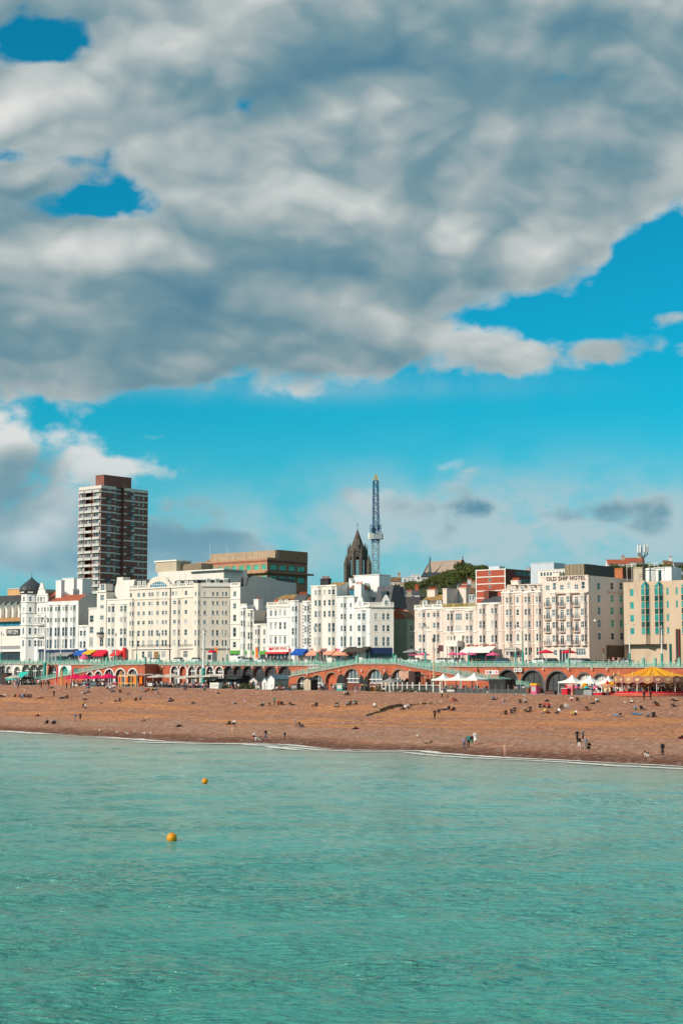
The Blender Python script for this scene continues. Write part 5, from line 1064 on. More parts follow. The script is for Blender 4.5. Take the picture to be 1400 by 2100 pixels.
for sx_, sy_ in ((-1, -1), (1, -1), (-1, 1), (1, 1)):
    k = MB(); x_, y_ = cx + sx_ * 4.15, cy + sy_ * 3.4; k.prism([(x_ + .85 * math.cos(i * math.pi / 4), y_ + .85 * math.sin(i * math.pi / 4)) for i in range(8)], Zq(1200), Zq(1158), STN); k.prism([(x_ + .95 * math.cos(i * math.pi / 4), y_ + .95 * math.sin(i * math.pi / 4)) for i in range(8)], Zq(1158), Zq(1137), STN, None, .03); k.obj('corner_turret', b.root)

# luffing tower crane, jib raised upright
CBL = mat('crane_blue', (.02, .085, .20), .5, .2); CGR = mat('crane_grey', (.30, .33, .36), .5, .2); c = at(770, 640); root = empty('tower_crane', (c.x, c.y, 14), 0.25, 'blue lattice luffing crane with its jib raised upright', 'crane'); Zq = lambda py: zpx(770, py, 640) - 14
def lattice(k, hw, z0, z1, step, m, r=.09, cx=0.0, cy=0.0, taper=1.0):
    n_ = max(1, int(round((z1 - z0) / step))); cs = [(-1, -1), (1, -1), (1, 1), (-1, 1)]
    W_ = lambda t: hw * (1 + (taper - 1) * t)
    for i in range(4):
        k.tube((cx + cs[i][0] * hw, cy + cs[i][1] * hw, z0), (cx + cs[i][0] * W_(1), cy + cs[i][1] * W_(1), z1), r, r, m, 4)
        for j in range(n_):
            za, zb_ = z0 + (z1 - z0) * j / n_, z0 + (z1 - z0) * (j + 1) / n_; wa, wb_ = W_(j / n_), W_((j + 1) / n_); p, q = cs[i], cs[(i + 1) % 4]
            if j % 2: p, q = q, p
            k.tube((cx + p[0] * wa, cy + p[1] * wa, za), (cx + q[0] * wb_, cy + q[1] * wb_, zb_), r * .7, r * .7, m, 4)
            k.tube((cx + cs[i][0] * wb_, cy + cs[i][1] * wb_, zb_), (cx + cs[(i + 1) % 4][0] * wb_, cy + cs[(i + 1) % 4][1] * wb_, zb_), r * .6, r * .6, m, 4)
k = MB(); lattice(k, 1.15, 0, Zq(1113), 2.2, CGR, .13); k.obj('mast', root)
k = MB(); lattice(k, 1.15, Zq(1113), Zq(1107), 1.2, CBL, .17); k.lathe([(1.6, Zq(1108)), (1.6, Zq(1106)), (0, Zq(1106))], CBL, 10); k.obj('slewing_ring', root)
k = MB(); k.box(-2.6, -1.1, Zq(1106), 2.7, 1.3, Zq(1093), WHITEM); k.box(-1.4, -1.4, Zq(1105.5), 2.0, -1.11, Zq(1095), mat('crane_panel', (.55, .56, .56), .5)); k.obj('machinery_deck', root)
k = MB(); k.box(-1.7, -1.7, Zq(1093), -.4, -.5, Zq(1083), CBL); k.box(-1.6, -1.75, Zq(1090), -.5, -1.705, Zq(1084.5), P_DARK); k.obj('cab', root)
k = MB(); lattice(k, 1.6, Zq(1093), Zq(1077), 1.6, CBL, .12); k.obj('gantry', root)
k = MB(); lattice(k, 1.0, Zq(1090), Zq(986), 1.7, CBL, .15, .1, 0, .82); j_ = k.obj('jib', root)
k = MB(); lattice(k, .82, Zq(986), Zq(973), 1.2, mat('crane_yellow', (.7, .45, .05), .5), .12, .1, 0, .2); k.tube((.1, 0, Zq(975)), (.6, 0, Zq(972)), .08, .08, WHITEM); k.obj('jib_tip', j_)
k = MB(); k.tube((1.9, 0, Zq(1078)), (.5, .5, Zq(990)), .035, .035, BLACK, 4); k.tube((1.3, .5, Zq(1092)), (1.9, 0, Zq(1076)), .12, .12, CBL, 5); k.obj('hoist_rope', root)

# brick church on the hill
c = at(853, 930); A_ = at(868, 930); zb = zpx(870, 1185, 930); b = Bld('hill_church', 'red brick church with big slate roof standing on the hill', 0, 1, ab=(A_, A_ + RT * 21.5), zb=zb - 14, cat='church'); w = b.w; Zq = lambda py: zpx(900, py, 930) - b.zb; ze, zr = Zq(1178), Zq(1150)
strip(b.wall, (0, 0), (w, 0), 0, ze, [], BRICK); b.shell(ze + .2, 13, DK_SHADE_BRICK); b.done(); HS_ = mat('grey_tile_roof', (.36, .27, .22), .85, .2, .8); b.gable(ze, zr - ze, -.3, w + .1, 0, 13, HS_, DK_SHADE_BRICK, 'x', .5)  # gable end gets darker brick: its shade is painted into the colour
k = MB()
for x_ in (-.25, w + .15):
    for sg in (-.5, 6.5): pass
    k.bar((x_, -.6, ze - .2), (x_, 6.5, zr + .25), .35, .35, DK_SHADE_BRICK); k.bar((x_, 13.6, ze - .2), (x_, 6.5, zr + .25), .35, .35, DK_SHADE_BRICK); k.box(x_ - .1, 6.4, zr, x_ + .1, 6.6, zr + 2.0, STN); k.box(x_ - .1, 6.0, zr + 1.2, x_ + .1, 7.0, zr + 1.45, STN)
k.obj('coping', b.root)
for i in range(5): k = MB(); z_ = ze + (zr - ze) * i / 5.2; hw = 6.4 * (1 - i / 5.2); k.box(w + .12, 6.5 - hw, z_, w + .2, 6.5 + hw, z_ + .3, mat('stone_stripe', (.42, .26, .20))); k.obj('stone_band', b.root)
k = MB(); fx = b.sx(888); k.prism([(fx + .75 * math.cos(i * math.pi / 4), -3 + .75 * math.sin(i * math.pi / 4)) for i in range(8)], 0, Zq(1175), CONC); k.prism([(fx + .95 * math.cos(i * math.pi / 4), -3 + .95 * math.sin(i * math.pi / 4)) for i in range(8)], Zq(1175), Zq(1139), mat('verdigris_spire', (.13, .19, .18), .6), None, .02); k.obj('fleche', b.root)
# houses and flats on the slope
def hillhouse(label, x0, x1, top, bot, y, wm, rm, roof='gable', rise=2.2, win=2, pots=3, name='hill_house'):
    A_, B_ = at(x0, y), at(x1, y); b = Bld(name, label, x0, x1, ab=(A_, B_), zb=zpx((x0 + x1) / 2, bot, y) - 3, cat='house'); zt = zpx((x0 + x1) / 2, top, y) - b.zb; hs = []
    for i in range(win):
        hs.append(b.window((0, 0), (b.w, 0), b.w * (i + .3) / win, max(.5, zt - 2.3), min(1.4, b.w / win * .5), 1.4, 'sash'))
    strip(b.wall, (0, 0), (b.w, 0), 0, zt, hs, wm); b.shell(zt, 8, wm); b.done()
    if roof == 'gable': b.gable(zt, rise, -.2, b.w + .2, 0, 8, rm, wm)
    elif roof == 'hip': b.mansard(zt, rise, -.3, b.w + .3, -.3, 8.3, rm, 3.0, None, 1.5)
    else: b.band(zt, .3, .2)
    if pots: b.chimney(b.w * .7, b.w * .7 + 1.5, 3.4, 4.4, zt, zt + rise + 1.3, random.choice([TAN, BRICK, WHITE]), pots)
    return b
hillhouse('small white flat roofed house just below the hilltop church', 843, 862, 1179, 1192, 880, WHITE, SLATE, 'flat', 1, 2, 0)
hillhouse('modern white house with blue glazing below the hilltop church', 864, 908, 1183, 1197, 870, GREYW, LEAD, 'hip', 2.5, 5, 0)
hillhouse('pale house with brown roof at left foot of the hill', 800, 822, 1192, 1204, 820, PINK2, BROWNROOF, 'gable', 2.2, 3, 4)
hillhouse('white flat topped villa on the slope left of the church', 826, 850, 1184, 1198, 850, WHITE, SLATE, 'flat', 1, 3, 0)
hillhouse('house with terracotta pots right of the crane mast', 778, 800, 1203, 1222, 760, PINKC, REDTILE, 'gable', 2.0, 3, 5)
hillhouse('low white house under the wooded slope, left end', 800, 830, 1214, 1228, 700, BLUEW, SLATE, 'gable', 2.0, 3, 4)
hillhouse('low white house under the wooded slope, with red pots', 830, 860, 1219, 1232, 680, WHITE, SLATE, 'gable', 2.0, 3, 6)
for i, (x0_, x1_, tp, bt, y_, wm, rm, lab) in enumerate([(936, 955, 1222, 1240, 560, GREYW, SLATE, 'slate roofed house showing behind the yellow balustrade'), (955, 972, 1216, 1240, 590, WHITE, BROWNROOF, 'white gabled house showing between chimney and brick block'), (968, 996, 1212, 1240, 620, PINKC, BROWNROOF, 'brown roofed house left of the red brick flats'), (940, 968, 1208, 1235, 680, GREYW, SLATE, 'grey roofed terrace at the foot of the wooded slope'), (800, 850, 1236, 1260, 560, BRICK, SLATE, 'slate roofed brick row behind the side street'),
                                        (1246, 1290, 1156, 1166, 860, WHITE, REDTILE, 'white hilltop houses with red roof at the right'), (1284, 1322, 1152, 1164, 880, PINK2, REDTILE, 'pink hilltop house with red roof left of the mast'), (1362, 1380, 1158, 1172, 850, TAN, BROWNROOF, 'tan hilltop house half hidden by trees at right'), (1384, 1420, 1162, 1178, 840, BLUEW, SLATE, 'pale blue hilltop house at right edge of view')]):
    hillhouse(lab, x0_, x1_, tp, bt, y_, wm, rm, 'gable', 2.4, 3, 4)
# red brick flats
cn = at(1036, 520, 1200); LW, RWD = 11.0, 26.0; b = Bld('brick_flats', 'red brick flats with white floor bands above the annexe roof', 0, 1, ab=(cn - RT * LW, cn), zb=14); w = b.w; Zq = lambda py: zpx(1036, py, 520) - b.zb; zt = Zq(1166); FB_ = mat('flats_brick', (.42, .09, .05), .9, .12); hs = []; hr_ = []
for i in range(4):
    zz = zt - 2.15 * (i + 1); hs.append(b.window((0, 0), (w, 0), w * .42, zz + .45, .9, 1.1, 'plain', P_MID))
    for j in range(14): hr_.append(b.window((w, 0), (w, RWD), 5.5 + j * 1.42, zz + .35, 1.2, 1.3, 'plain', random.choice([P_DARK, P_MID]), GREYM))
strip(b.wall, (0, 0), (w, 0), 0, zt, hs, FB_); strip(b.wall, (w, 0), (w, RWD), 0, zt, hr_, DK_SHADE_BRICK); strip(b.wall, (0, RWD), (0, 0), 0, zt, [], FB_); b.wall.face([(0, 0, zt - .1), (w, 0, zt - .1), (w, RWD, zt - .1), (0, RWD, zt - .1)], CONC); b.done()  # right face in darker brick, its shade carried by the colour
for i in range(6): k = MB(); zz = zt - 2.15 * i - .3; k.box(-.05, -.1, zz, w + .1, -.003, zz + .3, TRIM); k.obj('floor_band', b.root)
for x_ in (.0, w - .25): k = MB(); k.box(x_ - .05, -.14, 0, x_ + .3, -.101, zt + .05, TRIM); k.obj('corner_strip', b.root)
k = MB(); k.box(w - 2, 14, zt, w - .5, 20, Zq(1158), GREYM); k.box(2, 4, zt, 6, 7, zt + 1.2, BLUEW); k.obj('roof_plant', b.root)
for x0_, x1_, tp, d_, m_, lab in ((1089, 1137, 1155, 90, BLUEW, 'pale blue rooftop plant block behind the brick flats'), (1104, 1162, 1169, 70, CREAM2, 'cream office block with window strip behind the lettered hotel'), (1244, 1278, 1167, 58, ORBRICK, 'orange brick rooftop block behind the lettered hotel'), (1300, 1323, 1165, 48, TAN, 'tan rooftop stair block behind the sandstone hotel')):
    b = Bld('roof_block', lab, x0_, x1_, d_); zt = b.z(tp); strip(b.wall, (0, 0), (b.w, 0), 0, zt, [(.8 + i * 1.0, 1.5 + i * 1.0, zt - 1.6, zt - .5) for i in range(int((b.w - 1) / 1.0))] if 'strip' in lab else [], m_); b.shell(zt, 6, m_, DK_SHADE_BRICK if m_ is ORBRICK else None); b.done(); b.band(zt, .2, .12, m_)  # orange block's side brick is darkened to paint in its shade
    if 'strip' in lab:
        for i in range(int((b.w - 1) / 1.0)): b.window((0, 0), (b.w, 0), .8 + i, zt - 1.6, .7, 1.1, 'plain', P_DARK)
# white roof tanks and mast on the sandstone hotel
for px0, px1, tp, lab in ((1321, 1342, 1166, 'round white water tank behind the sandstone hotel'), (1345, 1379, 1164, 'square white lift house behind the sandstone hotel')):
    b = Bld('roof_tank' if 'tank' in lab else 'lift_house', lab, px0, px1, 46, cat='roof structure'); zt = b.z(tp)
    if 'tank' in lab: k = b.wall; k.lathe([(b.w / 2, 8), (b.w / 2, zt), (b.w / 2 * .9, zt + .15), (0, zt + .3)], WHITE, 20, (b.w / 2, b.w / 2, 0)); b.done('drum'); k = MB(); k.lathe([(b.w / 2 + .06, zt - .5), (b.w / 2 + .06, zt - .3)], GREYM, 20, (b.w / 2, b.w / 2, 0)); k.obj('hoop', b.root)
    else: strip(b.wall, (0, 0), (b.w, 0), 0, zt, [], WHITE); b.shell(zt, 5, WHITE); b.done(); k = MB(); k.box(b.w * .2, -.06, 14, b.w * .38, -.003, zt - .6, P_DARK); k.obj('door', b.root); b.band(zt, .15, .1)
p_ = hit(1321, 44); zb = ZD(1321, 1190, 44); root = empty('phone_mast', (p_.x, p_.y, zb), ROT, 'phone mast with ring of white panel antennas on the hotel roof', 'mast'); Zq = lambda py: ZD(1321, py, 44) - zb
k = MB(); k.tube((0, 0, 0), (0, 0, Zq(1143)), .28, .22, CHAR, 8); k.obj('pole', root)
for i in range(8):
    a = 2 * math.pi * i / 8; x_, y_ = 1.15 * math.cos(a), 1.15 * math.sin(a); k = MB(); k.tube((0, 0, Zq(1146)), (x_, y_, Zq(1136)), .07, .07, CHAR, 5); k.tube((x_, y_, Zq(1138)), (x_, y_, Zq(1116.5)), .06, .06, CHAR, 5); k.obj('arm', root)
    k = MB(); k.box(x_ * 1.1 - .14, y_ * 1.1 - .1, Zq(1133), x_ * 1.1 + .14, y_ * 1.1 + .1, Zq(1117.5), WHITEM); k.obj('panel_antenna', root)
k = MB(); 
for s_ in (-3.2, 3.0):
    for z_ in (Zq(1160), Zq(1156)): k.bar((s_ - 1.5, 0, z_), (s_ + 1.2, 0, z_), .08, .08, WHITEM)
    for x_ in (-1.4, 0, 1.1): k.tube((s_ + x_, 0, 0), (s_ + x_, 0, Zq(1155)), .05, .05, WHITEM, 4)
k.obj('guard_rail', root)

# ------------------------------------------------------------------ trees
def leafmat(name, col):
    m = bpy.data.materials.new(name); m.use_nodes = True; n = NB(m.node_tree); p = m.node_tree.nodes['Principled BSDF']; p.inputs['Roughness'].default_value = .7; p.inputs['Specular IOR Level'].default_value = .2
    g = n.node('ShaderNodeNewGeometry').outputs['Position']; f = n.smooth(n.noise(g, .45, 4, .6), .3, .7); oi = n.node('ShaderNodeObjectInfo').outputs['Random']
    c = n.mix(f, tuple(x * .55 for x in col) + (1,), tuple(x * 1.35 for x in col) + (1,)); c = n.mix(n.m('MULTIPLY', oi, .45), c, (.10, .085, .025, 1)); m.node_tree.links.new(c, p.inputs['Base Color']); return m
LEAF = leafmat('tree_leaf', (.10, .13, .035)); BARK = mat('bark', (.07, .05, .035), .95, .3)
def crown_mesh(seed, n=420, rx=3.2, rz=2.6):
    r = random.Random(seed); b = MB(); cl = [(r.gauss(0, rx * .42), r.gauss(0, rx * .42), r.uniform(-.35, .75) * rz, r.uniform(.35, .6) * rx) for _ in range(9)]
    for i in range(n):
        c = r.choice(cl); v = Vector((r.gauss(0, 1), r.gauss(0, 1), r.gauss(0, 1))).normalized() * c[3] * r.uniform(.75, 1.05); p = Vector(c[:3]) + v; nrm = (v.normalized() + Vector((r.gauss(0, .5), r.gauss(0, .5), r.gauss(.2, .5)))).normalized(); a = nrm.orthogonal().normalized(); q = nrm.cross(a); s = r.uniform(.28, .6); t = r.uniform(0, 6.28); a2 = a * math.cos(t) + q * math.sin(t); q2 = nrm.cross(a2)
        b.face([p - a2 * s, p - q2 * s * .7, p + a2 * s, p + q2 * s * .7], LEAF)
    return b.mesh('crown')
CROWNS = [crown_mesh(i) for i in range(6)]; tb = MB(); tb.tube((0, 0, -1.5), (0.1, 0, 2.2), .28, .2, BARK, 6); tb.tube((.1, 0, 2.0), (1.0, .3, 4.2), .16, .07, BARK, 5); tb.tube((.1, 0, 2.0), (-.8, -.2, 4.4), .15, .06, BARK, 5); TRUNK = tb.mesh('trunk')
def tree(x, y, s, label, group, zz=None, flat=1.0):
    z = float(hill_z(x, y)) if zz is None else zz; o = empty('tree', (x, y, z), random.uniform(0, 6.28), label, 'tree', group); o.scale = (s, s, s * flat); mk('trunk', TRUNK, o); c = mk('crown', random.choice(CROWNS), o, (0, 0, 4.0)); return o
for i in range(230):
    y = random.uniform(640, 848) if i < 90 else random.uniform(775, 849); px = random.uniform(772, 1010); p_ = at(px, y); k_ = .5 if px < 900 else (.55 if px < 940 else (.85 if px < 966 else .62))
    tree(p_.x, y, random.uniform(.8, 1.15) * k_, 'dark green bushy tree in the thick wood on the hillside', 'trees of the hillside wood')
for i in range(40):
    px = random.uniform(1240, 1420); y = random.uniform(800, 850); p_ = at(px, y); tree(p_.x, y, random.uniform(.45, .75), 'green tree among the hilltop houses at the right', 'trees by the right hilltop houses')
# ------------------------------------------------------------------ seafront wall, arches, ramps, railings
class Fr:                                                           # builder in the seafront frame
    def __init__(s, name, u, d, z, label, cat, group=None):
        s.u, s.d, s.z0 = u, d, z; s.root = frame(name, u, d, z, label, cat, group)
    def L(s, u, d, z): return (u - s.u, d - s.d, z - s.z0)
def arch_wall(name, label, x0, x1, d, ztop, zbot, arches, wm, knots=(), cat='wall', thick=5.0, ends=True, copem=None):
    """arches: (px centre, px width, py top, rim material, infill kind)"""
    u0, u1 = U(x0, d), U(x1, d); f = Fr(name, u0, d, zbot(u0), label, cat); L = f.L; A = []
    for (px, pw, py, rim, kind) in arches:
        ua, ub = U(px - pw / 2, d), U(px + pw / 2, d); A.append(((ua + ub) / 2, (ub - ua) / 2, ZD(px, py, d), rim, kind))
    A.sort(); k = MB(); ks = sorted(U(q, d) for q in knots)
    def solid(a, b_):
        cuts = [a] + [q for q in ks if a < q < b_] + [b_]
        for p, q in zip(cuts[:-1], cuts[1:]): k.face([L(p, d, zbot(p)), L(q, d, zbot(q)), L(q, d, ztop(q)), L(p, d, ztop(p))], wm)
    cur = u0
    for (uc, r, za, rim, kind) in A:
        za = min(za, ztop(uc - r) - .25, ztop(uc + r) - .25)
        solid(cur, uc - r); cur = uc + r; zs = max(zbot(uc) + .2, za - r); rr = za - zs; N = 10
        pts = [(uc - r * math.cos(math.pi * i / N), zs + rr * math.sin(math.pi * i / N)) for i in range(N + 1)]
        for p, q in zip(pts[:-1], pts[1:]):
            k.face([L(p[0], d, p[1]), L(q[0], d, q[1]), L(q[0], d, ztop(q[0])), L(p[0], d, ztop(p[0]))], wm); k.face([L(p[0], d, p[1]), L(p[0], d + .8, p[1]), L(q[0], d + .8, q[1]), L(q[0], d, q[1])], wm)
        for sg in (-1, 1): q = [L(uc + sg * r, d, zbot(uc)), L(uc + sg * r, d + .8, zbot(uc)), L(uc + sg * r, d + .8, zs), L(uc + sg * r, d, zs)]; k.face(q if sg < 0 else q[::-1], wm)
        g = MB(); ro = r + .32
        po = [(uc - ro * math.cos(math.pi * i / N), zs + (rr + .32) * math.sin(math.pi * i / N)) for i in range(N + 1)]; po = [(p[0], min(p[1], ztop(p[0]) - .03)) for p in po]
        ring_in = [(uc - r, zbot(uc))] + pts + [(uc + r, zbot(uc))]; ring_out = [(uc - ro, zbot(uc))] + po + [(uc + ro, zbot(uc))]
        for i in range(len(ring_in) - 1):
            a_, b_, c_, e_ = ring_in[i], ring_in[i + 1], ring_out[i + 1], ring_out[i]
            g.face([L(a_[0], d - .08, a_[1]), L(b_[0], d - .08, b_[1]), L(c_[0], d - .08, c_[1]), L(e_[0], d - .08, e_[1])], rim); g.face([L(a_[0], d - .08, a_[1]), L(a_[0], d + .3, a_[1]), L(b_[0], d + .3, b_[1]), L(b_[0], d - .08, b_[1])], rim); g.face([L(e_[0], d - .08, e_[1]), L(c_[0], d - .08, c_[1]), L(c_[0], d, c_[1]), L(e_[0], d, e_[1])], rim)
        g.obj('arch_rim', f.root)
        g = MB(); inn = [(uc - r, zbot(uc)), (uc + r, zbot(uc))] + pts[::-1]
        im = {'dark': CHAR, 'glass': P_DARK, 'light': GREYW, 'brick': BRICK, 'red': BRICK, 'teal': DKTEAL, 'white': WHITE, 'fan': DK_SHADE_BRICK, 'deep_shade': BLACK}[kind]  # the black infill is a flat sheet standing for the unlit vault
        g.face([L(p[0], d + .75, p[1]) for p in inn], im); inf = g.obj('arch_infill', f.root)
        if kind in ('glass', 'fan', 'dark', 'light'):
            g = MB(); fm_ = FRAME if kind in ('glass', 'fan', 'light') else CHAR
            for t in (-.5, 0, .5):
                xx = uc + r * t; zt_ = zs + rr * math.sqrt(1 - t * t); q0, q1 = L(xx - .06, d + .6, (zs - .9) if kind == 'fan' else zbot(uc)), L(xx + .06, d + .74, zt_ - .05); g.box(*q0, *q1, fm_)
            q0, q1 = L(uc - r, d + .61, zs - .1), L(uc + r, d + .735, zs + .12); g.box(*q0, *q1, fm_)
            if kind == 'fan':
                q0, q1 = L(uc - r * .8, d + .62, zs - 1.0), L(uc + r * .8, d + .73, zs - .8); g.box(*q0, *q1, fm_); g.face([L(uc + r * .82 * math.cos(a), d + .70, zs + rr * .85 * math.sin(a)) for a in [math.pi * i / 10 for i in range(11)]] + [L(uc - r * .8, d + .70, zs - .9), L(uc + r * .8, d + .70, zs - .9)], P_MID)
            g.obj('arch_glazing', inf)
    solid(cur, u1)
    cuts = [u0] + [q for q in ks if u0 < q < u1] + [u1]
    for p, q in zip(cuts[:-1], cuts[1:]):
        k.face([L(p, d, ztop(p)), L(q, d, ztop(q)), L(q, d + thick, ztop(q)), L(p, d + thick, ztop(p))], copem or CONC)
    if ends:
        k.face([L(u1, d, zbot(u1)), L(u1, d + thick, zbot(u1)), L(u1, d + thick, ztop(u1)), L(u1, d, ztop(u1))], wm); k.face([L(u0, d + thick, zbot(u0)), L(u0, d, zbot(u0)), L(u0, d, ztop(u0)), L(u0, d + thick, ztop(u0))], wm)
    k.obj('masonry', f.root)
    for p, q in zip(cuts[:-1], cuts[1:]):
        g = MB(); g.bar(L(p, d - .02, ztop(p) - .10), L(q, d - .02, ztop(q) - .10), .5, .32, copem or CONC); g.obj('coping', f.root)
    return f
zl = lambda u: zlow(u) + .05; zp = lambda u: zprom(u) - .02
PALEG = stucco('pale_green_render', (.52, .60, .46)); GREYB = stucco('grey_blue_render', (.34, .38, .40)); RIMW = mat('white_arch_rim', (.78, .76, .72), .7); RIMB = mat('brown_arch_rim', (.30, .21, .14), .85); RIMD = mat('dark_arch_rim', (.05, .055, .06), .6)
arch_wall('grey_arches', 'grey blue painted seafront arches at far left below the railing', -60, 27, 0, zp, zl, [(-16, 14, 1367, RIMD, 'dark'), (0, 9, 1367, RIMD, 'dark'), (8, 7, 1367, RIMD, 'light'), (20, 12, 1366, RIMW, 'light')], GREYB)
arch_wall('cream_arch', 'single cream painted seafront arch below the nightclub', 27, 46, 0, zp, zl, [(37, 13, 1367, RIMW, 'glass')], CREAM2)
arch_wall('green_arches', 'three pale green painted seafront arches with awnings', 46, 98, 0, zp, zl, [(55, 13, 1365, RIMD, 'glass'), (71, 14, 1365, RIMD, 'glass'), (86, 13, 1365, RIMD, 'glass')], PALEG)
arch_wall('brick_arch', 'single red brick arch beside the tall green lamp base', 98, 121, 0, zp, zl, [(109, 15, 1367, RIMD, 'glass')], BRICK)
arch_wall('white_arch', 'square white front with a turquoise arch', 121, 147, 0, zp, zl, [(133, 17, 1366, RIMW, 'teal')], WHITE)
arch_wall('hidden_arches', 'red brick seafront wall behind the left ramp', 147, 345, 0, zp, zl, [(158, 12, 1372, RIMD, 'dark')], BRICK)
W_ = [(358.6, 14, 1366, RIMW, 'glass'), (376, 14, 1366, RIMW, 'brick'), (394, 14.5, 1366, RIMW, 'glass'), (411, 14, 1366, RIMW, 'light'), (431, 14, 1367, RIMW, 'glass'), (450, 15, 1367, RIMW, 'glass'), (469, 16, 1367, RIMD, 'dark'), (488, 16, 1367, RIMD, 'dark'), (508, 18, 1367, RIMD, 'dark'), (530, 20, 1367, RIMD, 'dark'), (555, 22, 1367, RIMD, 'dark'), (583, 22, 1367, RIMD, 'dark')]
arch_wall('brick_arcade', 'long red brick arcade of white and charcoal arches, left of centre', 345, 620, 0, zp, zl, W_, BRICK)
arch_wall('brick_wall', 'plain red brick seafront wall behind the double ramp', 620, 1022, 0, zp, zl, [], BRICK)
RG = mat('grey_arch_rim', (.12, .125, .13), .7)
arch_wall('great_arches', 'red brick wall of large charcoal vaulted arches right of centre', 1022, 1170, 0, zp, zl, [(1040, 40, 1374, RG, 'deep_shade'), (1090, 46, 1375, RG, 'dark'), (1141, 46, 1377, RG, 'dark')], BRICK)
arch_wall('carousel_arches', 'red brick wall with grey lunette arches behind the carousel', 1170, 1460, 0, zp, zl, [(1196, 28, 1381, RG, 'light'), (1229, 28, 1383, RG, 'light'), (1261, 28, 1385, RG, 'light'), (1300, 28, 1386, RG, 'dark'), (1345, 28, 1388, RG, 'dark')], BRICK)
# ramps
RD = -5.0
def pw(points):
    us_ = [U(a, RD) for a, _ in points]; zs_ = [ZD(a, b_, RD) for a, b_ in points]; return lambda u: float(np.interp(u, us_, zs_))
r1 = pw([(42, 1404), (245, 1362.5), (298, 1361.5)]); zl5 = lambda u: zlow(u) + .06
arch_wall('left_ramp', 'red brick ramp with white rimmed arches rising to the promenade at left', 44, 298, RD, lambda u: max(r1(u), zl5(u) + .05), zl5, [(186, 13, 1378, RIMW, 'glass'), (203, 14, 1376.5, RIMW, 'glass'), (225, 19, 1372.5, RIMW, 'glass'), (248, 20, 1372, RIMW, 'glass'), (273, 19, 1372, RIMW, 'glass')], BRICK, (42, 245), 'ramp')
r2 = pw([(560, 1395), (596, 1386), (730, 1360.5), (812, 1360.5), (1000, 1394), (1085, 1410)])
arch_wall('double_ramp', 'red brick double ramp with brown arches rising to a central landing', 562, 1084, RD, lambda u: max(r2(u), zl5(u) + .05), zl5, [(620, 20, 1388, RIMB, 'fan'), (650, 24, 1385, RIMB, 'fan'), (680, 24, 1379.5, RIMB, 'red'), (721, 30, 1372, RIMB, 'fan'), (768, 32, 1372.5, RIMB, 'fan'), (818, 30, 1373, RIMB, 'fan'), (861, 22, 1382, RIMB, 'red'), (893, 22, 1389, RIMB, 'red')], BRICK, (562, 596, 730, 812, 1000), 'ramp')
# railings
def panel_mesh(Lb, rise, h=.92):
    b = MB(); sl = rise / Lb; z = lambda x, zz: zz + sl * x; t = .085
    b.bar((0, 0, .14), (Lb, 0, .14 + rise), t, t, TEAL); b.bar((0, 0, .66), (Lb, 0, .66 + rise), t, t, TEAL)
    for i in range(2):
        a, c = Lb * i / 2, Lb * (i + 1) / 2; m_ = (a + c) / 2
        b.bar((a, 0, z(a, .14)), (c, 0, z(c, .66)), .05, .075, TEAL); b.bar((a, 0.02, z(a, .66)), (c, .02, z(c, .14)), .05, .075, TEAL)
        ring = [(m_ + .2 * math.cos(q * math.pi / 4), 0, z(m_, .40) + .2 * math.sin(q * math.pi / 4)) for q in range(9)]
        for p, q in zip(ring[:-1], ring[1:]): b.bar(p, q, .06, .07, TEAL)
    return b.mesh('lattice_panel')
pb = MB(); pb.box(-.11, -.11, 0, .11, .11, .25, DKTEAL); pb.tube((0, 0, .25), (0, 0, 1.05), .075, .06, DKTEAL, 6); pb.lathe([(.06, 1.05), (.11, 1.09), (.11, 1.15), (.05, 1.2), (.07, 1.25), (0, 1.33)], DKTEAL, 6); POST = pb.mesh('post')
gp = MB(); gp.box(-.28, -.28, 0, .28, .28, 1.5, TEAL); gp.box(-.36, -.36, 1.5, .36, .36, 1.66, TEAL); gp.lathe([(.25, 1.66), (.3, 1.8), (.12, 1.98), (0, 2.05)], TEAL, 8); PIER = gp.mesh('gate_pier')
def railing(label, path, d, pitch=1.95, piers=()):
    """path: list of (u, z)"""
    f = Fr('railing', path[0][0], d, path[0][1], label, 'railing')
    for (ua, za), (ub, zb_) in zip(path[:-1], path[1:]):
        n_ = max(1, round(abs(ub - ua) / pitch)); Lb = (ub - ua) / n_; ri = (zb_ - za) / n_; pm = panel_mesh(Lb, ri)
        for i in range(n_):
            l_ = f.L(ua + Lb * i, d, za + ri * i); mk('post', POST, f.root, l_); mk('lattice_panel', pm, f.root, l_)
        k = MB(); k.bar(f.L(ua, d, za + 1.02), f.L(ub, d, zb_ + 1.02), .08, .08, TEAL); k.bar(f.L(ua, d, za + .84), f.L(ub, d, zb_ + .84), .05, .05, TEAL); k.obj('top_rail', f.root)
    mk('post', POST, f.root, f.L(path[-1][0], d, path[-1][1]))
    for u, z in piers: mk('gate_pier', PIER, f.root, f.L(u, d, z))
    return f
ua, ub = U(-60, 0), U(1460, 0)
railing('long sea green lattice railing along the whole upper promenade', [(ua, zprom(ua) + .02), (ub, zprom(ub) + .02)], -.05, piers=[(U(x_, 0), zprom(U(x_, 0))) for x_ in (220, 1165, 1318, 1342, 1392)])
rp = lambda r, pts: [(U(p, RD), r(U(p, RD)) + .06) for p in pts]
railing('sea green railing sloping up the left ramp', rp(r1, (60, 245, 297)), RD + .25, piers=[(U(297, RD), r1(U(297, RD)))])
railing('sea green railing over the double ramp and its landing', rp(r2, (596, 730, 812, 1000, 1082)), RD + .25, piers=[(U(731, RD), r2(U(731, RD))), (U(810, RD), r2(U(810, RD)))])
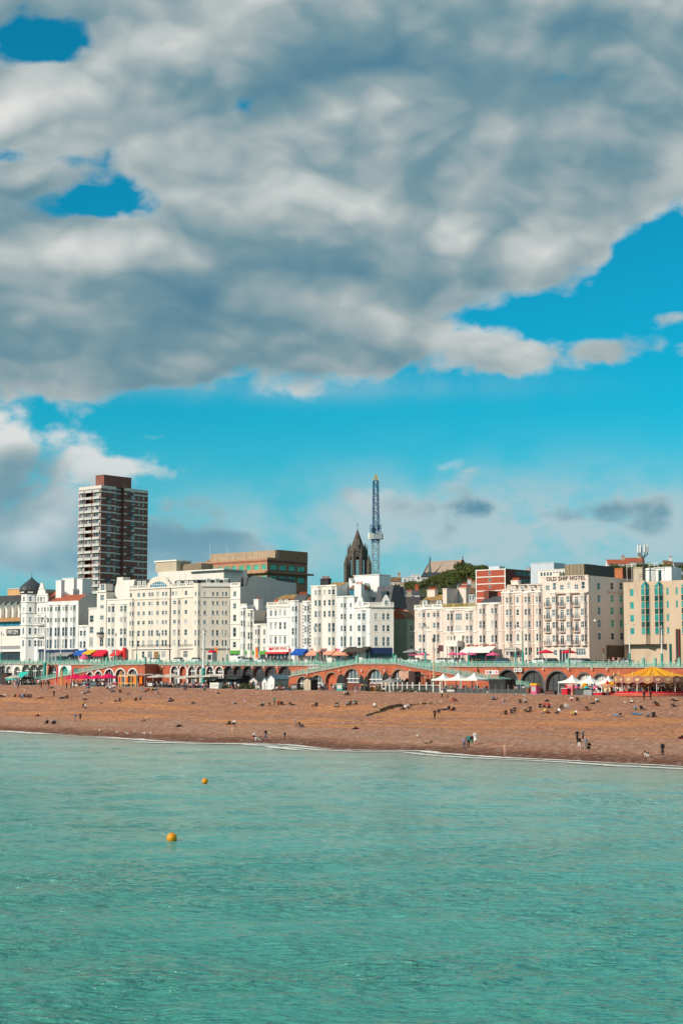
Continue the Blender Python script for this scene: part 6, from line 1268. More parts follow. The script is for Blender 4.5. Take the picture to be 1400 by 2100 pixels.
# ------------------------------------------------------------------ street furniture and seafront things
def fr(name, px, d, z, label, cat, group=None, rz=0.0): return frame(name, U(px, d), d, z, label, cat, group, rz)
zE = lambda px, d=-10: zlow(U(px, d)) + .05
zR = lambda px, d: (zprom(U(px, d)) if d < 10 else zroad(U(px, d)) - .05)
# lamp posts
def lantern(k, c, s=1.0, m=None):
    x, y, z = c; k.lathe([(0, 0), (.12 * s, .05 * s), (.22 * s, .5 * s), (.05 * s, .78 * s), (.03 * s, .95 * s), (0, 1.0 * s)], m or GREYM, 6, c)
def lamp(px, d, top, kind, label, z0=None, r=.13, up=WHITEM, low=DKTEAL):
    z0 = zR(px, d) if z0 is None else z0; o = fr('street_lamp', px, d, z0, label, 'street lamp'); H = ZD(px, top, d) - z0
    k = MB(); k.lathe([(r * 2.6, 0), (r * 2.6, .3), (r * 1.8, .5), (r * 1.5, H * .28), (r * 1.7, H * .30), (r, H * .32)], low, 8); k.obj('base', o)
    k = MB(); k.tube((0, 0, H * .32), (0, 0, H - .9 if kind != 'plain' else H), r, r * .55, up, 8); k.obj('shaft', o)
    if kind == 'multi':
        k = MB()
        for sx_ in (-1, 1):
            pts = [(sx_ * (.1 + .85 * math.sin(t * math.pi / 2)), 0, H - 1.9 + .55 * math.sin(t * math.pi) + .25 * t) for t in [i / 6 for i in range(7)]]; k.sweep(pts, .05, up, 5); k.sweep([(sx_ * .1, 0, H - 1.2), (sx_ * .5, 0, H - 1.55), (sx_ * .3, 0, H - 1.8), (sx_ * .1, 0, H - 1.7)], .04, up, 5)
        k.obj('arm', o)
        for c in ((-.95, 0, H - 1.75), (.95, 0, H - 1.75), (0, 0, H - 1.0), (-.45, .3, H - 1.4), (.45, -.3, H - 1.4)): k = MB(); lantern(k, c, .8); k.obj('lantern', o)
    elif kind == 'single': k = MB(); lantern(k, (0, 0, H - 1.1), 1.25, GREYM); k.obj('lantern', o)
    elif kind == 'arms':
        k = MB()
        for sx_ in (-1, 1): k.sweep([(0, 0, H - .4), (sx_ * .5, 0, H - .1), (sx_ * 1.0, 0, H)], .05, up, 5); 
        k.obj('arm', o)
        for sx_ in (-1, 1): k = MB(); k.box(sx_ * 1.05 - .25, -.14, H - .06, sx_ * 1.05 + .25, .14, H + .1, GREYM); k.obj('lamp_head', o)
    return o
lamp(3, 1.2, 1292, 'multi', 'ornate lamp post in front of the nightclub at left edge'); lamp(93, -1.5, 1258, 'multi', 'tallest ornate lamp on a thick green base left of the red flags', zE(93), .30)
lamp(125, 9, 1300, 'plain', 'plain slim pole in front of the four white bays'); lamp(238, 9, 1297, 'single', 'lantern lamp post in front of the stepped cream house'); lamp(281, 9, 1296, 'arms', 'twin arm lamp at left end of the large cream hotel', None, .12, GREYM); lamp(327, 9, 1297, 'single', 'lantern lamp before the door of the large cream hotel')
lamp(418, -1.5, 1284, 'multi', 'tall ornate lamp on thick green base before the cream hotel corner', zE(418), .34); lamp(466, 9, 1296, 'plain', 'plain pole between the cream hotel and the green fascia'); lamp(650, 6, 1276, 'multi', 'ornate five lantern lamp before the black chimney terrace')
lamp(806, 9, 1284, 'plain', 'white pole with red band at the side street corner'); lamp(872, 2, 1275, 'multi', 'ornate lamp before the mansard terrace with mossy roof'); lamp(1056, 6, 1279, 'single', 'slim lantern lamp left of the annexe porch'); lamp(1071, 2, 1286, 'arms', 'green based twin arm lamp before the hotel annexe', None, .16, DKTEAL)
lamp(1290, 3, 1281, 'arms', 'white twin arm lamp at left edge of the sandstone hotel', None, .16); lamp(1356, 3, 1281, 'single', 'large lantern lamp before the sandstone hotel', None, .18); lamp(961, 3, 1336, 'plain', 'short green post in front of the portico terrace', None, .2, DKTEAL)
o = fr('flagpole', 889, -12, zE(889), 'tall bare tan flagpole rising in front of the mansard terrace', 'flagpole'); H = ZD(889, 1300, -12) - zE(889); k = MB(); k.tube((0, 0, 0), (0, 0, H * .72), .2, .15, mat('tan_pole', (.62, .45, .28), .7), 8); k.obj('pole', o); k = MB(); k.tube((0, 0, H * .72), (0, 0, H), .1, .06, CHAR, 6); k.box(-.25, -.25, H * .86, .25, .25, H * .93, CHAR); k.obj('topmast', o)
for px, d, top, lab in ((1168, 8, 1329, 'traffic light at the right corner of the lettered hotel entrance'), (1236, 9, 1330, 'traffic light before the shaded flank of the lettered hotel'), (1088, 8, 1328, 'traffic light before the hotel annexe')):
    z0 = zR(px, d); o = fr('traffic_light', px, d, z0, lab, 'traffic light'); H = ZD(px, top, d) - z0; k = MB(); k.tube((0, 0, 0), (0, 0, H), .07, .07, GREYM, 6); k.obj('pole', o); k = MB(); k.box(-.18, -.16, H - 1.0, .18, .16, H, BLACK); hd = k.obj('signal_head', o)
    for i in range(3): k = MB(); k.lathe([(.1, 0), (.1, .04), (0, .04)], [SIGNRED, YEL, DKTEAL][i], 8); q = k.obj('lens', hd); q.location = (0, -.16, H - .2 - i * .3); q.rotation_euler = (math.pi / 2, 0, 0)
o = fr('road_sign', 904, 8, zR(904, 8), 'brown square tourist sign before the mansard terrace', 'sign'); k = MB(); k.tube((-.5, 0, 0), (-.5, 0, 3.5), .06, .06, GREYM); k.tube((.5, 0, 0), (.5, 0, 3.5), .06, .06, GREYM); k.obj('pole', o); k = MB(); H = ZD(904, 1336, 8) - zR(904, 8); k.box(-.75, -.1, H, .75, -.05, H + 1.5, mat('brown_sign', (.10, .04, .05))); k.obj('board', o)
for px, lab in ((441, 'orange feather flag before the hotel return facade'), (524, 'orange feather flag above the green fascia')):
    o = fr('feather_flag', px, 22, zR(px, 22), lab, 'flag'); H = ZD(px, 1327, 22) - zR(px, 22); k = MB(); k.tube((0, 0, 0), (0, 0, H), .04, .03, WHITEM); k.obj('pole', o); k = MB(); k.face([(.03, 0, H * .3), (.75, 0, H * .3), (.85, .1, H * .8), (.6, .1, H), (.03, 0, H)], ORANGE); k.face([(.03, .03, H * .3), (.03, .03, H), (.6, .13, H), (.85, .13, H * .8), (.75, .03, H * .3)], ORANGE); k.obj('banner', o)
o = fr('kiosk', 435, 20, zR(435, 20), 'small grey kiosk with red domed top by the orange flag', 'kiosk'); k = MB(); k.box(-1, -1, 0, 1, 1, 2.9, GREYW); k.obj('body', o); k = MB(); k.lathe([(1.25, 2.9), (1.2, 3.2), (.7, 3.5), (0, 3.65)], RED, 10); k.obj('roof', o); k = MB(); k.box(-.7, -1.03, .9, .7, -1.005, 2.3, P_DARK); k.obj('hatch', o)
# cars
def car_protos():
    paint = mat('car_white', (.78, .78, .77), .25, .04, spec=.6); k = MB(); prof = [(-2.1, .28), (2.08, .28), (2.12, .62), (1.95, .80), (.95, .95), (-1.75, .98), (-2.08, .88), (-2.12, .5)]
    n = len(prof); hw = .86
    for y0, y1, sc in ((-hw, hw, 1),): 
        L = [(x, -hw, z) for x, z in prof]; Rr = [(x, hw, z) for x, z in prof]; k.face(L, paint); k.face(Rr[::-1], paint)
        for i in range(n): j = (i + 1) % n; k.face([L[j], L[i], Rr[i], Rr[j]], paint)
    roof = [(-1.55, 1.46), (.25, 1.46)]; k.face([(-1.55, -.62, 1.47), (.2, -.62, 1.47), (.2, .62, 1.47), (-1.55, .62, 1.47)], paint)
    for sy in (-1, 1):
        for (xa, xb) in ((.95, .2), (-.55, -.6), (-1.85, -1.55)): k.bar((xa, sy * .80, .95), (xb, sy * .63, 1.45), .07, .09, paint)
    body = k.mesh('body'); g = MB(); gl = P_DARK; bt = [(-1.8, -.8, .96), (.92, -.8, .96), (.92, .8, .96), (-1.8, .8, .96)]; tp = [(-1.52, -.62, 1.455), (.18, -.62, 1.455), (.18, .62, 1.455), (-1.52, .62, 1.455)]
    for i in range(4): j = (i + 1) % 4; g.face([bt[i], bt[j], tp[j], tp[i]], gl)
    glass = g.mesh('windows'); w = MB(); w.tube((0, -.11, 0), (0, .11, 0), .32, .32, BLACK, 14); tyre = w.mesh('tyre'); w = MB(); w.tube((0, -.125, 0), (0, .125, 0), .19, .19, GREYM, 10); rim = w.mesh('rim'); h = MB(); h.box(-.05, -.16, -.07, .04, .16, .07, WCLOTH); hl = h.mesh('headlight'); h = MB(); h.box(-.04, -.14, -.09, .05, .14, .09, SIGNRED); tl = h.mesh('tail_light')
    return paint, body, glass, tyre, rim, hl, tl
CAR = car_protos()
vb = MB(); vp = CAR[0]; pr = [(-2.5, .3), (2.45, .3), (2.5, .75), (2.2, 1.1), (1.55, 1.9), (1.2, 2.05), (-2.45, 2.05), (-2.5, 1.9)]
L_ = [(x, -.9, z) for x, z in pr]; R_ = [(x, .9, z) for x, z in pr]; vb.face(L_, vp); vb.face(R_[::-1], vp)
for i in range(8): j = (i + 1) % 8; vb.face([L_[j], L_[i], R_[i], R_[j]], vp)
VANB = vb.mesh('body'); vg = MB(); vg.face([(2.21, -.75, 1.12), (2.21, .75, 1.12), (1.58, .75, 1.86), (1.58, -.75, 1.86)], P_DARK)
for sy in (-1, 1): q = [(.6, sy * .905, 1.15), (2.0, sy * .905, 1.15), (1.5, sy * .905, 1.8), (.6, sy * .905, 1.8)]; vg.face(q if sy < 0 else q[::-1], P_DARK)
VANG = vg.mesh('windows')
def car(px, d, col, label, van=False, flip=False):
    o = fr('van' if van else 'parked_car', px, d, zR(px, d), label, 'van' if van else 'car', 'vehicles on the seafront road', math.pi if flip else 0)
    pm = mat('car_' + col, dict(white=(.78, .78, .77), silver=(.45, .47, .49), black=(.02, .02, .025), blue=(.03, .06, .14), grey=(.12, .13, .14), red=(.4, .02, .02), teal=(.03, .10, .10))[col], .25, .04, spec=.6)
    bd = mk('body', VANB if van else CAR[1], o); bd.material_slots[0].link = 'OBJECT'; bd.material_slots[0].material = pm; mk('windows', VANG if van else CAR[2], o)
    for x in (-1.3, 1.3):
        for y in (-.78, .78): wh = mk('wheel', CAR[3], o, (x, y, .32)); mk('rim', CAR[4], wh)
    for y in (-.6, .6): mk('headlight', CAR[5], o, (2.1, y, .68)); mk('tail_light', CAR[6], o, (-2.1, y, .76))
for a in ((200, 22, 'white', 'white car before the yellow awning'), (363, 13, 'white', 'white car before the right door of the large cream hotel'), (400, 13, 'white', 'white car below the hotel corner bay'), (505, 13, 'silver', 'silver car right of the white van'), (536, 20, 'white', 'white car before the low pale house'), (698, 13, 'teal', 'dark green car before the peach awnings'), (714, 20, 'black', 'black car before the stair block house'), (774, 13, 'silver', 'silver car before the navy fascia corner'), (816, 13, 'white', 'white car at the side street mouth'), (846, 13, 'white', 'white car before the mansard terrace left bay'), (902, 13, 'white', 'white car under the brown square sign'), (918, 20, 'grey', 'grey car before the porch, behind the white one'), (936, 13, 'white', 'white car right of the porch'), (1027, 13, 'blue', 'dark blue car before the slate roof terrace'), (1102, 13, 'white', 'large white car before the lettered hotel left edge'), (1126, 20, 'black', 'black car behind the white one at the lettered hotel'), (1178, 13, 'silver', 'silver car below the lettered hotel lounge window'), (1200, 20, 'black', 'black car at the lettered hotel corner'), (1276, 20, 'silver', 'silver car turning beside the sandstone hotel'), (150, 20, 'grey', 'grey car before the grey shop awning'), (320, 20, 'white', 'white car before the large cream hotel door')): car(*a, flip=random.random() < .4)
car(489, 18, 'white', 'white delivery van before the green fascia', True)
# parasols, tents, awnings
def parasol(px, d, eave, top, wpx, m, label, z0, name='parasol', n=8, fl=.18, group=None):
    o = fr(name, px, d, z0, label, 'parasol', group); rr = (U(px + wpx / 2, d) - U(px - wpx / 2, d)) / 2; ze, zt = ZD(px, eave, d) - z0, ZD(px, top, d) - z0
    k = MB(); k.lathe([(rr, ze - fl), (rr, ze), (rr * .55, ze + (zt - ze) * .5), (.06, zt), (0, zt + .05)], m, n, (0, 0, 0), lambda i, j: 1.0 if i % 2 == 0 else .97); k.obj('canopy', o)
    k = MB(); k.tube((0, 0, 0), (0, 0, zt), .05, .04, GREYM, 6); k.obj('pole', o); k = MB(); 
    for i in range(n): a = 2 * math.pi * i / n; k.bar((rr * .96 * math.cos(a), rr * .96 * math.sin(a), ze), (0, 0, zt - .06), .03, .04, GREYM)
    k.obj('rib', o); k = MB(); k.lathe([(.35, 0), (.35, .08), (.08, .14), (0, .14)], CONC, 8); k.obj('foot', o); return o
for px, e, t, wp, m_, lab in ((30, 1390, 1383, 26, BEIGE, 'beige parasol before the cream arch'), (27, 1394, 1388, 18, TURQ, 'green turquoise parasol at the far left terrace'), (155, 1391, 1381, 28, CRIM, 'leftmost crimson parasol behind the second red flag'), (176, 1391, 1382, 26, CRIM, 'second crimson parasol from the red flags'), (200, 1391, 1383, 26, CRIM, 'third crimson parasol from the red flags'), (223, 1390, 1381, 30, CRIM, 'rightmost crimson parasol next to the yellow frame'),
                             (326, 1388, 1383, 34, BEIGE, 'leftmost pale parasol below the dark ramp end'), (352, 1388, 1381, 40, BEIGE, 'large pale parasol right of the leftmost one'), (383, 1391, 1385, 34, BEIGE, 'front pale parasol on the crowded terrace'), (404, 1388, 1383, 34, BEIGE, 'pale parasol left of the thick lamp base'), (432, 1387, 1382, 30, BEIGE, 'pale parasol right of the thick lamp base')):
    parasol(px, -11 + random.uniform(-1.5, 1.5), e, t, wp, m_, lab, zE(px))
for px, e, t, wp, m_, lab in ((844, 1337, 1331, 30, GREYC, 'grey parasol at the mouth of the side street'), (850, 1342.5, 1338.5, 22, PINK, 'pink parasol before the mansard terrace, left'), (868, 1342.5, 1338.5, 22, PINK, 'pink parasol before the mansard terrace, right'), (928, 1342, 1337, 20, PINK, 'pink parasol left of the white porch'), (947, 1342, 1337, 22, PINK, 'pink parasol right of the white porch'), (966, 1342, 1338, 20, PINK, 'pink parasol under the white awning left end'), (1010, 1343, 1337, 24, PINK, 'pink parasol under the white awning right end'), (1119, 1338, 1332, 30, RED, 'red parasol at the left of the lettered hotel'), (1165, 1338, 1332, 30, RED, 'red parasol at the lettered hotel entrance'), (173, 1351, 1340, 14, PINK, 'pink closed parasol by the grey shop awning')):
    parasol(px, 26.5, e, t, wp, m_, lab, zR(px, 26.5) + .1)
def tent(px, d, eave, top, wpx, label, m=WCLOTH):
    z0 = zE(px, d); o = fr('marquee', px, d, z0, label, 'tent'); rr = (U(px + wpx / 2, d) - U(px - wpx / 2, d)) / 2 * .78; ze, zt = ZD(px, eave, d) - z0, ZD(px, top, d) - z0
    k = MB(); prof = [(1.0, 0), (.62, .16), (.36, .36), (.16, .66), (.05, .93), (0, 1.0)]; H = zt - ze
    k.lathe([(rr * 1.414, ze - .3)] + [(rr * 1.414 * r_, ze + H * z_) for r_, z_ in prof], m, 4, ang0=math.pi / 4); k.obj('canopy', o)
    for sx_ in (-1, 1):
        for sy_ in (-1, 1): k = MB(); k.tube((sx_ * rr * .96, sy_ * rr * .96, 0), (sx_ * rr * .96, sy_ * rr * .96, ze), .06, .06, WHITEM, 6); k.obj('leg', o)
for px, e, t, wp, lab in ((909, 1393, 1381, 38, 'leftmost white peaked tent beside the flagpole'), (940, 1393, 1380, 44, 'middle white peaked tent on the fenced terrace'), (972, 1393, 1380, 46, 'right white peaked tent on the fenced terrace')): tent(px, -11, e, t, wp, lab)
for px, e, t, wp, lab in ((1172, 1398, 1384, 46, 'white peaked tent left of the funfair rides'), (1209, 1399, 1385, 46, 'middle white peaked tent behind the funfair rides'), (1246, 1400, 1386, 44, 'white peaked tent nearest the big carousel')): tent(px, -9, e, t, wp, lab)
tent(800, -11, 1398, 1389, 46, 'pale grey gazebo behind the white post fence', GREYC)
# feather flags and posts
for px, lab in ((115, 'red feather flag left of the yellow post'), (146, 'red feather flag right of the yellow post')):
    d = -14; z0 = zE(px, d); o = fr('feather_flag', px, d, z0, lab, 'flag'); H = ZD(px, 1370, d) - z0; k = MB(); k.tube((0, 0, 0), (.5, 0, H), .05, .03, WHITEM); k.obj('pole', o); k = MB(); P_ = [(-.1, .06, .5), (.35, .2, H * .25), (.75, .15, H * .6), (1.05, .1, H * .95), (.6, .02, H), (.45, 0, H * .7), (.2, 0, H * .3)]; k.face(P_, RED); k.face([(x, y + .03, z) for x, y, z in P_[::-1]], RED); k.obj('banner', o)
for px, lab in ((128, 'yellow timber post between the red flags'),): d = -15; z0 = zE(px, d); o = fr('timber_post', px, d, z0, lab, 'post'); k = MB(); k.box(-.14, -.14, 0, .14, .14, ZD(px, 1375, d) - z0, YWOOD); k.obj('post', o); k = MB(); k.lathe([(.2, 0), (.16, .12), (0, .2)], YWOOD, 6, (0, 0, ZD(px, 1375, d) - z0)); k.obj('cap', o)
d = -14.5; z0 = zE(262, d); o = fr('banner_stand', 262, d, z0, 'yellow timber frame hung with orange banners by the crimson parasols', 'stand'); X_ = lambda p: U(p, d) - U(262, d)
for p in (245, 250, 271, 280): k = MB(); k.box(X_(p) - .13, -.13, 0, X_(p) + .13, .13, ZD(p, 1376 if p == 250 else 1384, d) - z0, YWOOD); k.obj('post', o)
k = MB(); k.box(X_(245), -.1, ZD(262, 1386, d) - z0, X_(280), .1, ZD(262, 1384, d) - z0, YWOOD); k.box(X_(245), -.1, .9, X_(280), .1, 1.1, YWOOD); k.obj('rail', o)
for p, m_ in ((248, RED), (261, ORANGE), (277, ORANGE), (290, ORANGE)): k = MB(); k.box(X_(p) - .45, -.06, .8, X_(p) + .45, .02, ZD(p, 1388, d) - z0, m_); k.obj('banner', o)
d = -8; z0 = zE(290, d); o = fr('pergola', 290, d, z0, 'flat roofed grey pergola before the left ramp end', 'pergola'); X_ = lambda p: U(p, d) - U(290, d); k = MB(); k.box(X_(262), -2, ZD(290, 1384, d) - z0, X_(326), 2, ZD(290, 1382, d) - z0, GREYM); k.obj('roof', o)
for p in (263, 278, 293, 308, 325): k = MB(); k.tube((X_(p), -1.8, 0), (X_(p), -1.8, ZD(290, 1384, d) - z0), .08, .08, GREYM); k.obj('post', o)
# stalls and kiosks
def box_thing(name, px0, px1, d, top, depth, m, label, cat, roof=None, rh=.25, front=None, extra=None, over=.15):
    z0 = zE((px0 + px1) / 2, d); o = fr(name, px0, d, z0, label, cat); w = U(px1, d) - U(px0, d); h = ZD((px0 + px1) / 2, top, d) - z0
    k = MB(); k.box(0, 0, 0, w, depth, h, m); k.obj('body', o)
    if roof: k = MB(); k.box(-over, -over, h + .003, w + over, depth + over, h + rh, roof); k.obj('roof', o)
    if front: k = MB(); k.box(w * .12, -.05, h * .3, w * .88, -.003, h * .85, front); k.obj('front_panel', o)
    return o, w, h
box_thing('kiosk', 5, 17, -13, 1381, 1.6, mat('dark_brown_board', (.05, .03, .025)), 'dark brown tall kiosk at the far left of the esplanade', 'kiosk', BLACK, .15)
o, w, h = box_thing('stall', 45, 62, -8, 1388, 1.6, CHAR, 'dark stall with sloping turquoise awning', 'stall'); k = MB(); k.face([(-.3, -2.2, h - .2), (w * .8, -2.2, h - .2), (w, 0, h + 1.4), (0.1, 0, h + 1.4)], TURQ); k.face([(-.3, -2.2, h - .5), (w * .8, -2.2, h - .5), (w * .8, -2.2, h - .2), (-.3, -2.2, h - .2)], TURQ); k.obj('awning', o)
box_thing('notice_box', 185, 200, -15, 1398, .8, CHAR, 'dark bin unit before the crimson parasols', 'bin', BLACK, .1, P_MID); box_thing('notice_box', 303, 315, -15.5, 1399, .8, CHAR, 'dark bin unit below the flat pergola', 'bin', BLACK, .1, GREYW); box_thing('notice_box', 597, 610, -16, 1404, .8, CHAR, 'dark bin unit right of the white hut', 'bin', BLACK, .1, GREYM); box_thing('notice_box', 913, 933, -16.2, 1413, 1.0, CHAR, 'dark notice box with posters before the black fence', 'notice box', BLACK, .08, GREYW)
box_thing('notice_box', 1114, 1135, -16.4, 1417, 1.0, CHAR, 'dark notice box on the shingle below the great arches', 'notice box', BLACK, .08, DK_SHADE_BRICK); box_thing('utility_box', 431, 449, -14, 1400, 1.4, WHITEM, 'white utility box below the thick lamp base', 'box', None, .2, GREYW)
o, w, h = box_thing('lean_to', 430, 458, -8, 1392, 3, CHAR, 'beige canvas lean-to right of the thick lamp base', 'shelter'); k = MB(); k.face([(-.4, -2.5, h - .4), (w * .85, -2.5, h - .4), (w + .3, .1, h + 1.2), (.3, .1, h + 1.2)], BEIGE); k.obj('canvas', o)
o, w, h = box_thing('snack_bar', 463, 497, -3.5, 1386, 3, BLACK, 'black fronted snack bar under the charcoal arches', 'stall', CHAR, .2, P_MID); k = MB(); k.box(.2, -1.8, h - .9, w - .2, 0, h - .6, BLACK); k.obj('canopy', o)
# huts
def hut(px0, px1, d, eave, ridge, depth, wm, rm, label, side=None, name='beach_hut', door=None):
    z0 = zE((px0 + px1) / 2, d); o = fr(name, px0, d, z0, label, 'hut'); w = U(px1, d) - U(px0, d); he = ZD((px0 + px1) / 2, eave, d) - z0; hr = ZD((px0 + px1) / 2, ridge, d) - z0
    k = MB(); sd = side or wm
    k.face([(0, 0, 0), (w, 0, 0), (w, 0, he), (w / 2, 0, hr), (0, 0, he)], wm); k.face([(w, 0, 0), (w, depth, 0), (w, depth, he), (w, 0, he)], sd); k.face([(0, depth, 0), (0, 0, 0), (0, 0, he), (0, depth, he)], sd); k.face([(w, depth, 0), (0, depth, 0), (0, depth, he), (w / 2, depth, hr), (w, depth, he)], wm); k.obj('walls', o)
    k = MB(); e = .25
    for sg in (-1, 1):
        x0_ = w / 2 + sg * (w / 2 + e); z_ = he - e * (hr - he) / (w / 2); q = [(x0_, -e, z_), (w / 2, -e, hr), (w / 2, depth + e, hr), (x0_, depth + e, z_)]; k.face(q if sg < 0 else q[::-1], rm); q2 = [(a, b_, c - .1) for a, b_, c in q]; k.face(q2[::-1] if sg < 0 else q2, rm); k.face([q[0], q[1], q2[1], q2[0]], rm)
    k.obj('roof', o); k = MB(); k.box(w * .35, -.04, 0, w * .65, -.003, he * .85, door or GREYM); k.obj('door', o); return o
hut(549, 563, -14.5, 1391, 1383, 5.2, WHITE, mat('blue_grey_roof', (.13, .22, .27), .7), 'white gabled hut with long blue grey roof on the shingle edge', mat('grey_green_boards', (.33, .36, .35), .8), door=WHITE); hut(538, 548, -14, 1396, 1389, 3, WHITE, mat('blue_grey_roof', (.1, .2, .25)), 'small white lean hut touching the larger white hut'); hut(622, 637, -14.5, 1394, 1389, 2.6, TAN, BLACK, 'brown shed with black roof before the ramp arches', BLACK, door=TAN)
hut(512, 528, -9, 1395, 1388, 3, GREYW, CHAR, 'grey arched store with black doorway beside the snack bar', door=BLACK)
# upright half boats used as shelters
def half_boat(px, wpx, d, top, m, label):
    z0 = zE(px, d); o = fr('boat_shelter', px, d, z0, label, 'boat'); hw = (U(px + wpx / 2, d) - U(px - wpx / 2, d)) / 2; H = ZD(px, top, d) - z0; k = MB(); N = 8; rings = []
    for i in range(N + 1):
        t = i / N; wd = hw * math.sqrt(max(0, 1 - t ** 2.2)) + .02; rings.append([(wd * math.cos(a), .9 * wd * math.sin(a) , t * H) for a in [math.pi * j / 8 for j in range(9)]])
    for a, b_ in zip(rings[:-1], rings[1:]):
        for j in range(8): k.face([a[j], a[j + 1], b_[j + 1], b_[j]], m)
    k.obj('hull', o, True); k = MB(); k.face([(x * .9, .12, z) for x, z in [(r_[8][0], r_[8][2]) for r_ in rings] + [(r_[0][0], r_[0][2]) for r_ in rings[::-1]]], BLACK); k.obj('hollow_shade_sheet', o); k = MB(); k.box(-hw * .8, -.1, H * .35, hw * .8, .3, H * .4, YWOOD); k.obj('thwart', o); return o  # black sheet across the mouth stands for the shade inside the hull
half_boat(699, 20, -10, 1382, CHAR, 'dark upright half boat shelter left of the fanlight arch'); half_boat(741, 11, -10, 1384, TURQ, 'turquoise upright half boat between the fanlight arches'); half_boat(750, 8, -8, 1386, CHAR, 'dark upright half boat behind the turquoise one'); half_boat(790, 16, -7, 1378, CHAR, 'dark upright half boat beside the grey gazebo')
o, w, h = box_thing('kiosk', 690, 702, -14.5, 1403, 1, DKTEAL, 'small green kiosk before the dark half boat', 'kiosk', WHITEM, .12, GREYW); o, w, h = box_thing('bin', 760, 770, -14, 1408, 1, ORANGE, 'bright orange bin right of the turquoise half boat', 'bin', WHITEM, .12)
# pink scroll kiosk
d = -10; z0 = zE(835, d); o = fr('scroll_sign', 819, d, z0, 'pink wavy scroll shaped sign kiosk behind the fence', 'kiosk'); w = U(851, d) - U(819, d); k = MB(); h0, h1 = ZD(835, 1393, d) - z0, ZD(835, 1377, d) - z0; PKS = mat('pink_scroll', (.55, .32, .24), .7); N = 14
for i in range(N):
    a, b_ = i / N, (i + 1) / N; za, zb_ = h0 + .35 * math.sin(a * 9), h0 + .35 * math.sin(b_ * 9); ta, tb_ = h1 + .18 * math.sin(a * 9), h1 + .18 * math.sin(b_ * 9); X0, X1 = a * w * .62, b_ * w * .62
    k.face([(X0, -.3, za), (X1, -.3, zb_), (X1, -.3, tb_), (X0, -.3, ta)], PKS); k.face([(X0, .3, ta), (X1, .3, tb_), (X1, .3, zb_), (X0, .3, za)], PKS); k.face([(X0, -.3, ta), (X1, -.3, tb_), (X1, .3, tb_), (X0, .3, ta)], PKS); k.face([(X0, .3, za), (X1, .3, zb_), (X1, -.3, zb_), (X0, -.3, za)], PKS)
k.obj('scroll', o); k = MB(); k.box(w * .62, -.3, 0, w, 2, h1, mat('dark_maroon_board', (.06, .03, .03))); k.box(.1, .4, 0, w * .6, 1.8, h0, BLACK); k.obj('cabin', o)
# fences
d = -16.0; z0 = zE(840, d); o = fr('post_fence', 783, d, z0, 'grey fence with tall white posts along the shingle', 'fence'); ps = [783, 791, 799, 807, 815, 825, 835, 846, 860, 874, 888, 902]
for p in ps: k = MB(); x_ = U(p, d) - U(783, d); k.box(x_ - .11, -.15, 0, x_ + .11, .07, ZD(p, 1399, d) - z0, WHITEM); k.obj('post', o)
for a, b_ in zip(ps[:-1], ps[1:]): k = MB(); k.box(U(a, d) - U(783, d) + .12, -.04, .1, U(b_, d) - U(783, d) - .12, .04, 1.15, CHAR); k.box(U(a, d) - U(783, d) + .12, -.03, 1.5, U(b_, d) - U(783, d) - .12, .03, 1.6, WHITEM); k.obj('panel', o)
o = fr('terrace_fence', 906, d, zE(990, d), 'low black glazed fence round the white tents', 'fence'); n_ = 14; w = U(1078, d) - U(906, d)
for i in range(n_ + 1): k = MB(); k.tube((w * i / n_, 0, 0), (w * i / n_, 0, 1.9), .05, .05, GREYM, 5); k.obj('post', o)
for i in range(n_): k = MB(); k.box(w * i / n_ + .06, -.03, .05, w * (i + 1) / n_ - .06, .03, .95, CHAR); k.obj('panel', o)
o, w, h = box_thing('stage_box', 1001, 1035, -11, 1394, 4, BLACK, 'black box stage at the right end of the fenced terrace', 'stage', CHAR, .15); o, w, h = box_thing('ticket_booth', 1087, 1098, -12, 1406, 1.4, PINK, 'pink booth with yellow sloping roof under the great arches', 'booth', YEL, .5, P_PALE)
for a, lab in ((786, 'black pergola frame beside the grey gazebo'), (851, 'black pergola frame right of the pink scroll'), (884, 'black pergola frame at the flagpole foot')):
    z0 = zE(a, -11); o = fr('pergola', a, -11, z0, lab, 'pergola'); w = 2.2 if a != 884 else 1.9; h = ZD(a, 1386, -11) - z0
    for x_ in (0, w):
        for y_ in (0, 2): k = MB(); k.box(x_ - .07, y_ - .07, 0, x_ + .07, y_ + .07, h, BLACK); k.obj('post', o)
    k = MB(); k.box(-.1, -.08, h, w + .1, .08, h + .15, BLACK); k.box(-.1, 1.92, h, w + .1, 2.08, h + .15, BLACK); k.obj('beam', o)
for p0, p1, t, bt, d, m_, lab, nm in ((994, 1021, 1374.5, 1383, -.12, WHITEM, 'white poster strip on the brick wall right of the tents', 'poster'), (632, 652, 1363, 1371, -.12, WHITEM, 'white poster on the brick wall behind the ramp', 'poster')):
    o = fr(nm, p0, d, ZD(p0, bt, d), lab, 'poster'); w = U(p1, d) - U(p0, d); h = ZD(p0, t, d) - ZD(p0, bt, d); k = MB(); k.box(0, 0, 0, w, .05, h, m_); k.obj('board', o)
    for i, mm in enumerate((PINK, BLACK, BLUEW, PINK)): k = MB(); k.box(w * (.08 + i * .23), -.02, h * .2, w * (.24 + i * .23), -.003, h * .8, mm); k.obj('print', o)
for px, lab in ((1056, 'white air conditioning unit left of the pair on the great arch wall'), (1065, 'white air conditioning unit right of the pair on the great arch wall')): o = fr('air_conditioner', px, -.75, ZD(px, 1378, -.75), lab, 'air conditioner'); k = MB(); k.box(-.45, 0, 0, .45, .6, .85, WHITEM); k.obj('casing', o); k = MB(); k.lathe([(.3, 0), (.3, .03), (0, .03)], GREYM, 10); q = k.obj('fan_grille', o); q.location = (0, -.003, .42); q.rotation_euler = (math.pi / 2, 0, 0)
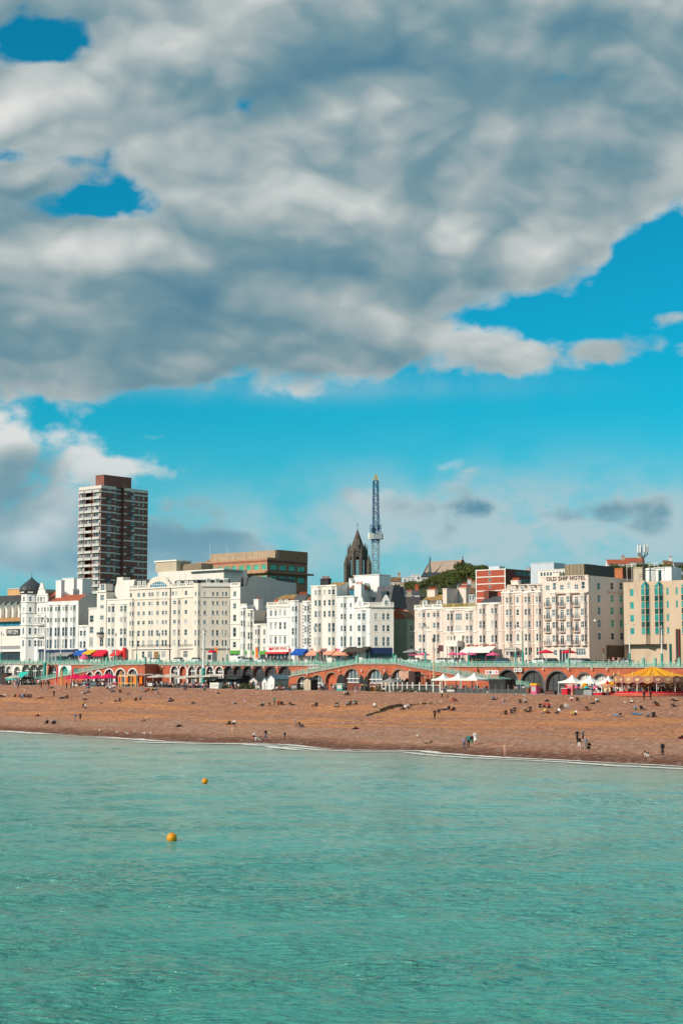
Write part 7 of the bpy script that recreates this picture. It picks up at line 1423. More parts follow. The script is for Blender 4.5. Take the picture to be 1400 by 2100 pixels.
# groyne
gp_ = [(748, 1469), (762, 1465), (776, 1461), (790, 1456), (806, 1451), (825, 1449), (845, 1447), (862, 1445), (876, 1444), (890, 1443)]
P_ = [on_beach(*q) for q in gp_]; o = empty('groyne', P_[0], 0, 'old timber groyne stepping up the shingle', 'groyne')
for i, p in enumerate(P_):
    hh = [.6, .85, 1.2, 1.3, 1.2, .9, .8, .7, .6, .5][i]; q = p - P_[0]; k = MB(); k.box(q.x - .22, q.y - .22, q.z - .6, q.x + .22, q.y + .22, q.z + hh, mat('pale_groyne_timber', (.46, .30, .18), .9, .35)); k.obj('post', o)
for i in range(len(P_) - 1):
    a, b_ = P_[i] - P_[0], P_[i + 1] - P_[0]; hh = [.3, .4, .65, .75, .65, .5, .45, .35, .3][i]
    n_ = max(1, int(hh / .3))
    for j in range(n_): k = MB(); zz = .15 + j * .3; k.bar((a.x, a.y - .1, a.z + zz), (b_.x, b_.y - .1, b_.z + zz), .16, .28, WOOD); k.obj('plank', o)
# buoys
def buoy(px, py, diam, label):
    r = ray(px, py); t = -CAMZ / r.z; rr = diam / 2; o = empty('buoy', (r.x * t, r.y * t, 0), 0, label, 'buoy'); k = MB(); N = 14; k.lathe([(rr * math.sin(math.pi * i / N), rr * .78 - rr * math.cos(math.pi * i / N)) for i in range(N + 1)], mat('buoy_yellow', (.74, .29, .006), .4, .12, 3.0), 24); k.obj('float', o, True); k = MB(); k.lathe([(rr * .60, -.02), (rr * .70, .02), (rr * .80, .065)], mat('buoy_wet_band', (.04, .025, .015), .3), 24); k.obj('waterline_band', o); k = MB(); k.tube((0, 0, rr * 1.75), (0, 0, rr * 1.9), .05, .03, CHAR); k.obj('lifting_eye', o)
buoy(352.5, 1727, .64, 'nearer orange yellow buoy floating on the sea'); buoy(420.5, 1607, .60, 'farther orange yellow buoy floating nearer the beach')
# shrubs
SHR = leafmat('shrub_leaf', (.06, .085, .025))
def shrub_mesh(seed):
    r = random.Random(seed); b = MB()
    for i in range(160):
        v = Vector((r.gauss(0, .6), r.gauss(0, .35), abs(r.gauss(0, .45)))); nrm = Vector((r.gauss(0, 1), r.gauss(0, 1), r.gauss(.5, 1))).normalized(); a = nrm.orthogonal().normalized() * r.uniform(.08, .18); q = nrm.cross(a) * .6; b.face([v - a, v - q, v + a, v + q], SHR)
    return b.mesh('foliage')
SM = [shrub_mesh(i) for i in range(3)]; st = MB(); [st.tube((0, 0, -.1), (random.uniform(-.4, .4), random.uniform(-.2, .2), .7), .03, .015, BARK, 4) for _ in range(5)]; STM = st.mesh('stem')
for i, (px, d, s, lab) in enumerate(((459, -15, 1.2, 'low green shrub right of the white utility box'), (505, -15.5, 1.7, 'broad shrub before the grey arched store'), (517, -15, 1.2, 'smaller shrub right of the broad one'), (571, -15.8, 1.5, 'shrub in front of the white hut'), (594, -12, 1.3, 'shrub at the right end of the white hut'), (613, -15, 1.1, 'shrub between bin unit and brown shed'), (757, -14.5, 1.4, 'shrub between the half boats and orange bin'), (779, -16.4, 1.2, 'shrub at the left end of the white post fence'), (812, -16.6, .9, 'scrubby plant under the fence, second from left'), (828, -16.6, 1.0, 'scrubby plant under the fence below the pink scroll'), (846, -16.6, 1.1, 'scrubby plant under the fence right of the scroll'), (868, -16.6, .8, 'last scrubby plant under the white post fence'), (925, -13, 1.6, 'potted shrub beside the leftmost white tent'))):
    o = fr('shrub', px, d, zE(px, d), lab, 'shrub'); o.scale = (s, s, s); mk('foliage', SM[i % 3], o); mk('stem', STM, o)
for i, (px, s) in enumerate(((820, .5), (836, .45), (852, .5), (801, .4), (873, .35))): o = fr('boulder', px, -17.4, zE(px, -17) - .1, ['pale boulder', 'brown boulder', 'flat boulder', 'small boulder', 'tiny boulder'][i] + ' on the shingle below the white post fence', 'boulder'); k = MB(); rr_ = random.Random(i); k.lathe([(s * .8, 0), (s, s * .3), (s * .7, s * .7), (0, s * .85)], [CONC, WOOD, CONC, TAN, WOOD][i], 7, rmod=lambda a, j: 1 + .25 * math.sin(a * 2.3 + i + j)); k.obj('stone', o)
# wall lights along the brick walls
wl = MB(); wl.tube((0, 0, 0), (0, -.35, .15), .05, .05, CHAR, 5); WLB = wl.mesh('bracket'); wl = MB(); lantern(wl, (0, -.4, .1), .75, WCLOTH); WLL = wl.mesh('lantern')
for px in (336, 367, 402, 440, 479, 519, 543, 570, 1068, 1114, 1166, 1214, 1245): o = fr('wall_light', px, -.1, ZD(px, 1371 if px < 900 else 1376, -.1), 'white wall lantern between two arches of the seafront wall', 'wall light', 'wall lanterns on the arches'); mk('bracket', WLB, o); mk('lantern', WLL, o)
for px in (632, 697, 743, 790, 842): o = fr('wall_light', px, RD - .1, ZD(px, 1379 if px != 632 else 1386, RD), 'white wall lantern on the double ramp between its arches', 'wall light', 'wall lanterns on the double ramp'); mk('bracket', WLB, o); mk('lantern', WLL, o)

for p0, p1, lab, ms_ in ((150, 184, 'white and red windbreak panels under the left crimson parasols', (WCLOTH, CRIM)), (200, 242, 'white and red windbreak panels under the right crimson parasols', (WCLOTH, CRIM)), (330, 372, 'dark planter barrier of the pale parasol terrace, left part', (CHAR, BLACK)), (376, 424, 'dark planter barrier of the pale parasol terrace, right part', (CHAR, CRIM))):
    d = -12.5; o = fr('terrace_barrier', p0, d, zE((p0 + p1) / 2, d), lab, 'barrier'); w = U(p1, d) - U(p0, d); n_ = 6
    for i in range(n_): k = MB(); k.box(w * i / n_ + .04, -.04, .1, w * (i + 1) / n_ - .04, .04, 1.05, ms_[1 if i % 3 == 2 else 0]); k.obj('panel', o)
    for i in range(n_ + 1): k = MB(); k.box(w * i / n_ - .04, -.06, 0, w * i / n_ + .04, .06, 1.15, GREYM); k.obj('post', o)
tb_ = MB(); tb_.lathe([(.4, .70), (.42, .72), (.42, .75), (0, .75)], WCLOTH, 10); TT = tb_.mesh('table_top'); tb_ = MB(); tb_.tube((0, 0, 0), (0, 0, .7), .04, .04, GREYM, 5); tb_.lathe([(.25, 0), (.25, .03), (0, .04)], GREYM, 8); TL = tb_.mesh('pedestal')
for i in range(40):
    a_ = random.choice(((152, 240), (320, 425), (320, 425), (905, 1000))); px = random.uniform(*a_); d = random.uniform(-15.5, -9); o = fr('cafe_table', px, d, zE(px, d), {152: 'white cafe table under the crimson parasols', 320: 'white cafe table on the pale parasol terrace', 905: 'white cafe table under the white tents'}[a_[0]], 'table', {152: 'tables under the crimson parasols', 320: 'tables on the pale parasol terrace', 905: 'tables under the white tents'}[a_[0]]); mk('table_top', TT, o); mk('pedestal', TL, o)
# ------------------------------------------------------------------ carousel and rides
CRD = -9.5; cpx = 1336; z0 = zE(cpx, CRD); o = fr('carousel', cpx, CRD, z0, 'large red and gold carousel with yellow tented canopy', 'carousel'); RC = (U(1406, CRD) - U(1266, CRD)) / 2
h_ap, h_ev, h_b0, h_pl = ZD(cpx, 1367, CRD) - z0, ZD(cpx, 1389, CRD) - z0, ZD(cpx, 1401, CRD) - z0, .9
YC = mat('canopy_yellow', (.80, .36, .012), .75, .1, 1.0); YC2 = mat('canopy_amber', (.70, .27, .01), .75, .1, 1.0); GOLD = mat('gilded_board', (.50, .25, .14), .5, .35, 2.5); GOLD2 = mat('gilded_scroll', (.66, .46, .24), .45, .3, 3.0); CRED = mat('fairground_red', (.52, .012, .03), .4, .15); N = 32
k = MB(); k.lathe([(RC * .99, h_ev), (RC * .55, h_ev + (h_ap - h_ev) * .40), (RC * .2, h_ev + (h_ap - h_ev) * .80), (0.05, h_ap)], YC, N, (0, 0, 0), lambda i, j: 1.0, 0, lambda i, j: YC if i % 2 else YC2); 
k.v = [(x, y, z - (.22 if (i % N) % 2 else 0) * min(1, math.hypot(x, y) / 3)) for i, (x, y, z) in enumerate(k.v)]; k.obj('canopy', o)
bd = MB()
for i in range(24):
    a0, a1 = 2 * math.pi * i / 24, 2 * math.pi * (i + 1) / 24; p0, p1 = (RC * math.cos(a0), RC * math.sin(a0)), (RC * math.cos(a1), RC * math.sin(a1)); q = MB(); pm = ((p0[0] + p1[0]) / 2, (p0[1] + p1[1]) / 2)
    q.face([(*p0, h_b0 + .25), (*pm, h_b0 - .1), (*p1, h_b0 + .25), (*p1, h_ev + .1), (*pm, h_ev + .35), (*p0, h_ev + .1)], GOLD if i % 2 else mat('painted_board', (.36, .15, .13), .5, .3, 3.0)); s_ = .995
    q.face([(c[0] * s_, c[1] * s_, c[2]) for c in [(*p0, h_b0 + .25), (*p0, h_ev + .1), (*pm, h_ev + .35), (*p1, h_ev + .1), (*p1, h_b0 + .25), (*pm, h_b0 - .1)]], CRED); ob = q.obj('rounding_board', o)
    q = MB(); c_ = 1.012
    for zz, r_ in ((h_b0 + .75, .32),): 
        ta = (a0 + a1) / 2; e = Vector((-math.sin(ta), math.cos(ta))); q.face([(pm[0] * c_ + e.x * r_ * 1.6 * math.cos(t), pm[1] * c_ + e.y * r_ * 1.6 * math.cos(t), zz + r_ * math.sin(t)) for t in [2 * math.pi * j / 10 for j in range(10)]], GOLD2)
    q.obj('scroll_panel', ob)
for i in range(12): a = 2 * math.pi * i / 12; k = MB(); k.lathe([(.14, 0), (.2, .3), (.06, .7), (0, 1.1)], mat('gold_finial', (.7, .42, .10), .4), 6, (RC * .99 * math.cos(a), RC * .99 * math.sin(a), h_ev + .3)); k.obj('finial', o)
k = MB(); k.lathe([(RC * 1.06, 0), (RC * 1.06, .22), (RC * 1.0, .24), (RC * 1.0, .5), (RC * .94, .52), (RC * .94, h_pl), (0, h_pl)], CRED, 40); k.obj('platform', o)
k = MB(); k.lathe([(RC * 1.065, .16), (RC * 1.065, .22)], GOLD2, 40); k.lathe([(RC * 1.005, .42), (RC * 1.005, .5)], GOLD2, 40); k.obj('platform_trim', o)
k = MB(); k.lathe([(1.7, h_pl), (1.7, h_b0), (2.4, h_b0 + .4)], mat('centre_drum', (.22, .06, .04), .5, .4, 2.0), 12); k.obj('centre_drum', o)
for i in range(12): a = 2 * math.pi * (i + .5) / 12; k = MB(); k.box(1.72 * math.cos(a) - .2, 1.72 * math.sin(a) - .2, h_pl + .4, 1.72 * math.cos(a) + .2, 1.72 * math.sin(a) + .2, h_b0 - .4, GOLD2 if i % 2 else P_PALE); k.obj('mirror_panel', o)
# horse: one continuous skinned body
def skinned(name, joints, edges, sub=1, root=0):
    names = list(joints); me = bpy.data.meshes.new(name); me.from_pydata([joints[q][0] for q in names], [(names.index(a), names.index(b)) for a, b in edges], []); ob = bpy.data.objects.new(name, me); C.objects.link(ob)
    sm = ob.modifiers.new('s', 'SKIN'); sm.use_smooth_shade = True; sm.branch_smoothing = .4
    for i, q in enumerate(names): sv = me.skin_vertices[0].data[i]; r = joints[q][1]; sv.radius = r if isinstance(r, tuple) else (r, r); sv.use_root = (i == root)
    ss = ob.modifiers.new('u', 'SUBSURF'); ss.levels = sub; ss.render_levels = sub; dg = bpy.context.evaluated_depsgraph_get(); res = bpy.data.meshes.new_from_object(ob.evaluated_get(dg)); bpy.data.objects.remove(ob); return res
hj = dict(bl=((0, 0, 1.0), .24), ch=((.5, 0, 1.05), .26), rp=((-.5, 0, 1.05), .25), nk=((.75, 0, 1.35), .15), hd=((.95, 0, 1.62), .11), mz=((1.2, 0, 1.45), .07), tl=((-.78, 0, 1.1), .06), t2=((-.95, 0, .75), .04))
he = [('bl', 'ch'), ('bl', 'rp'), ('ch', 'nk'), ('nk', 'hd'), ('hd', 'mz'), ('rp', 'tl'), ('tl', 't2')]
for s_, y in (('l', .16), ('r', -.16)):
    hj.update({'f1' + s_: ((.6, y, .75), .09), 'f2' + s_: ((.85 if s_ == 'l' else .7, y, .5), .055), 'f3' + s_: ((.75, y, .22), .05), 'h1' + s_: ((-.5, y, .75), .11), 'h2' + s_: ((-.72, y, .48), .06), 'h3' + s_: ((-.62, y, .15), .05)}); he += [('ch', 'f1' + s_), ('f1' + s_, 'f2' + s_), ('f2' + s_, 'f3' + s_), ('rp', 'h1' + s_), ('h1' + s_, 'h2' + s_), ('h2' + s_, 'h3' + s_)]
HORSE = skinned('horse', hj, he); HM = [mat('horse_cream', (.68, .52, .34), .4), mat('horse_gold', (.62, .33, .12), .4), mat('horse_white', (.74, .68, .58), .4)]; HORSE.materials.append(HM[0])
for ring, (rr, cnt, off) in enumerate(((RC * .82, 16, 0), (RC * .58, 12, .2), (RC * .40, 8, .1))):
    for i in range(cnt):
        a = 2 * math.pi * i / cnt + off; x_, y_ = rr * math.cos(a), rr * math.sin(a); zz = h_pl + .25 + .3 * (1 + math.sin(i * 2.1)); h = mk('carousel_horse', HORSE, o, (x_, y_, zz), a + math.pi / 2); h.material_slots[0].link = 'OBJECT'; h.material_slots[0].material = HM[(i + ring) % 3]
        sd = MB(); sd.box(-.25, -.27, 1.15, .2, .27, 1.32, CRED if i % 2 else DKTEAL); sd.obj('saddle', h); k = MB(); k.tube((x_, y_, h_pl), (x_, y_, h_b0 + .3), .045, .045, GOLD2, 6); k.obj('brass_pole', o)
for i in range(12): a = 2 * math.pi * i / 12 + .1; k = MB(); k.tube((RC * .95 * math.cos(a), RC * .95 * math.sin(a), h_pl), (RC * .95 * math.cos(a), RC * .95 * math.sin(a), h_b0 + .3), .07, .07, WHITEM, 6); k.obj('canopy_post', o)
# small roundabout
d = -11.5; px = 1252; z0 = zE(px, d); o = fr('small_roundabout', px, d, z0, "small children's roundabout with orange top left of the carousel", 'ride'); RC2 = (U(1271, d) - U(1233, d)) / 2; h0, h1, h2 = ZD(px, 1409, d) - z0, ZD(px, 1404, d) - z0, ZD(px, 1397, d) - z0
k = MB(); k.lathe([(RC2, h1), (RC2 * .5, h1 + (h2 - h1) * .55), (.04, h2)], YC, 16, mfun=lambda i, j: YC if i % 2 else YC2); k.obj('canopy', o); k = MB(); k.lathe([(RC2 * 1.01, h0), (RC2 * 1.03, h1 + .05)], GOLD, 16); k.obj('rounding_board', o); k = MB(); k.lathe([(RC2, 0), (RC2, .5), (0, .5)], CRED, 20); k.obj('platform', o); k = MB(); k.tube((0, 0, .5), (0, 0, h2), .3, .2, YWOOD, 8); k.obj('centre_post', o)
for i in range(6): a = i * math.pi / 3; h = mk('carousel_horse', HORSE, o, (RC2 * .65 * math.cos(a), RC2 * .65 * math.sin(a), .45), a + math.pi / 2); h.scale = (.6, .6, .6); h.material_slots[0].link = 'OBJECT'; h.material_slots[0].material = HM[i % 3]
# chair ride, bins, barriers
d = -11; px = 1198; z0 = zE(px, d); o = fr('octopus_ride', px, d, z0, 'small funfair ride with yellow hub and slanting arms by the white tents', 'ride'); k = MB(); k.lathe([(.9, 0), (.8, .8), (.5, 1.6), (.7, 2.2), (0, 2.6)], YC, 12); k.obj('hub', o)
for i in range(7):
    a = 2 * math.pi * i / 7; e_ = (2.6 * math.cos(a), 2.6 * math.sin(a), .9); k = MB(); k.tube((0, 0, 2.0), e_, .1, .08, PEACH, 6); ar = k.obj('arm', o); k = MB(); k.lathe([(.2, 0), (.55, .2), (.6, .55), (.3, .9), (0, 1.0)], [PINK, TURQ, RED, BLUEC, YC, PINK, TURQ][i], 8, e_); k.obj('gondola', ar)
for p0, p1, top, m_, lab in ((1176, 1193, 1413, CHAR, 'left grey bin store below the funfair'), (1194, 1211, 1414, GREYM, 'right grey bin store below the funfair'), (1150, 1161, 1412, CRED, 'red barrier box by the left funfair tent'), (1215, 1232, 1420, CRED, 'red ride base left of the small roundabout')): box_thing('bin_store' if 'bin' in lab else 'barrier', p0, p1, -15.5, top, 1.2, m_, lab, 'bin' if 'bin' in lab else 'barrier', BLACK if 'bin' in lab else WHITEM, .1)
d = -13; px = 1160; z0 = zE(px, d); o = fr('inflatable_figure', px, d, z0, 'red inflatable tube figure at the funfair edge', 'inflatable'); k = MB(); k.tube((0, 0, 0), (.1, 0, 1.5), .38, .32, RED, 10); k.tube((.1, 0, 1.5), (0, 0, 2.3), .33, .26, RED, 10); k.tube((.05, 0, 1.5), (.7, 0, 1.9), .14, .1, RED, 8); k.tube((.05, 0, 1.5), (-.6, 0, 1.2), .14, .1, RED, 8); k.obj('tube', o, True)
o, w, h = box_thing('display_stand', 1162, 1172, -14.5, 1405, .8, PEACH, 'peach display stand behind the left funfair tent', 'stand', WHITEM, .1, PINK)
d = -13.5; z0 = zE(1243, d); o = fr('helter_cutout', 1243, d, z0, 'cream clown arch cutout before the small roundabout', 'cutout'); k = MB(); hh = 2.6; pts = [(-.75, 0), (-.75, 1.4), (-.5, 2.1), (0, 2.6), (.5, 2.1), (.75, 1.4), (.75, 0), (.35, 0), (.35, 1.0), (0, 1.3), (-.35, 1.0), (-.35, 0)]; k.face([(x, 0, z) for x, z in pts], mat('cutout_cream', (.72, .52, .30))); k.face([(x, .2, z) for x, z in pts[::-1]], mat('cutout_cream', (.7, .5, .3))); k.obj('panel', o); k = MB(); k.lathe([(.35, 2.4), (.25, 2.8), (0, 3.2)], RED, 8, (0, .1, 0)); k.obj('hat', o)
# ------------------------------------------------------------------ people, dogs, gulls
SKIN = mat('skin_tone', (.55, .30, .20), .6, .08); SKIN2 = mat('deep_skin_tone', (.22, .11, .07), .6, .08)
HAIRS = [mat('dark_hair', (.02, .014, .01), .6), mat('brown_hair', (.08, .04, .02), .6), mat('blond_hair', (.38, .24, .10), .6)]
CL = {k: cloth('garment_' + k, v) for k, v in dict(black=(.012, .012, .014), navy=(.02, .03, .07), white=(.75, .74, .72), grey=(.25, .25, .26), blue=(.10, .25, .45), denim=(.06, .10, .17), red=(.5, .03, .04), pink=(.62, .28, .30), green=(.05, .25, .14), teal=(.02, .32, .32), tan=(.42, .28, .17), yellow=(.7, .45, .06), orange=(.7, .2, .03), brown=(.10, .055, .035), dark=(.03, .03, .035), pale=(.55, .58, .60), lilac=(.42, .34, .50), khaki=(.2, .17, .1)).items()}
CL['skin'] = SKIN
def body(name, P, fwd, sub=1):
    """P: joint positions; one continuous skinned figure with material zones: 0 skin 1 hair 2 top 3 sleeve 4 forearm 5 thigh 6 calf 7 shoe"""
    r = dict(pelvis=(.155, .125), spine=(.135, .105), chest=(.165, .12), neck=.06, head=(.088, .10), crown=(.075, .085), nose=.018, shL=.075, shR=.075, elL=.05, elR=.05, wrL=.036, wrR=.036, haL=.04, haR=.04, fiL=.02, fiR=.02, thL=.014, thR=.014, hiL=.10, hiR=.10, knL=.068, knR=.068, anL=.045, anR=.045, toL=.04, toR=.04)
    E = [('pelvis', 'spine', 2), ('spine', 'chest', 2), ('chest', 'neck', 2), ('neck', 'head', 0), ('head', 'crown', 0), ('head', 'nose', 0)]
    for s in 'LR': E += [('chest', 'sh' + s, 2), ('sh' + s, 'el' + s, 3), ('el' + s, 'wr' + s, 4), ('wr' + s, 'ha' + s, 0), ('ha' + s, 'fi' + s, 0), ('ha' + s, 'th' + s, 0), ('pelvis', 'hi' + s, 5), ('hi' + s, 'kn' + s, 5), ('kn' + s, 'an' + s, 6), ('an' + s, 'to' + s, 7)]
    for s in 'LR':
        w_, h_ = Vector(P['wr' + s]), Vector(P['ha' + s]); dr = (h_ - w_).normalized(); P['fi' + s] = tuple(h_ + dr * .08); sd = dr.orthogonal().normalized(); P['th' + s] = tuple(h_ + sd * .05 + dr * .02)
    hd, cr = Vector(P['head']), Vector(P['crown']); fw = Vector(fwd).normalized(); P['nose'] = tuple(hd + fw * .115)
    me = skinned(name, {k: (P[k], r[k]) for k in r}, [(a, b) for a, b, _ in E], sub, 0)
    for i in range(8): me.materials.append(None)
    nv = len(me.vertices); co = np.empty(nv * 3, np.float32); me.vertices.foreach_get('co', co); co = co.reshape(-1, 3); idx = []
    A_ = np.array([P[a] for a, _, _ in E]); B_ = np.array([P[b] for _, b, _ in E]); S_ = [s for *_, s in E]; up = (cr - hd).normalized()
    for p in me.polygons:
        c = np.mean(co[list(p.vertices)], 0); ab = B_ - A_; t = np.clip(((c - A_) * ab).sum(1) / (ab * ab).sum(1), 0, 1); dd_ = np.linalg.norm(A_ + ab * t[:, None] - c, axis=1); k = int(np.argmin(dd_)); s = S_[k]
        if E[k][0] in ('head',) or E[k][1] == 'crown' or (E[k][1] == 'head' and t[k] > .6):
            rel = Vector(c) - hd; s = 1 if (rel.dot(up) > .075 or rel.dot(fw) < -.015) else 0
        idx.append(s)
    me.polygons.foreach_set('material_index', idx); return me
def mir(P):
    for k in list(P):
        if k.endswith('L') and k[:-1] + 'R' not in P: x, y, z = P[k]; P[k[:-1] + 'R'] = (-x, y, z)
    return P
BODY = {}
BODY['S'] = body('person_standing', mir(dict(pelvis=(0, 0, .93), spine=(0, .01, 1.13), chest=(0, 0, 1.33), neck=(0, -.01, 1.50), head=(0, .02, 1.59), crown=(0, .01, 1.68), shL=(.19, 0, 1.40), elL=(.24, -.02, 1.13), wrL=(.23, .07, .90), haL=(.22, .10, .82), hiL=(.10, 0, .88), knL=(.11, .02, .48), anL=(.12, -.03, .08), toL=(.13, .13, .035))), (0, 1, 0))
BODY['W'] = body('person_walking', dict(pelvis=(0, 0, .91), spine=(0, .02, 1.11), chest=(0, .03, 1.32), neck=(0, .04, 1.49), head=(0, .07, 1.58), crown=(0, .06, 1.67), shL=(.19, .05, 1.39), elL=(.24, .16, 1.14), wrL=(.22, .30, .96), haL=(.21, .36, .90), shR=(-.19, .01, 1.39), elR=(-.24, -.12, 1.13), wrR=(-.23, -.14, .89), haR=(-.22, -.12, .81), hiL=(.10, -.01, .87), knL=(.10, -.08, .48), anL=(.10, -.38, .16), toL=(.10, -.28, .04), hiR=(-.10, .01, .87), knR=(-.10, .22, .50), anR=(-.10, .30, .08), toR=(-.10, .46, .05)), (0, 1, 0))
BODY['H'] = body('person_sitting', mir(dict(pelvis=(0, 0, .13), spine=(0, -.02, .34), chest=(0, .04, .55), neck=(0, .08, .72), head=(0, .13, .81), crown=(0, .12, .90), shL=(.19, .06, .63), elL=(.25, .26, .46), wrL=(.16, .46, .42), haL=(.08, .50, .40), hiL=(.11, .06, .13), knL=(.15, .44, .46), anL=(.13, .60, .07), toL=(.14, .76, .04))), (0, 1, -.1))
BODY['B'] = body('person_leaning_back', dict(pelvis=(0, 0, .13), spine=(0, -.10, .32), chest=(0, -.17, .52), neck=(0, -.19, .69), head=(0, -.17, .78), crown=(0, -.18, .87), shL=(.19, -.18, .60), elL=(.26, -.32, .34), wrL=(.25, -.40, .09), haL=(.25, -.36, .04), shR=(-.19, -.18, .60), elR=(-.27, -.30, .34), wrR=(-.27, -.36, .09), haR=(-.27, -.32, .04), hiL=(.11, .06, .13), knL=(.14, .45, .20), anL=(.14, .85, .08), toL=(.17, .93, .16), hiR=(-.11, .06, .13), knR=(-.15, .40, .44), anR=(-.14, .62, .07), toR=(-.15, .78, .04)), (0, 1, .1))
BODY['L'] = body('person_lying', dict(pelvis=(0, 0, .12), spine=(0, -.22, .12), chest=(0, -.43, .13), neck=(0, -.60, .13), head=(0, -.70, .14), crown=(0, -.79, .15), shL=(.19, -.50, .11), elL=(.32, -.28, .07), wrL=(.30, -.02, .06), haL=(.28, .06, .05), shR=(-.19, -.50, .11), elR=(-.38, -.62, .07), wrR=(-.22, -.80, .10), haR=(-.14, -.82, .10), hiL=(.10, .06, .11), knL=(.13, .47, .13), anL=(.15, .88, .07), toL=(.18, .92, .18), hiR=(-.10, .06, .11), knR=(-.14, .42, .36), anR=(-.13, .66, .07), toR=(-.14, .80, .04)), (0, .1, 1))
BODY['R'] = body('person_reclining', dict(pelvis=(0, 0, .13), spine=(0, -.18, .20), chest=(0, -.34, .33), neck=(0, -.44, .47), head=(0, -.47, .56), crown=(0, -.50, .64), shL=(.19, -.38, .38), elL=(.24, -.50, .07), wrL=(.22, -.27, .05), haL=(.20, -.19, .05), shR=(-.19, -.38, .38), elR=(-.24, -.50, .07), wrR=(-.22, -.27, .05), haR=(-.20, -.19, .05), hiL=(.10, .06, .12), knL=(.13, .47, .14), anL=(.14, .90, .07), toL=(.16, .95, .17), hiR=(-.10, .06, .12), knR=(-.12, .47, .13), anR=(-.13, .90, .07), toR=(-.16, .95, .17)), (0, 1, .3))
BODY['K'] = body('person_bending', mir(dict(pelvis=(0, -.15, .86), spine=(0, .02, 1.0), chest=(0, .2, 1.10), neck=(0, .36, 1.15), head=(0, .45, 1.17), crown=(0, .53, 1.21), shL=(.18, .24, 1.10), elL=(.22, .34, .84), wrL=(.18, .44, .60), haL=(.17, .47, .52), hiL=(.10, -.13, .82), knL=(.11, .02, .46), anL=(.12, -.06, .08), toL=(.13, .10, .035))), (0, .7, -.6))
skirt_cache = {}
def person(loc, pose, top, legs, label, face=None, size=1.0, sleeves=None, bare=False, hair=None, skin=None, dress=False, group=None, shoe='dark'):
    o = mk('person', BODY[pose], None, loc); tag(o, label, 'person', group); sk = skin or SKIN
    rz = face if face is not None else math.pi + random.uniform(-.9, .9); o.rotation_euler = (0, 0, rz); o.scale = (size,) * 3
    h = HAIRS[random.choice([0, 0, 0, 1, 1, 2]) if hair is None else hair]; tm, lm = CL[top], CL[legs]; sl = CL[sleeves] if sleeves else tm; fa = sk if (sleeves == 'skin' or random.random() < .5 and top in ('white', 'pink', 'blue', 'lilac', 'yellow', 'red')) else sl
    if dress: lm = tm
    for i, m_ in enumerate([sk, h, tm, sl, fa, lm, sk if (bare or dress) else lm, CL[shoe] if not (top == 'skin') else sk]): o.material_slots[i].link = 'OBJECT'; o.material_slots[i].material = m_
    if dress:
        k = MB(); k.lathe([(.19, 1.0), (.21, .85), (.26, .55)], tm, 10); k.obj('skirt', o)
    return o
towel_b = MB(); towel_b.box(-.45, -.95, 0, .45, .95, .03, CL['white']); TOWEL = towel_b.mesh('beach_towel')
def bp(px, py, pose, top, legs, label, **kw):
    kw.setdefault('size', random.uniform(1.0, 1.12) * (1.12 if pose in 'HBLR' else 1)); p = on_beach(px, py); o = person(p, pose, top, legs, label, **kw)
    if pose in 'LRB':
        t = mk('beach_towel', TOWEL, None, p + Vector((0, 0, .02))); t.rotation_euler = o.rotation_euler; tag(t, 'towel under the ' + label, 'towel'); t.material_slots[0].link = 'OBJECT'; t.material_slots[0].material = CL[random.choice(['navy', 'dark', 'pale', 'denim', 'red', 'grey', 'brown', 'lilac'])]
    return o
LR_ = math.pi / 2
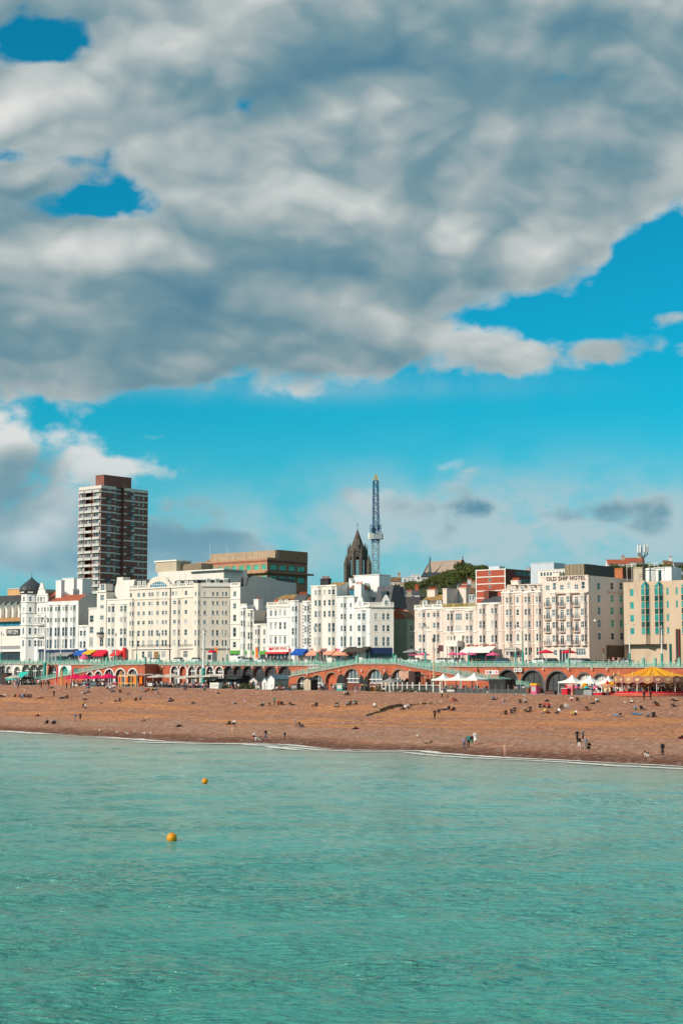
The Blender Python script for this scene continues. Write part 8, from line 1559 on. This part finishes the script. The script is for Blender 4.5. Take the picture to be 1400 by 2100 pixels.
PEOPLE = [
 (4, 1428, 'L', 'navy', 'dark', 'person lying down at the far left edge of the upper beach', {}), (11, 1430, 'H', 'white', 'dark', 'person in white sitting beside the one lying at far left', {}),
 (33, 1430, 'H', 'brown', 'dark', 'leftmost seated person of the row of four, in brown', {}), (40, 1430, 'H', 'red', 'dark', 'second seated person of the row of four, in red', {}), (46, 1431, 'B', 'blue', 'denim', 'third seated person of the row of four, in blue', {}), (51, 1430, 'H', 'dark', 'dark', 'last seated person of the row of four, in dark', {}),
 (59, 1431, 'H', 'dark', 'brown', 'left one of a dark clad pair sitting close together', {}), (64, 1431, 'H', 'black', 'black', 'right one of a dark clad pair sitting close together', {}), (84, 1432, 'L', 'red', 'skin', 'person in red lying left of the lone standing figure', dict(bare=True)),
 (111, 1430, 'S', 'black', 'black', 'lone person in black standing on the upper left beach', {}), (126, 1433, 'B', 'grey', 'dark', 'person in grey leaning back right of the standing figure', {}), (132, 1432, 'R', 'dark', 'denim', 'reclining person between two seated ones, upper left beach', {}), (138, 1433, 'H', 'black', 'dark', 'person in black sitting at the right of a group of three', {}),
 (105, 1411, 'L', 'red', 'dark', 'person in red lying just below the left red flag', {}), (126, 1415, 'R', 'skin', 'red', 'sunbather with red shorts reclining below the yellow post', dict(bare=True)), (184, 1411, 'L', 'white', 'blue', 'person in white lying below the dark bin unit', {}), (172, 1422, 'L', 'white', 'denim', 'person in white and denim lying beside a seated friend', {}), (180, 1421, 'H', 'blue', 'dark', 'person in blue sitting beside the one lying in denim', {}),
 (176, 1434, 'L', 'pink', 'skin', 'person in pink lying flat above the walking couple', dict(bare=True)), (219, 1413, 'H', 'white', 'dark', 'person in white sitting left of the beached boat', {}), (226, 1414, 'B', 'white', 'grey', 'person in white leaning back below the crimson parasols', {}), (232, 1419, 'R', 'denim', 'denim', 'person in denim reclining below the crimson parasols', {}), (246, 1421, 'H', 'black', 'dark', 'single person in black sitting with a long shadow', {}), (264, 1424, 'L', 'navy', 'denim', 'person in navy lying alone below the timber frame', {}),
 (237, 1412, 'H', 'pale', 'grey', 'person in pale clothes hunched below the timber frame', {}), (300, 1419, 'B', 'red', 'denim', 'person in red leaning back in a group below the pergola', {}), (306, 1416, 'H', 'pink', 'dark', 'person in pink sitting in the group below the pergola', {}), (313, 1417, 'H', 'yellow', 'dark', 'person in yellow sitting in the group below the pergola', {}), (320, 1415, 'R', 'blue', 'denim', 'person in blue reclining at the right of the pergola group', {}), (326, 1424, 'R', 'dark', 'tan', 'person in dark top lying below the pergola group', {}),
 (290, 1413, 'L', 'navy', 'grey', 'person lying flat left of the pergola group', {}), (240, 1439, 'H', 'pink', 'dark', 'left person of a pair at mid beach, in pink', {}), (246, 1439, 'H', 'navy', 'dark', 'right person of a pair at mid beach, in navy', {}), (280, 1438, 'H', 'black', 'brown', 'left person of a spaced pair on the berm, in black', {}), (288, 1436, 'H', 'grey', 'dark', 'right person of a spaced pair on the berm, in grey', {}), (346, 1440, 'H', 'lilac', 'dark', 'person in lilac sitting alone on the berm', {}), (351, 1438, 'B', 'dark', 'dark', 'person in dark clothes beside the one in lilac', {}),
 (171, 1453, 'W', 'yellow', 'black', 'walker in black and yellow ahead of one in white', dict(face=.3)), (176, 1459, 'W', 'white', 'black', 'walker in white top and black shorts behind another', dict(face=.2, bare=True)), (81, 1469, 'B', 'skin', 'dark', 'bare chested person sitting alone low on the left beach', dict(sleeves='skin')), (99, 1485, 'H', 'black', 'black', 'left figure of a dark pair near the left waterline', {}), (110, 1484, 'R', 'dark', 'dark', 'figure reclining between two near the left waterline', {}), (115, 1483, 'H', 'grey', 'black', 'right figure of a dark pair near the left waterline', {}),
 (155, 1481, 'W', 'blue', 'grey', 'walker in light blue shirt near the left waterline', dict(face=-2.6)), (165, 1480, 'W', 'black', 'black', 'walker in black beside the light blue shirt', dict(face=2.8, bare=True)), (298, 1479, 'B', 'skin', 'pink', 'sunbather leaning back alone on the orange shingle', dict(sleeves='skin', bare=True)),
 (380, 1414, 'L', 'red', 'dark', 'person in red lying below the pale parasols', {}), (419, 1416, 'H', 'teal', 'dark', 'person in teal sitting below the white utility box', {}), (446, 1422, 'R', 'skin', 'dark', 'sunbather reclining on the open shingle below the lean-to', dict(sleeves='skin')), (479, 1414, 'R', 'red', 'black', 'person in bright red reclining below the snack bar', {}), (493, 1413, 'H', 'brown', 'dark', 'person sitting beside the one in bright red', {}), (529, 1414, 'B', 'white', 'pale', 'person in white seated on the slope by the small white hut', {}),
 (562, 1416, 'R', 'grey', 'dark', 'leftmost of five people sitting before the white hut', {}), (568, 1416, 'H', 'white', 'denim', 'second of five before the white hut, in white', {}), (575, 1416, 'H', 'red', 'dark', 'third of five before the white hut, in red', {}), (582, 1416, 'H', 'lilac', 'dark', 'fourth of five before the white hut, in lilac', {}), (592, 1416, 'R', 'navy', 'denim', 'rightmost of five before the white hut, in navy', {}),
 (396, 1443, 'L', 'navy', 'black', 'person in dark clothes lying flat at mid beach', {}), (482, 1443, 'L', 'pale', 'denim', 'person in pale top lying flat left of a standing child', {}), (502, 1444, 'S', 'pink', 'white', 'figure in pale pink standing on the berm', dict(size=.85, bare=True)), (540, 1447, 'B', 'grey', 'dark', 'person leaning back at the left of the standing green figure', {}), (553, 1449, 'H', 'brown', 'skin', 'person in brown sitting before the standing green figure', dict(bare=True)), (563, 1445, 'S', 'green', 'dark', 'person in green standing among seated friends', {}), (571, 1446, 'H', 'red', 'dark', 'person in dark red sitting right of the green figure', {}), (576, 1446, 'H', 'black', 'black', 'person in black at the right of the green figure group', {}),
 (597, 1446, 'R', 'black', 'black', 'person in black reclining alone right of the green group', {}), (642, 1450, 'H', 'skin', 'tan', 'bare shouldered person of a pair on the berm crest', dict(bare=True, sleeves='skin')), (650, 1449, 'H', 'black', 'dark', 'person in black of a pair on the berm crest', {}), (690, 1449, 'B', 'black', 'pale', 'person in black and pale trousers leaning back alone', {}), (367, 1490, 'L', 'black', 'dark', 'person in black lying low on the beach near the water', {}), (472, 1487, 'H', 'brown', 'black', 'left person of a pair above the paddlers, in brown', {}), (481, 1487, 'H', 'white', 'black', 'right person of a pair above the paddlers, in white', {}),
 (477, 1512, 'S', 'skin', 'tan', 'bare chested bather standing tall near the water', dict(face=2.6, sleeves='skin', bare=True, shoe='tan')), (519, 1518, 'K', 'white', 'red', 'person in white bending over a dog at the waterline', dict(face=-1.2, size=.9, bare=True)), (545, 1519, 'W', 'black', 'denim', 'person in black jacket walking by the waterline dog', dict(face=1.9, size=1.08)), (584, 1516, 'S', 'black', 'navy', 'child in black standing near the water', dict(size=.72)), (606, 1486, 'S', 'white', 'lilac', 'child in white standing beside a seated person', dict(size=.66)), (615, 1491, 'B', 'brown', 'dark', 'seated person beside the child in white', {}), (664, 1418, 'S', 'blue', 'navy', 'person in blue standing before the ramp arches', dict(face=0.2)),
 (706, 1426, 'H', 'white', 'dark', 'person in white of a pair below the dark half boat', {}), (712, 1426, 'H', 'dark', 'dark', 'person in dark of a pair below the dark half boat', {}), (728, 1422, 'H', 'pale', 'pink', 'person in pale top sitting below the turquoise half boat', {}), (712, 1446, 'R', 'grey', 'dark', 'leftmost of four on the berm, reclining in grey', {}), (719, 1446, 'H', 'dark', 'dark', 'second of four on the berm, in dark', {}), (726, 1445, 'H', 'teal', 'pale', 'third of four on the berm, in turquoise', {}), (731, 1445, 'H', 'brown', 'dark', 'last of four on the berm, in brown', {}),
 (768, 1450, 'B', 'white', 'tan', 'person in white sitting alone left of the groyne', {}), (829, 1455, 'B', 'white', 'dark', 'left person sitting against the groyne', {}), (836, 1453, 'H', 'pale', 'navy', 'right person sitting against the groyne', {}), (730, 1495, 'L', 'red', 'dark', 'person in dark red lying alone below the groyne', {}), (906, 1431, 'S', 'white', 'black', 'man in white shirt and black trousers standing by the notice box', dict(face=2.2)), (930, 1438, 'B', 'red', 'black', 'person in dark red sitting below the notice box', {}), (912, 1456, 'R', 'grey', 'denim', 'person in grey reclining right of the groyne', {}), (921, 1456, 'H', 'black', 'dark', 'person in black sitting mid group right of the groyne', {}), (929, 1456, 'R', 'black', 'black', 'person in black reclining at the right of that group', {}),
 (891, 1476, 'W', 'black', 'black', 'left walker of two on the orange shingle, all in black', dict(face=2.9)), (899, 1474, 'W', 'dark', 'tan', 'right walker of two on the orange shingle, tan trousers', dict(face=3.0)), (951, 1536, 'S', 'lilac', 'denim', 'long haired woman at the left of four by the water', dict(face=.3, hair=1, size=.98)), (960, 1534, 'S', 'black', 'black', 'person with teal backpack among four by the water', dict(face=.1, size=1.06)), (967, 1532, 'S', 'dark', 'green', 'third of four by the water, in a green skirt', dict(face=.2, size=.98, bare=True)), (974, 1528, 'S', 'white', 'white', 'woman in a white dress at the right of four by the water', dict(face=.3, dress=True, hair=0)),
 (1035, 1551, 'S', 'skin', 'pink', 'small bather standing at the water edge right of the four', dict(size=.92, sleeves='skin', bare=True)), (1010, 1435, 'B', 'grey', 'denim', 'reclining person at the left of three below the black stage', {}), (1018, 1434, 'H', 'pink', 'tan', 'person in pink at the middle of three below the black stage', {}), (1032, 1440, 'B', 'skin', 'denim', 'bare chested person at the right of three below the stage', dict(sleeves='skin')), (1037, 1466, 'H', 'black', 'black', 'left person of a pair on the berm, in black', {}), (1047, 1464, 'H', 'navy', 'brown', 'right person of a pair on the berm, in navy', {}), (1055, 1460, 'H', 'dark', 'dark', 'person in dark sitting just right of the berm pair', {}), (787, 1419, 'H', 'white', 'black', 'person in white sitting against the white post fence', {}),
 (1065, 1443, 'H', 'brown', 'dark', 'left of a seated pair below the great arches, in brown', {}), (1075, 1442, 'H', 'pale', 'black', 'right of a seated pair below the great arches, in pale top', {}), (1121, 1438, 'L', 'black', 'black', 'person in black lying below the right notice box', {}), (1171, 1438, 'H', 'white', 'red', 'person in white sitting below the funfair bins', {}), (1182, 1438, 'H', 'black', 'dark', 'person in black sitting below the funfair bins', {}), (1222, 1441, 'H', 'white', 'black', 'person in white sitting with dark bags below the rides', {}), (1214, 1443, 'L', 'dark', 'dark', 'person lying beside the one in white below the rides', {}),
 (1107, 1452, 'H', 'black', 'black', 'lone hunched person in black left of a red pair', {}), (1116, 1451, 'H', 'red', 'dark', 'person in red of a pair on the upper right beach', {}), (1124, 1451, 'B', 'red', 'black', 'person in dark red leaning back in that pair', {}), (1150, 1453, 'B', 'brown', 'dark', 'person in brown beside a white clad one', {}), (1159, 1452, 'H', 'white', 'pale', 'white clad person sitting upright on the upper right beach', {}), (1079, 1460, 'R', 'dark', 'dark', 'left person of a dark pair below the great arches', {}), (1086, 1459, 'H', 'dark', 'brown', 'right person of a dark pair below the great arches', {}), (1115, 1463, 'B', 'yellow', 'pink', 'person in bright yellow and pink on the right berm', {}), (1122, 1462, 'R', 'pink', 'dark', 'person in pink reclining next to the bright yellow one', {}), (1144, 1463, 'B', 'white', 'navy', 'person in white shirt leaning back on the right berm', {}), (1173, 1468, 'H', 'yellow', 'skin', 'person with a yellow hat top sitting in a close pair', dict(bare=True)), (1181, 1467, 'H', 'white', 'black', 'person in white in a close pair on the right berm', {}),
 (1203, 1457, 'B', 'black', 'brown', 'person in black leaning back alone on the right berm', {}), (1266, 1468, 'R', 'dark', 'blue', 'person in blue trousers reclining below the carousel', dict(face=1.2)), (1306, 1466, 'L', 'blue', 'blue', 'person in light blue lying flat below the carousel', dict(face=1.2)), (1329, 1471, 'H', 'grey', 'denim', 'left of a pair sitting close at right, in grey', {}), (1339, 1470, 'B', 'black', 'dark', 'right of a pair sitting close at right, in black', {}), (1301, 1456, 'H', 'lilac', 'green', 'person in lilac sitting below the carousel steps', {}), (1312, 1456, 'H', 'black', 'dark', 'person in black sitting below the carousel steps', {}), (1293, 1441, 'B', 'tan', 'white', 'person leaning back near the carousel left edge', {}), (1344, 1447, 'B', 'black', 'black', 'person in black with legs out below the carousel', {}), (1381, 1438, 'R', 'black', 'black', 'person reclining at the right end of the carousel', {}), (1380, 1449, 'R', 'dark', 'navy', 'person lying at the upper right edge of the beach', {}),
 (1320, 1436, 'S', 'black', 'black', 'left of two dark figures standing at the carousel steps', {}), (1333, 1435, 'S', 'dark', 'black', 'right of two dark figures standing at the carousel steps', {}), (1183, 1524, 'W', 'black', 'black', 'woman in black walking, left of the group of five', dict(face=2.6)), (1194, 1522, 'S', 'grey', 'black', 'man in grey T shirt at the back of the group of five', dict(size=1.04, bare=True)), (1187, 1538, 'S', 'black', 'white', 'man in black top and white shorts in the group of five', dict(bare=True, shoe='white')), (1200, 1539, 'S', 'grey', 'grey', 'person in long grey coat in the group of five', dict(shoe='white')), (1207, 1537, 'H', 'black', 'black', 'person in black sitting at the right of the group of five', {}),
 (1358, 1552, 'S', 'black', 'black', 'man in black standing alone near the right waterline', dict(size=1.04, face=2.3, shoe='white')), (1397, 1514, 'L', 'black', 'black', 'dark clad person lying at the right edge of the beach', {}),
 (38, 1412, 'S', 'dark', 'dark', 'dark figure standing by the far left kiosk', {}), (31, 1411, 'S', 'pink', 'pale', 'figure in pink standing by the far left kiosk', {}), (85, 1411, 'S', 'black', 'black', 'person in black standing left of the red flags', {}), (101, 1410, 'S', 'black', 'dark', 'person in black right at the left red flag', {}), (137, 1412, 'S', 'black', 'black', 'leftmost of three dark figures by the right red flag', {}), (146, 1412, 'S', 'dark', 'black', 'middle of three dark figures by the right red flag', {}), (152, 1411, 'S', 'black', 'dark', 'rightmost of three dark figures by the right red flag', {})]
for (px, py, po, tp, lg, lab, kw) in PEOPLE: bp(px, py, po, tp, lg, lab, **kw)
# teal backpack
p = on_beach(960, 1534); o = tag(mk('backpack', None, None, (p.x, p.y, p.z + 1.35)), 'teal backpack worn by the second of four by the water', 'backpack'); k = MB(); k.box(-.16, -.30, -.28, .16, -.12, .22, CL['teal']); k.obj('bag', o); k = MB(); k.box(-.12, -.36, -.22, .12, -.302, .0, CL['teal']); k.obj('pocket', o)
# dogs
dj = dict(b=((0, 0, .42), .12), c=((.22, 0, .44), .14), r=((-.24, 0, .43), .115), n=((.38, 0, .56), .08), h=((.48, 0, .64), .075), m=((.62, 0, .60), .04), e=((.44, 0, .74), .03), t=((-.38, 0, .50), .035), u=((-.55, 0, .62), .03)); de = [('b', 'c'), ('b', 'r'), ('c', 'n'), ('n', 'h'), ('h', 'm'), ('h', 'e'), ('r', 't'), ('t', 'u')]
for s_, y in (('l', .09), ('r', -.09)): dj.update({'f1' + s_: ((.24, y, .26), .05), 'f2' + s_: ((.26 if s_ == 'l' else .16, y, .04), .035), 'k' + s_: ((-.20, y, .30), .065), 'q' + s_: ((-.33, y, .17), .035), 'p' + s_: ((-.27 if s_ == 'l' else -.38, y, .03), .03)}); de += [('c', 'f1' + s_), ('f1' + s_, 'f2' + s_), ('r', 'k' + s_), ('k' + s_, 'q' + s_), ('q' + s_, 'p' + s_)]
DOG = skinned('dog', dj, de); DOG.materials.append(None); DOG.materials.append(None)
for p in DOG.polygons: p.material_index = 1 if (p.center.z > .47 or p.center.x < -.1 and p.center.z > .38) else 0
for px, py, c0, c1, s_, rz, lab in ((528, 1520, 'white', 'black', 1.25, 2.9, 'black and white dog at the waterline beside a bending person'), (876, 1532, 'tan', 'brown', 1.25, .2, 'tan dog walking along the waterline'), (1325, 1553, 'white', 'black', 1.1, 1.9, 'black and white dog facing the water left of the man in black'), (208, 1444, 'brown', 'brown', .8, 2.6, 'small brown dog trotting on the orange shingle'), (917, 1430, 'brown', 'brown', .7, 1.2, 'small brown dog beside the man in white shirt')):
    o = mk('dog', DOG, None, on_beach(px, py), rz); tag(o, lab, 'dog'); o.scale = (s_,) * 3
    for i, c_ in enumerate((c0, c1)): o.material_slots[i].link = 'OBJECT'; o.material_slots[i].material = CL[c_]
# swimmer
r = ray(248, 1520); t = -CAMZ / r.z; o = mk('person', BODY['S'], None, (r.x * t, r.y * t, -1.42), 2.5); tag(o, 'swimmer with only a dark head above the water', 'person')
for i, m_ in enumerate([SKIN, HAIRS[0], SKIN, SKIN, SKIN, CL['navy'], SKIN, SKIN]): o.material_slots[i].link = 'OBJECT'; o.material_slots[i].material = m_
# gulls
GW_, GG, GY = CL['white'], mat('gull_grey', (.45, .46, .48), .7), mat('gull_bill', (.6, .35, .03), .5); k = MB(); k.lathe([(0, -.24), (.07, -.16), (.11, 0), (.10, .1), (.05, .2), (0, .24)], GW_, 8); gm_ = k; gm_.v = [(z, x, y + .26) for x, y, z in gm_.v]; gb_ = MB(); gb_.v = list(gm_.v); gb_.f = list(gm_.f); gb_.m = list(gm_.m); gb_.mats = list(gm_.mats); gb_.lathe([(0, -.07), (.055, -.03), (.06, .02), (.03, .06), (0, .07)], GW_, 8, (.22, 0, .42)); gb_.tube((.16, 0, .32), (.21, 0, .40), .06, .05, GW_, 6); gb_.tube((.02, .04, .18), (.02, .04, 0), .012, .012, GY, 4); gb_.tube((.02, -.04, .18), (.02, -.04, 0), .012, .012, GY, 4); GULLB = gb_.mesh('body', True)
k = MB(); 
for sy in (-1, 1): k.face([(.12, sy * .10, .33), (-.1, sy * .125, .34), (-.36, sy * .04, .27), (-.1, sy * .11, .22), (.1, sy * .11, .24)], GG)
GULLW = k.mesh('wings'); k = MB(); k.tube((.28, 0, .42), (.36, 0, .405), .018, .008, GY, 4); GULLK = k.mesh('bill')
for px, py in ((52, 1418), (95, 1416), (64, 1424), (83, 1422), (144, 1490), (204, 1501), (226, 1501), (276, 1505), (296, 1507), (309, 1507), (262, 1508), (500, 1418), (517, 1427), (556, 1427), (592, 1422), (650, 1423), (404, 1415), (411, 1415), (855, 1513), (905, 1443), (1057, 1428), (1073, 1429), (1208, 1435), (1282, 1444), (1000, 1422), (1192, 1432)):
    o = empty('seagull', on_beach(px, py), random.uniform(0, 6.28), 'white seagull standing on the shingle', 'gull', 'seagulls scattered over the beach'); o.scale = (1.15,) * 3; mk('body', GULLB, o); mk('wings', GULLW, o); mk('bill', GULLK, o)
r = ray(240, 1511); t = 300 / r.y; o = empty('seagull', (r.x * 290, r.y * 290, .5), .3, 'white seagull flying low over the water edge with wings spread', 'gull'); mk('body', GULLB, o); k = MB(); k.face([(.12, .08, .3), (.05, .5, .42), (-.06, .95, .36), (-.12, .5, .38), (-.1, .08, .28)], GG); k.face([(.12, -.08, .3), (-.1, -.08, .28), (-.12, -.5, .38), (-.06, -.95, .36), (.05, -.5, .42)], GG); k.obj('wings', o)
# promenade walkers (individuals behind the railing) and terrace crowds
pal = ['black', 'dark', 'navy', 'white', 'grey', 'red', 'blue', 'denim', 'pink', 'tan', 'green', 'brown']
for i in range(64):
    px = random.choice([random.uniform(0, 1400), random.uniform(200, 260), random.uniform(545, 600), random.uniform(930, 1010), random.uniform(1240, 1300), random.uniform(640, 700)]); d = random.choice([1.6, 3, 5, 8]); u = U(px, d); p = W(u, d)
    person((p.x, p.y, zprom(u)), random.choice('SW'), random.choice(pal), random.choice(pal), 'pedestrian on the upper promenade seen over the green railing', face=random.choice([ROT - LR_, ROT + LR_]), group='pedestrians on the upper promenade')
for i in range(40):
    px = random.choice([random.uniform(205, 262), random.uniform(545, 600), random.uniform(925, 1015), random.uniform(1240, 1290), random.uniform(60, 1300)]); d = random.uniform(25.4, 28.5); u = U(px, d); p = W(u, d)
    person((p.x, p.y, zroad(u) + .06), random.choice('SW'), random.choice(pal), random.choice(pal), 'pedestrian on the far pavement by the shopfronts', face=random.uniform(0, 6.28), group='pedestrians on the far pavement')
VC = bpy.data.materials.new('crowd_clothes'); VC.use_nodes = True; n = NB(VC.node_tree); at_ = n.node('ShaderNodeAttribute', attribute_name='clothes'); VC.node_tree.links.new(at_.outputs['Color'], VC.node_tree.nodes['Principled BSDF'].inputs['Base Color']); VC.node_tree.nodes['Principled BSDF'].inputs['Roughness'].default_value = .85
def crowd(px0, px1, d0, d1, count, label, poses='HHS', lift=.35):
    vs, fs, cs = [], [], []; base = 0; u_, d_ = U((px0 + px1) / 2, d0), d0; z_ = zlow(u_) + .05
    for i in range(count):
        px, d = random.uniform(px0, px1), random.uniform(d0, d1); u = U(px, d); po = random.choice(poses); me = BODY[po]; nv = len(me.vertices); co = np.empty(nv * 3, np.float32); me.vertices.foreach_get('co', co); co = co.reshape(-1, 3); a = random.uniform(0, 6.28); c, s = math.cos(a), math.sin(a)
        q = np.stack([co[:, 0] * c - co[:, 1] * s + u - u_, co[:, 0] * s + co[:, 1] * c + d - d_, co[:, 2] + (lift if po == 'H' else 0) + zlow(u) + .05 - z_], 1); vs.append(q)
        zc = [(.5, .28, .19)] + [random.choice([(.02, .014, .01), (.1, .05, .02)])]; tc_ = CL_C[random.choice(pal + ['white', 'white', 'pink', 'red', 'blue'])]; lc = CL_C[random.choice(['black', 'dark', 'denim', 'tan', 'grey'])]; zc += [tc_, tc_, random.choice([tc_, (.5, .28, .19)]), lc, lc, (.03, .03, .03)]
        for p in me.polygons: fs.append([v + base for v in p.vertices]); cs.append(zc[p.material_index])
        base += nv
    me = bpy.data.meshes.new('crowd'); me.from_pydata(np.concatenate(vs).tolist(), [], fs); a = me.attributes.new('clothes', 'FLOAT_COLOR', 'FACE'); a.data.foreach_set('color', np.array([(*c, 1) for c in cs], np.float32).ravel()); me.materials.append(VC); me.polygons.foreach_set('use_smooth', [True] * len(fs))
    p = W(u_, d_); return stuff(mk('crowd', me, None, (p.x, p.y, z_), ROT), label, 'crowd')
CL_C = dict(black=(.012, .012, .014), navy=(.02, .03, .07), white=(.75, .74, .72), grey=(.25, .25, .26), blue=(.10, .25, .45), denim=(.06, .10, .17), red=(.5, .03, .04), pink=(.62, .28, .30), green=(.05, .25, .14), tan=(.42, .28, .17), dark=(.03, .03, .035), brown=(.10, .055, .035))
for a in ((14, 100, -16, -9, 44, 'mixed crowd on the esplanade at far left', 'SSH'), (152, 240, -15.5, -8, 90, 'seated crowd under the crimson parasols', 'HHHS'), (300, 425, -16, -8, 130, 'seated crowd under the pale parasols', 'HHHS'), (440, 540, -15, -6, 26, 'people by the snack bar', 'SSH'), (640, 780, -15, -8, 26, 'people before the ramp arches', 'SSH'), (905, 1005, -15, -7.5, 95, 'seated crowd under the white tents', 'HHHS'), (1036, 1085, -12, -3, 26, 'people queueing below the great arches', 'SS'), (1150, 1262, -15, -6, 40, 'people among the funfair rides', 'SSH')): crowd(*a)
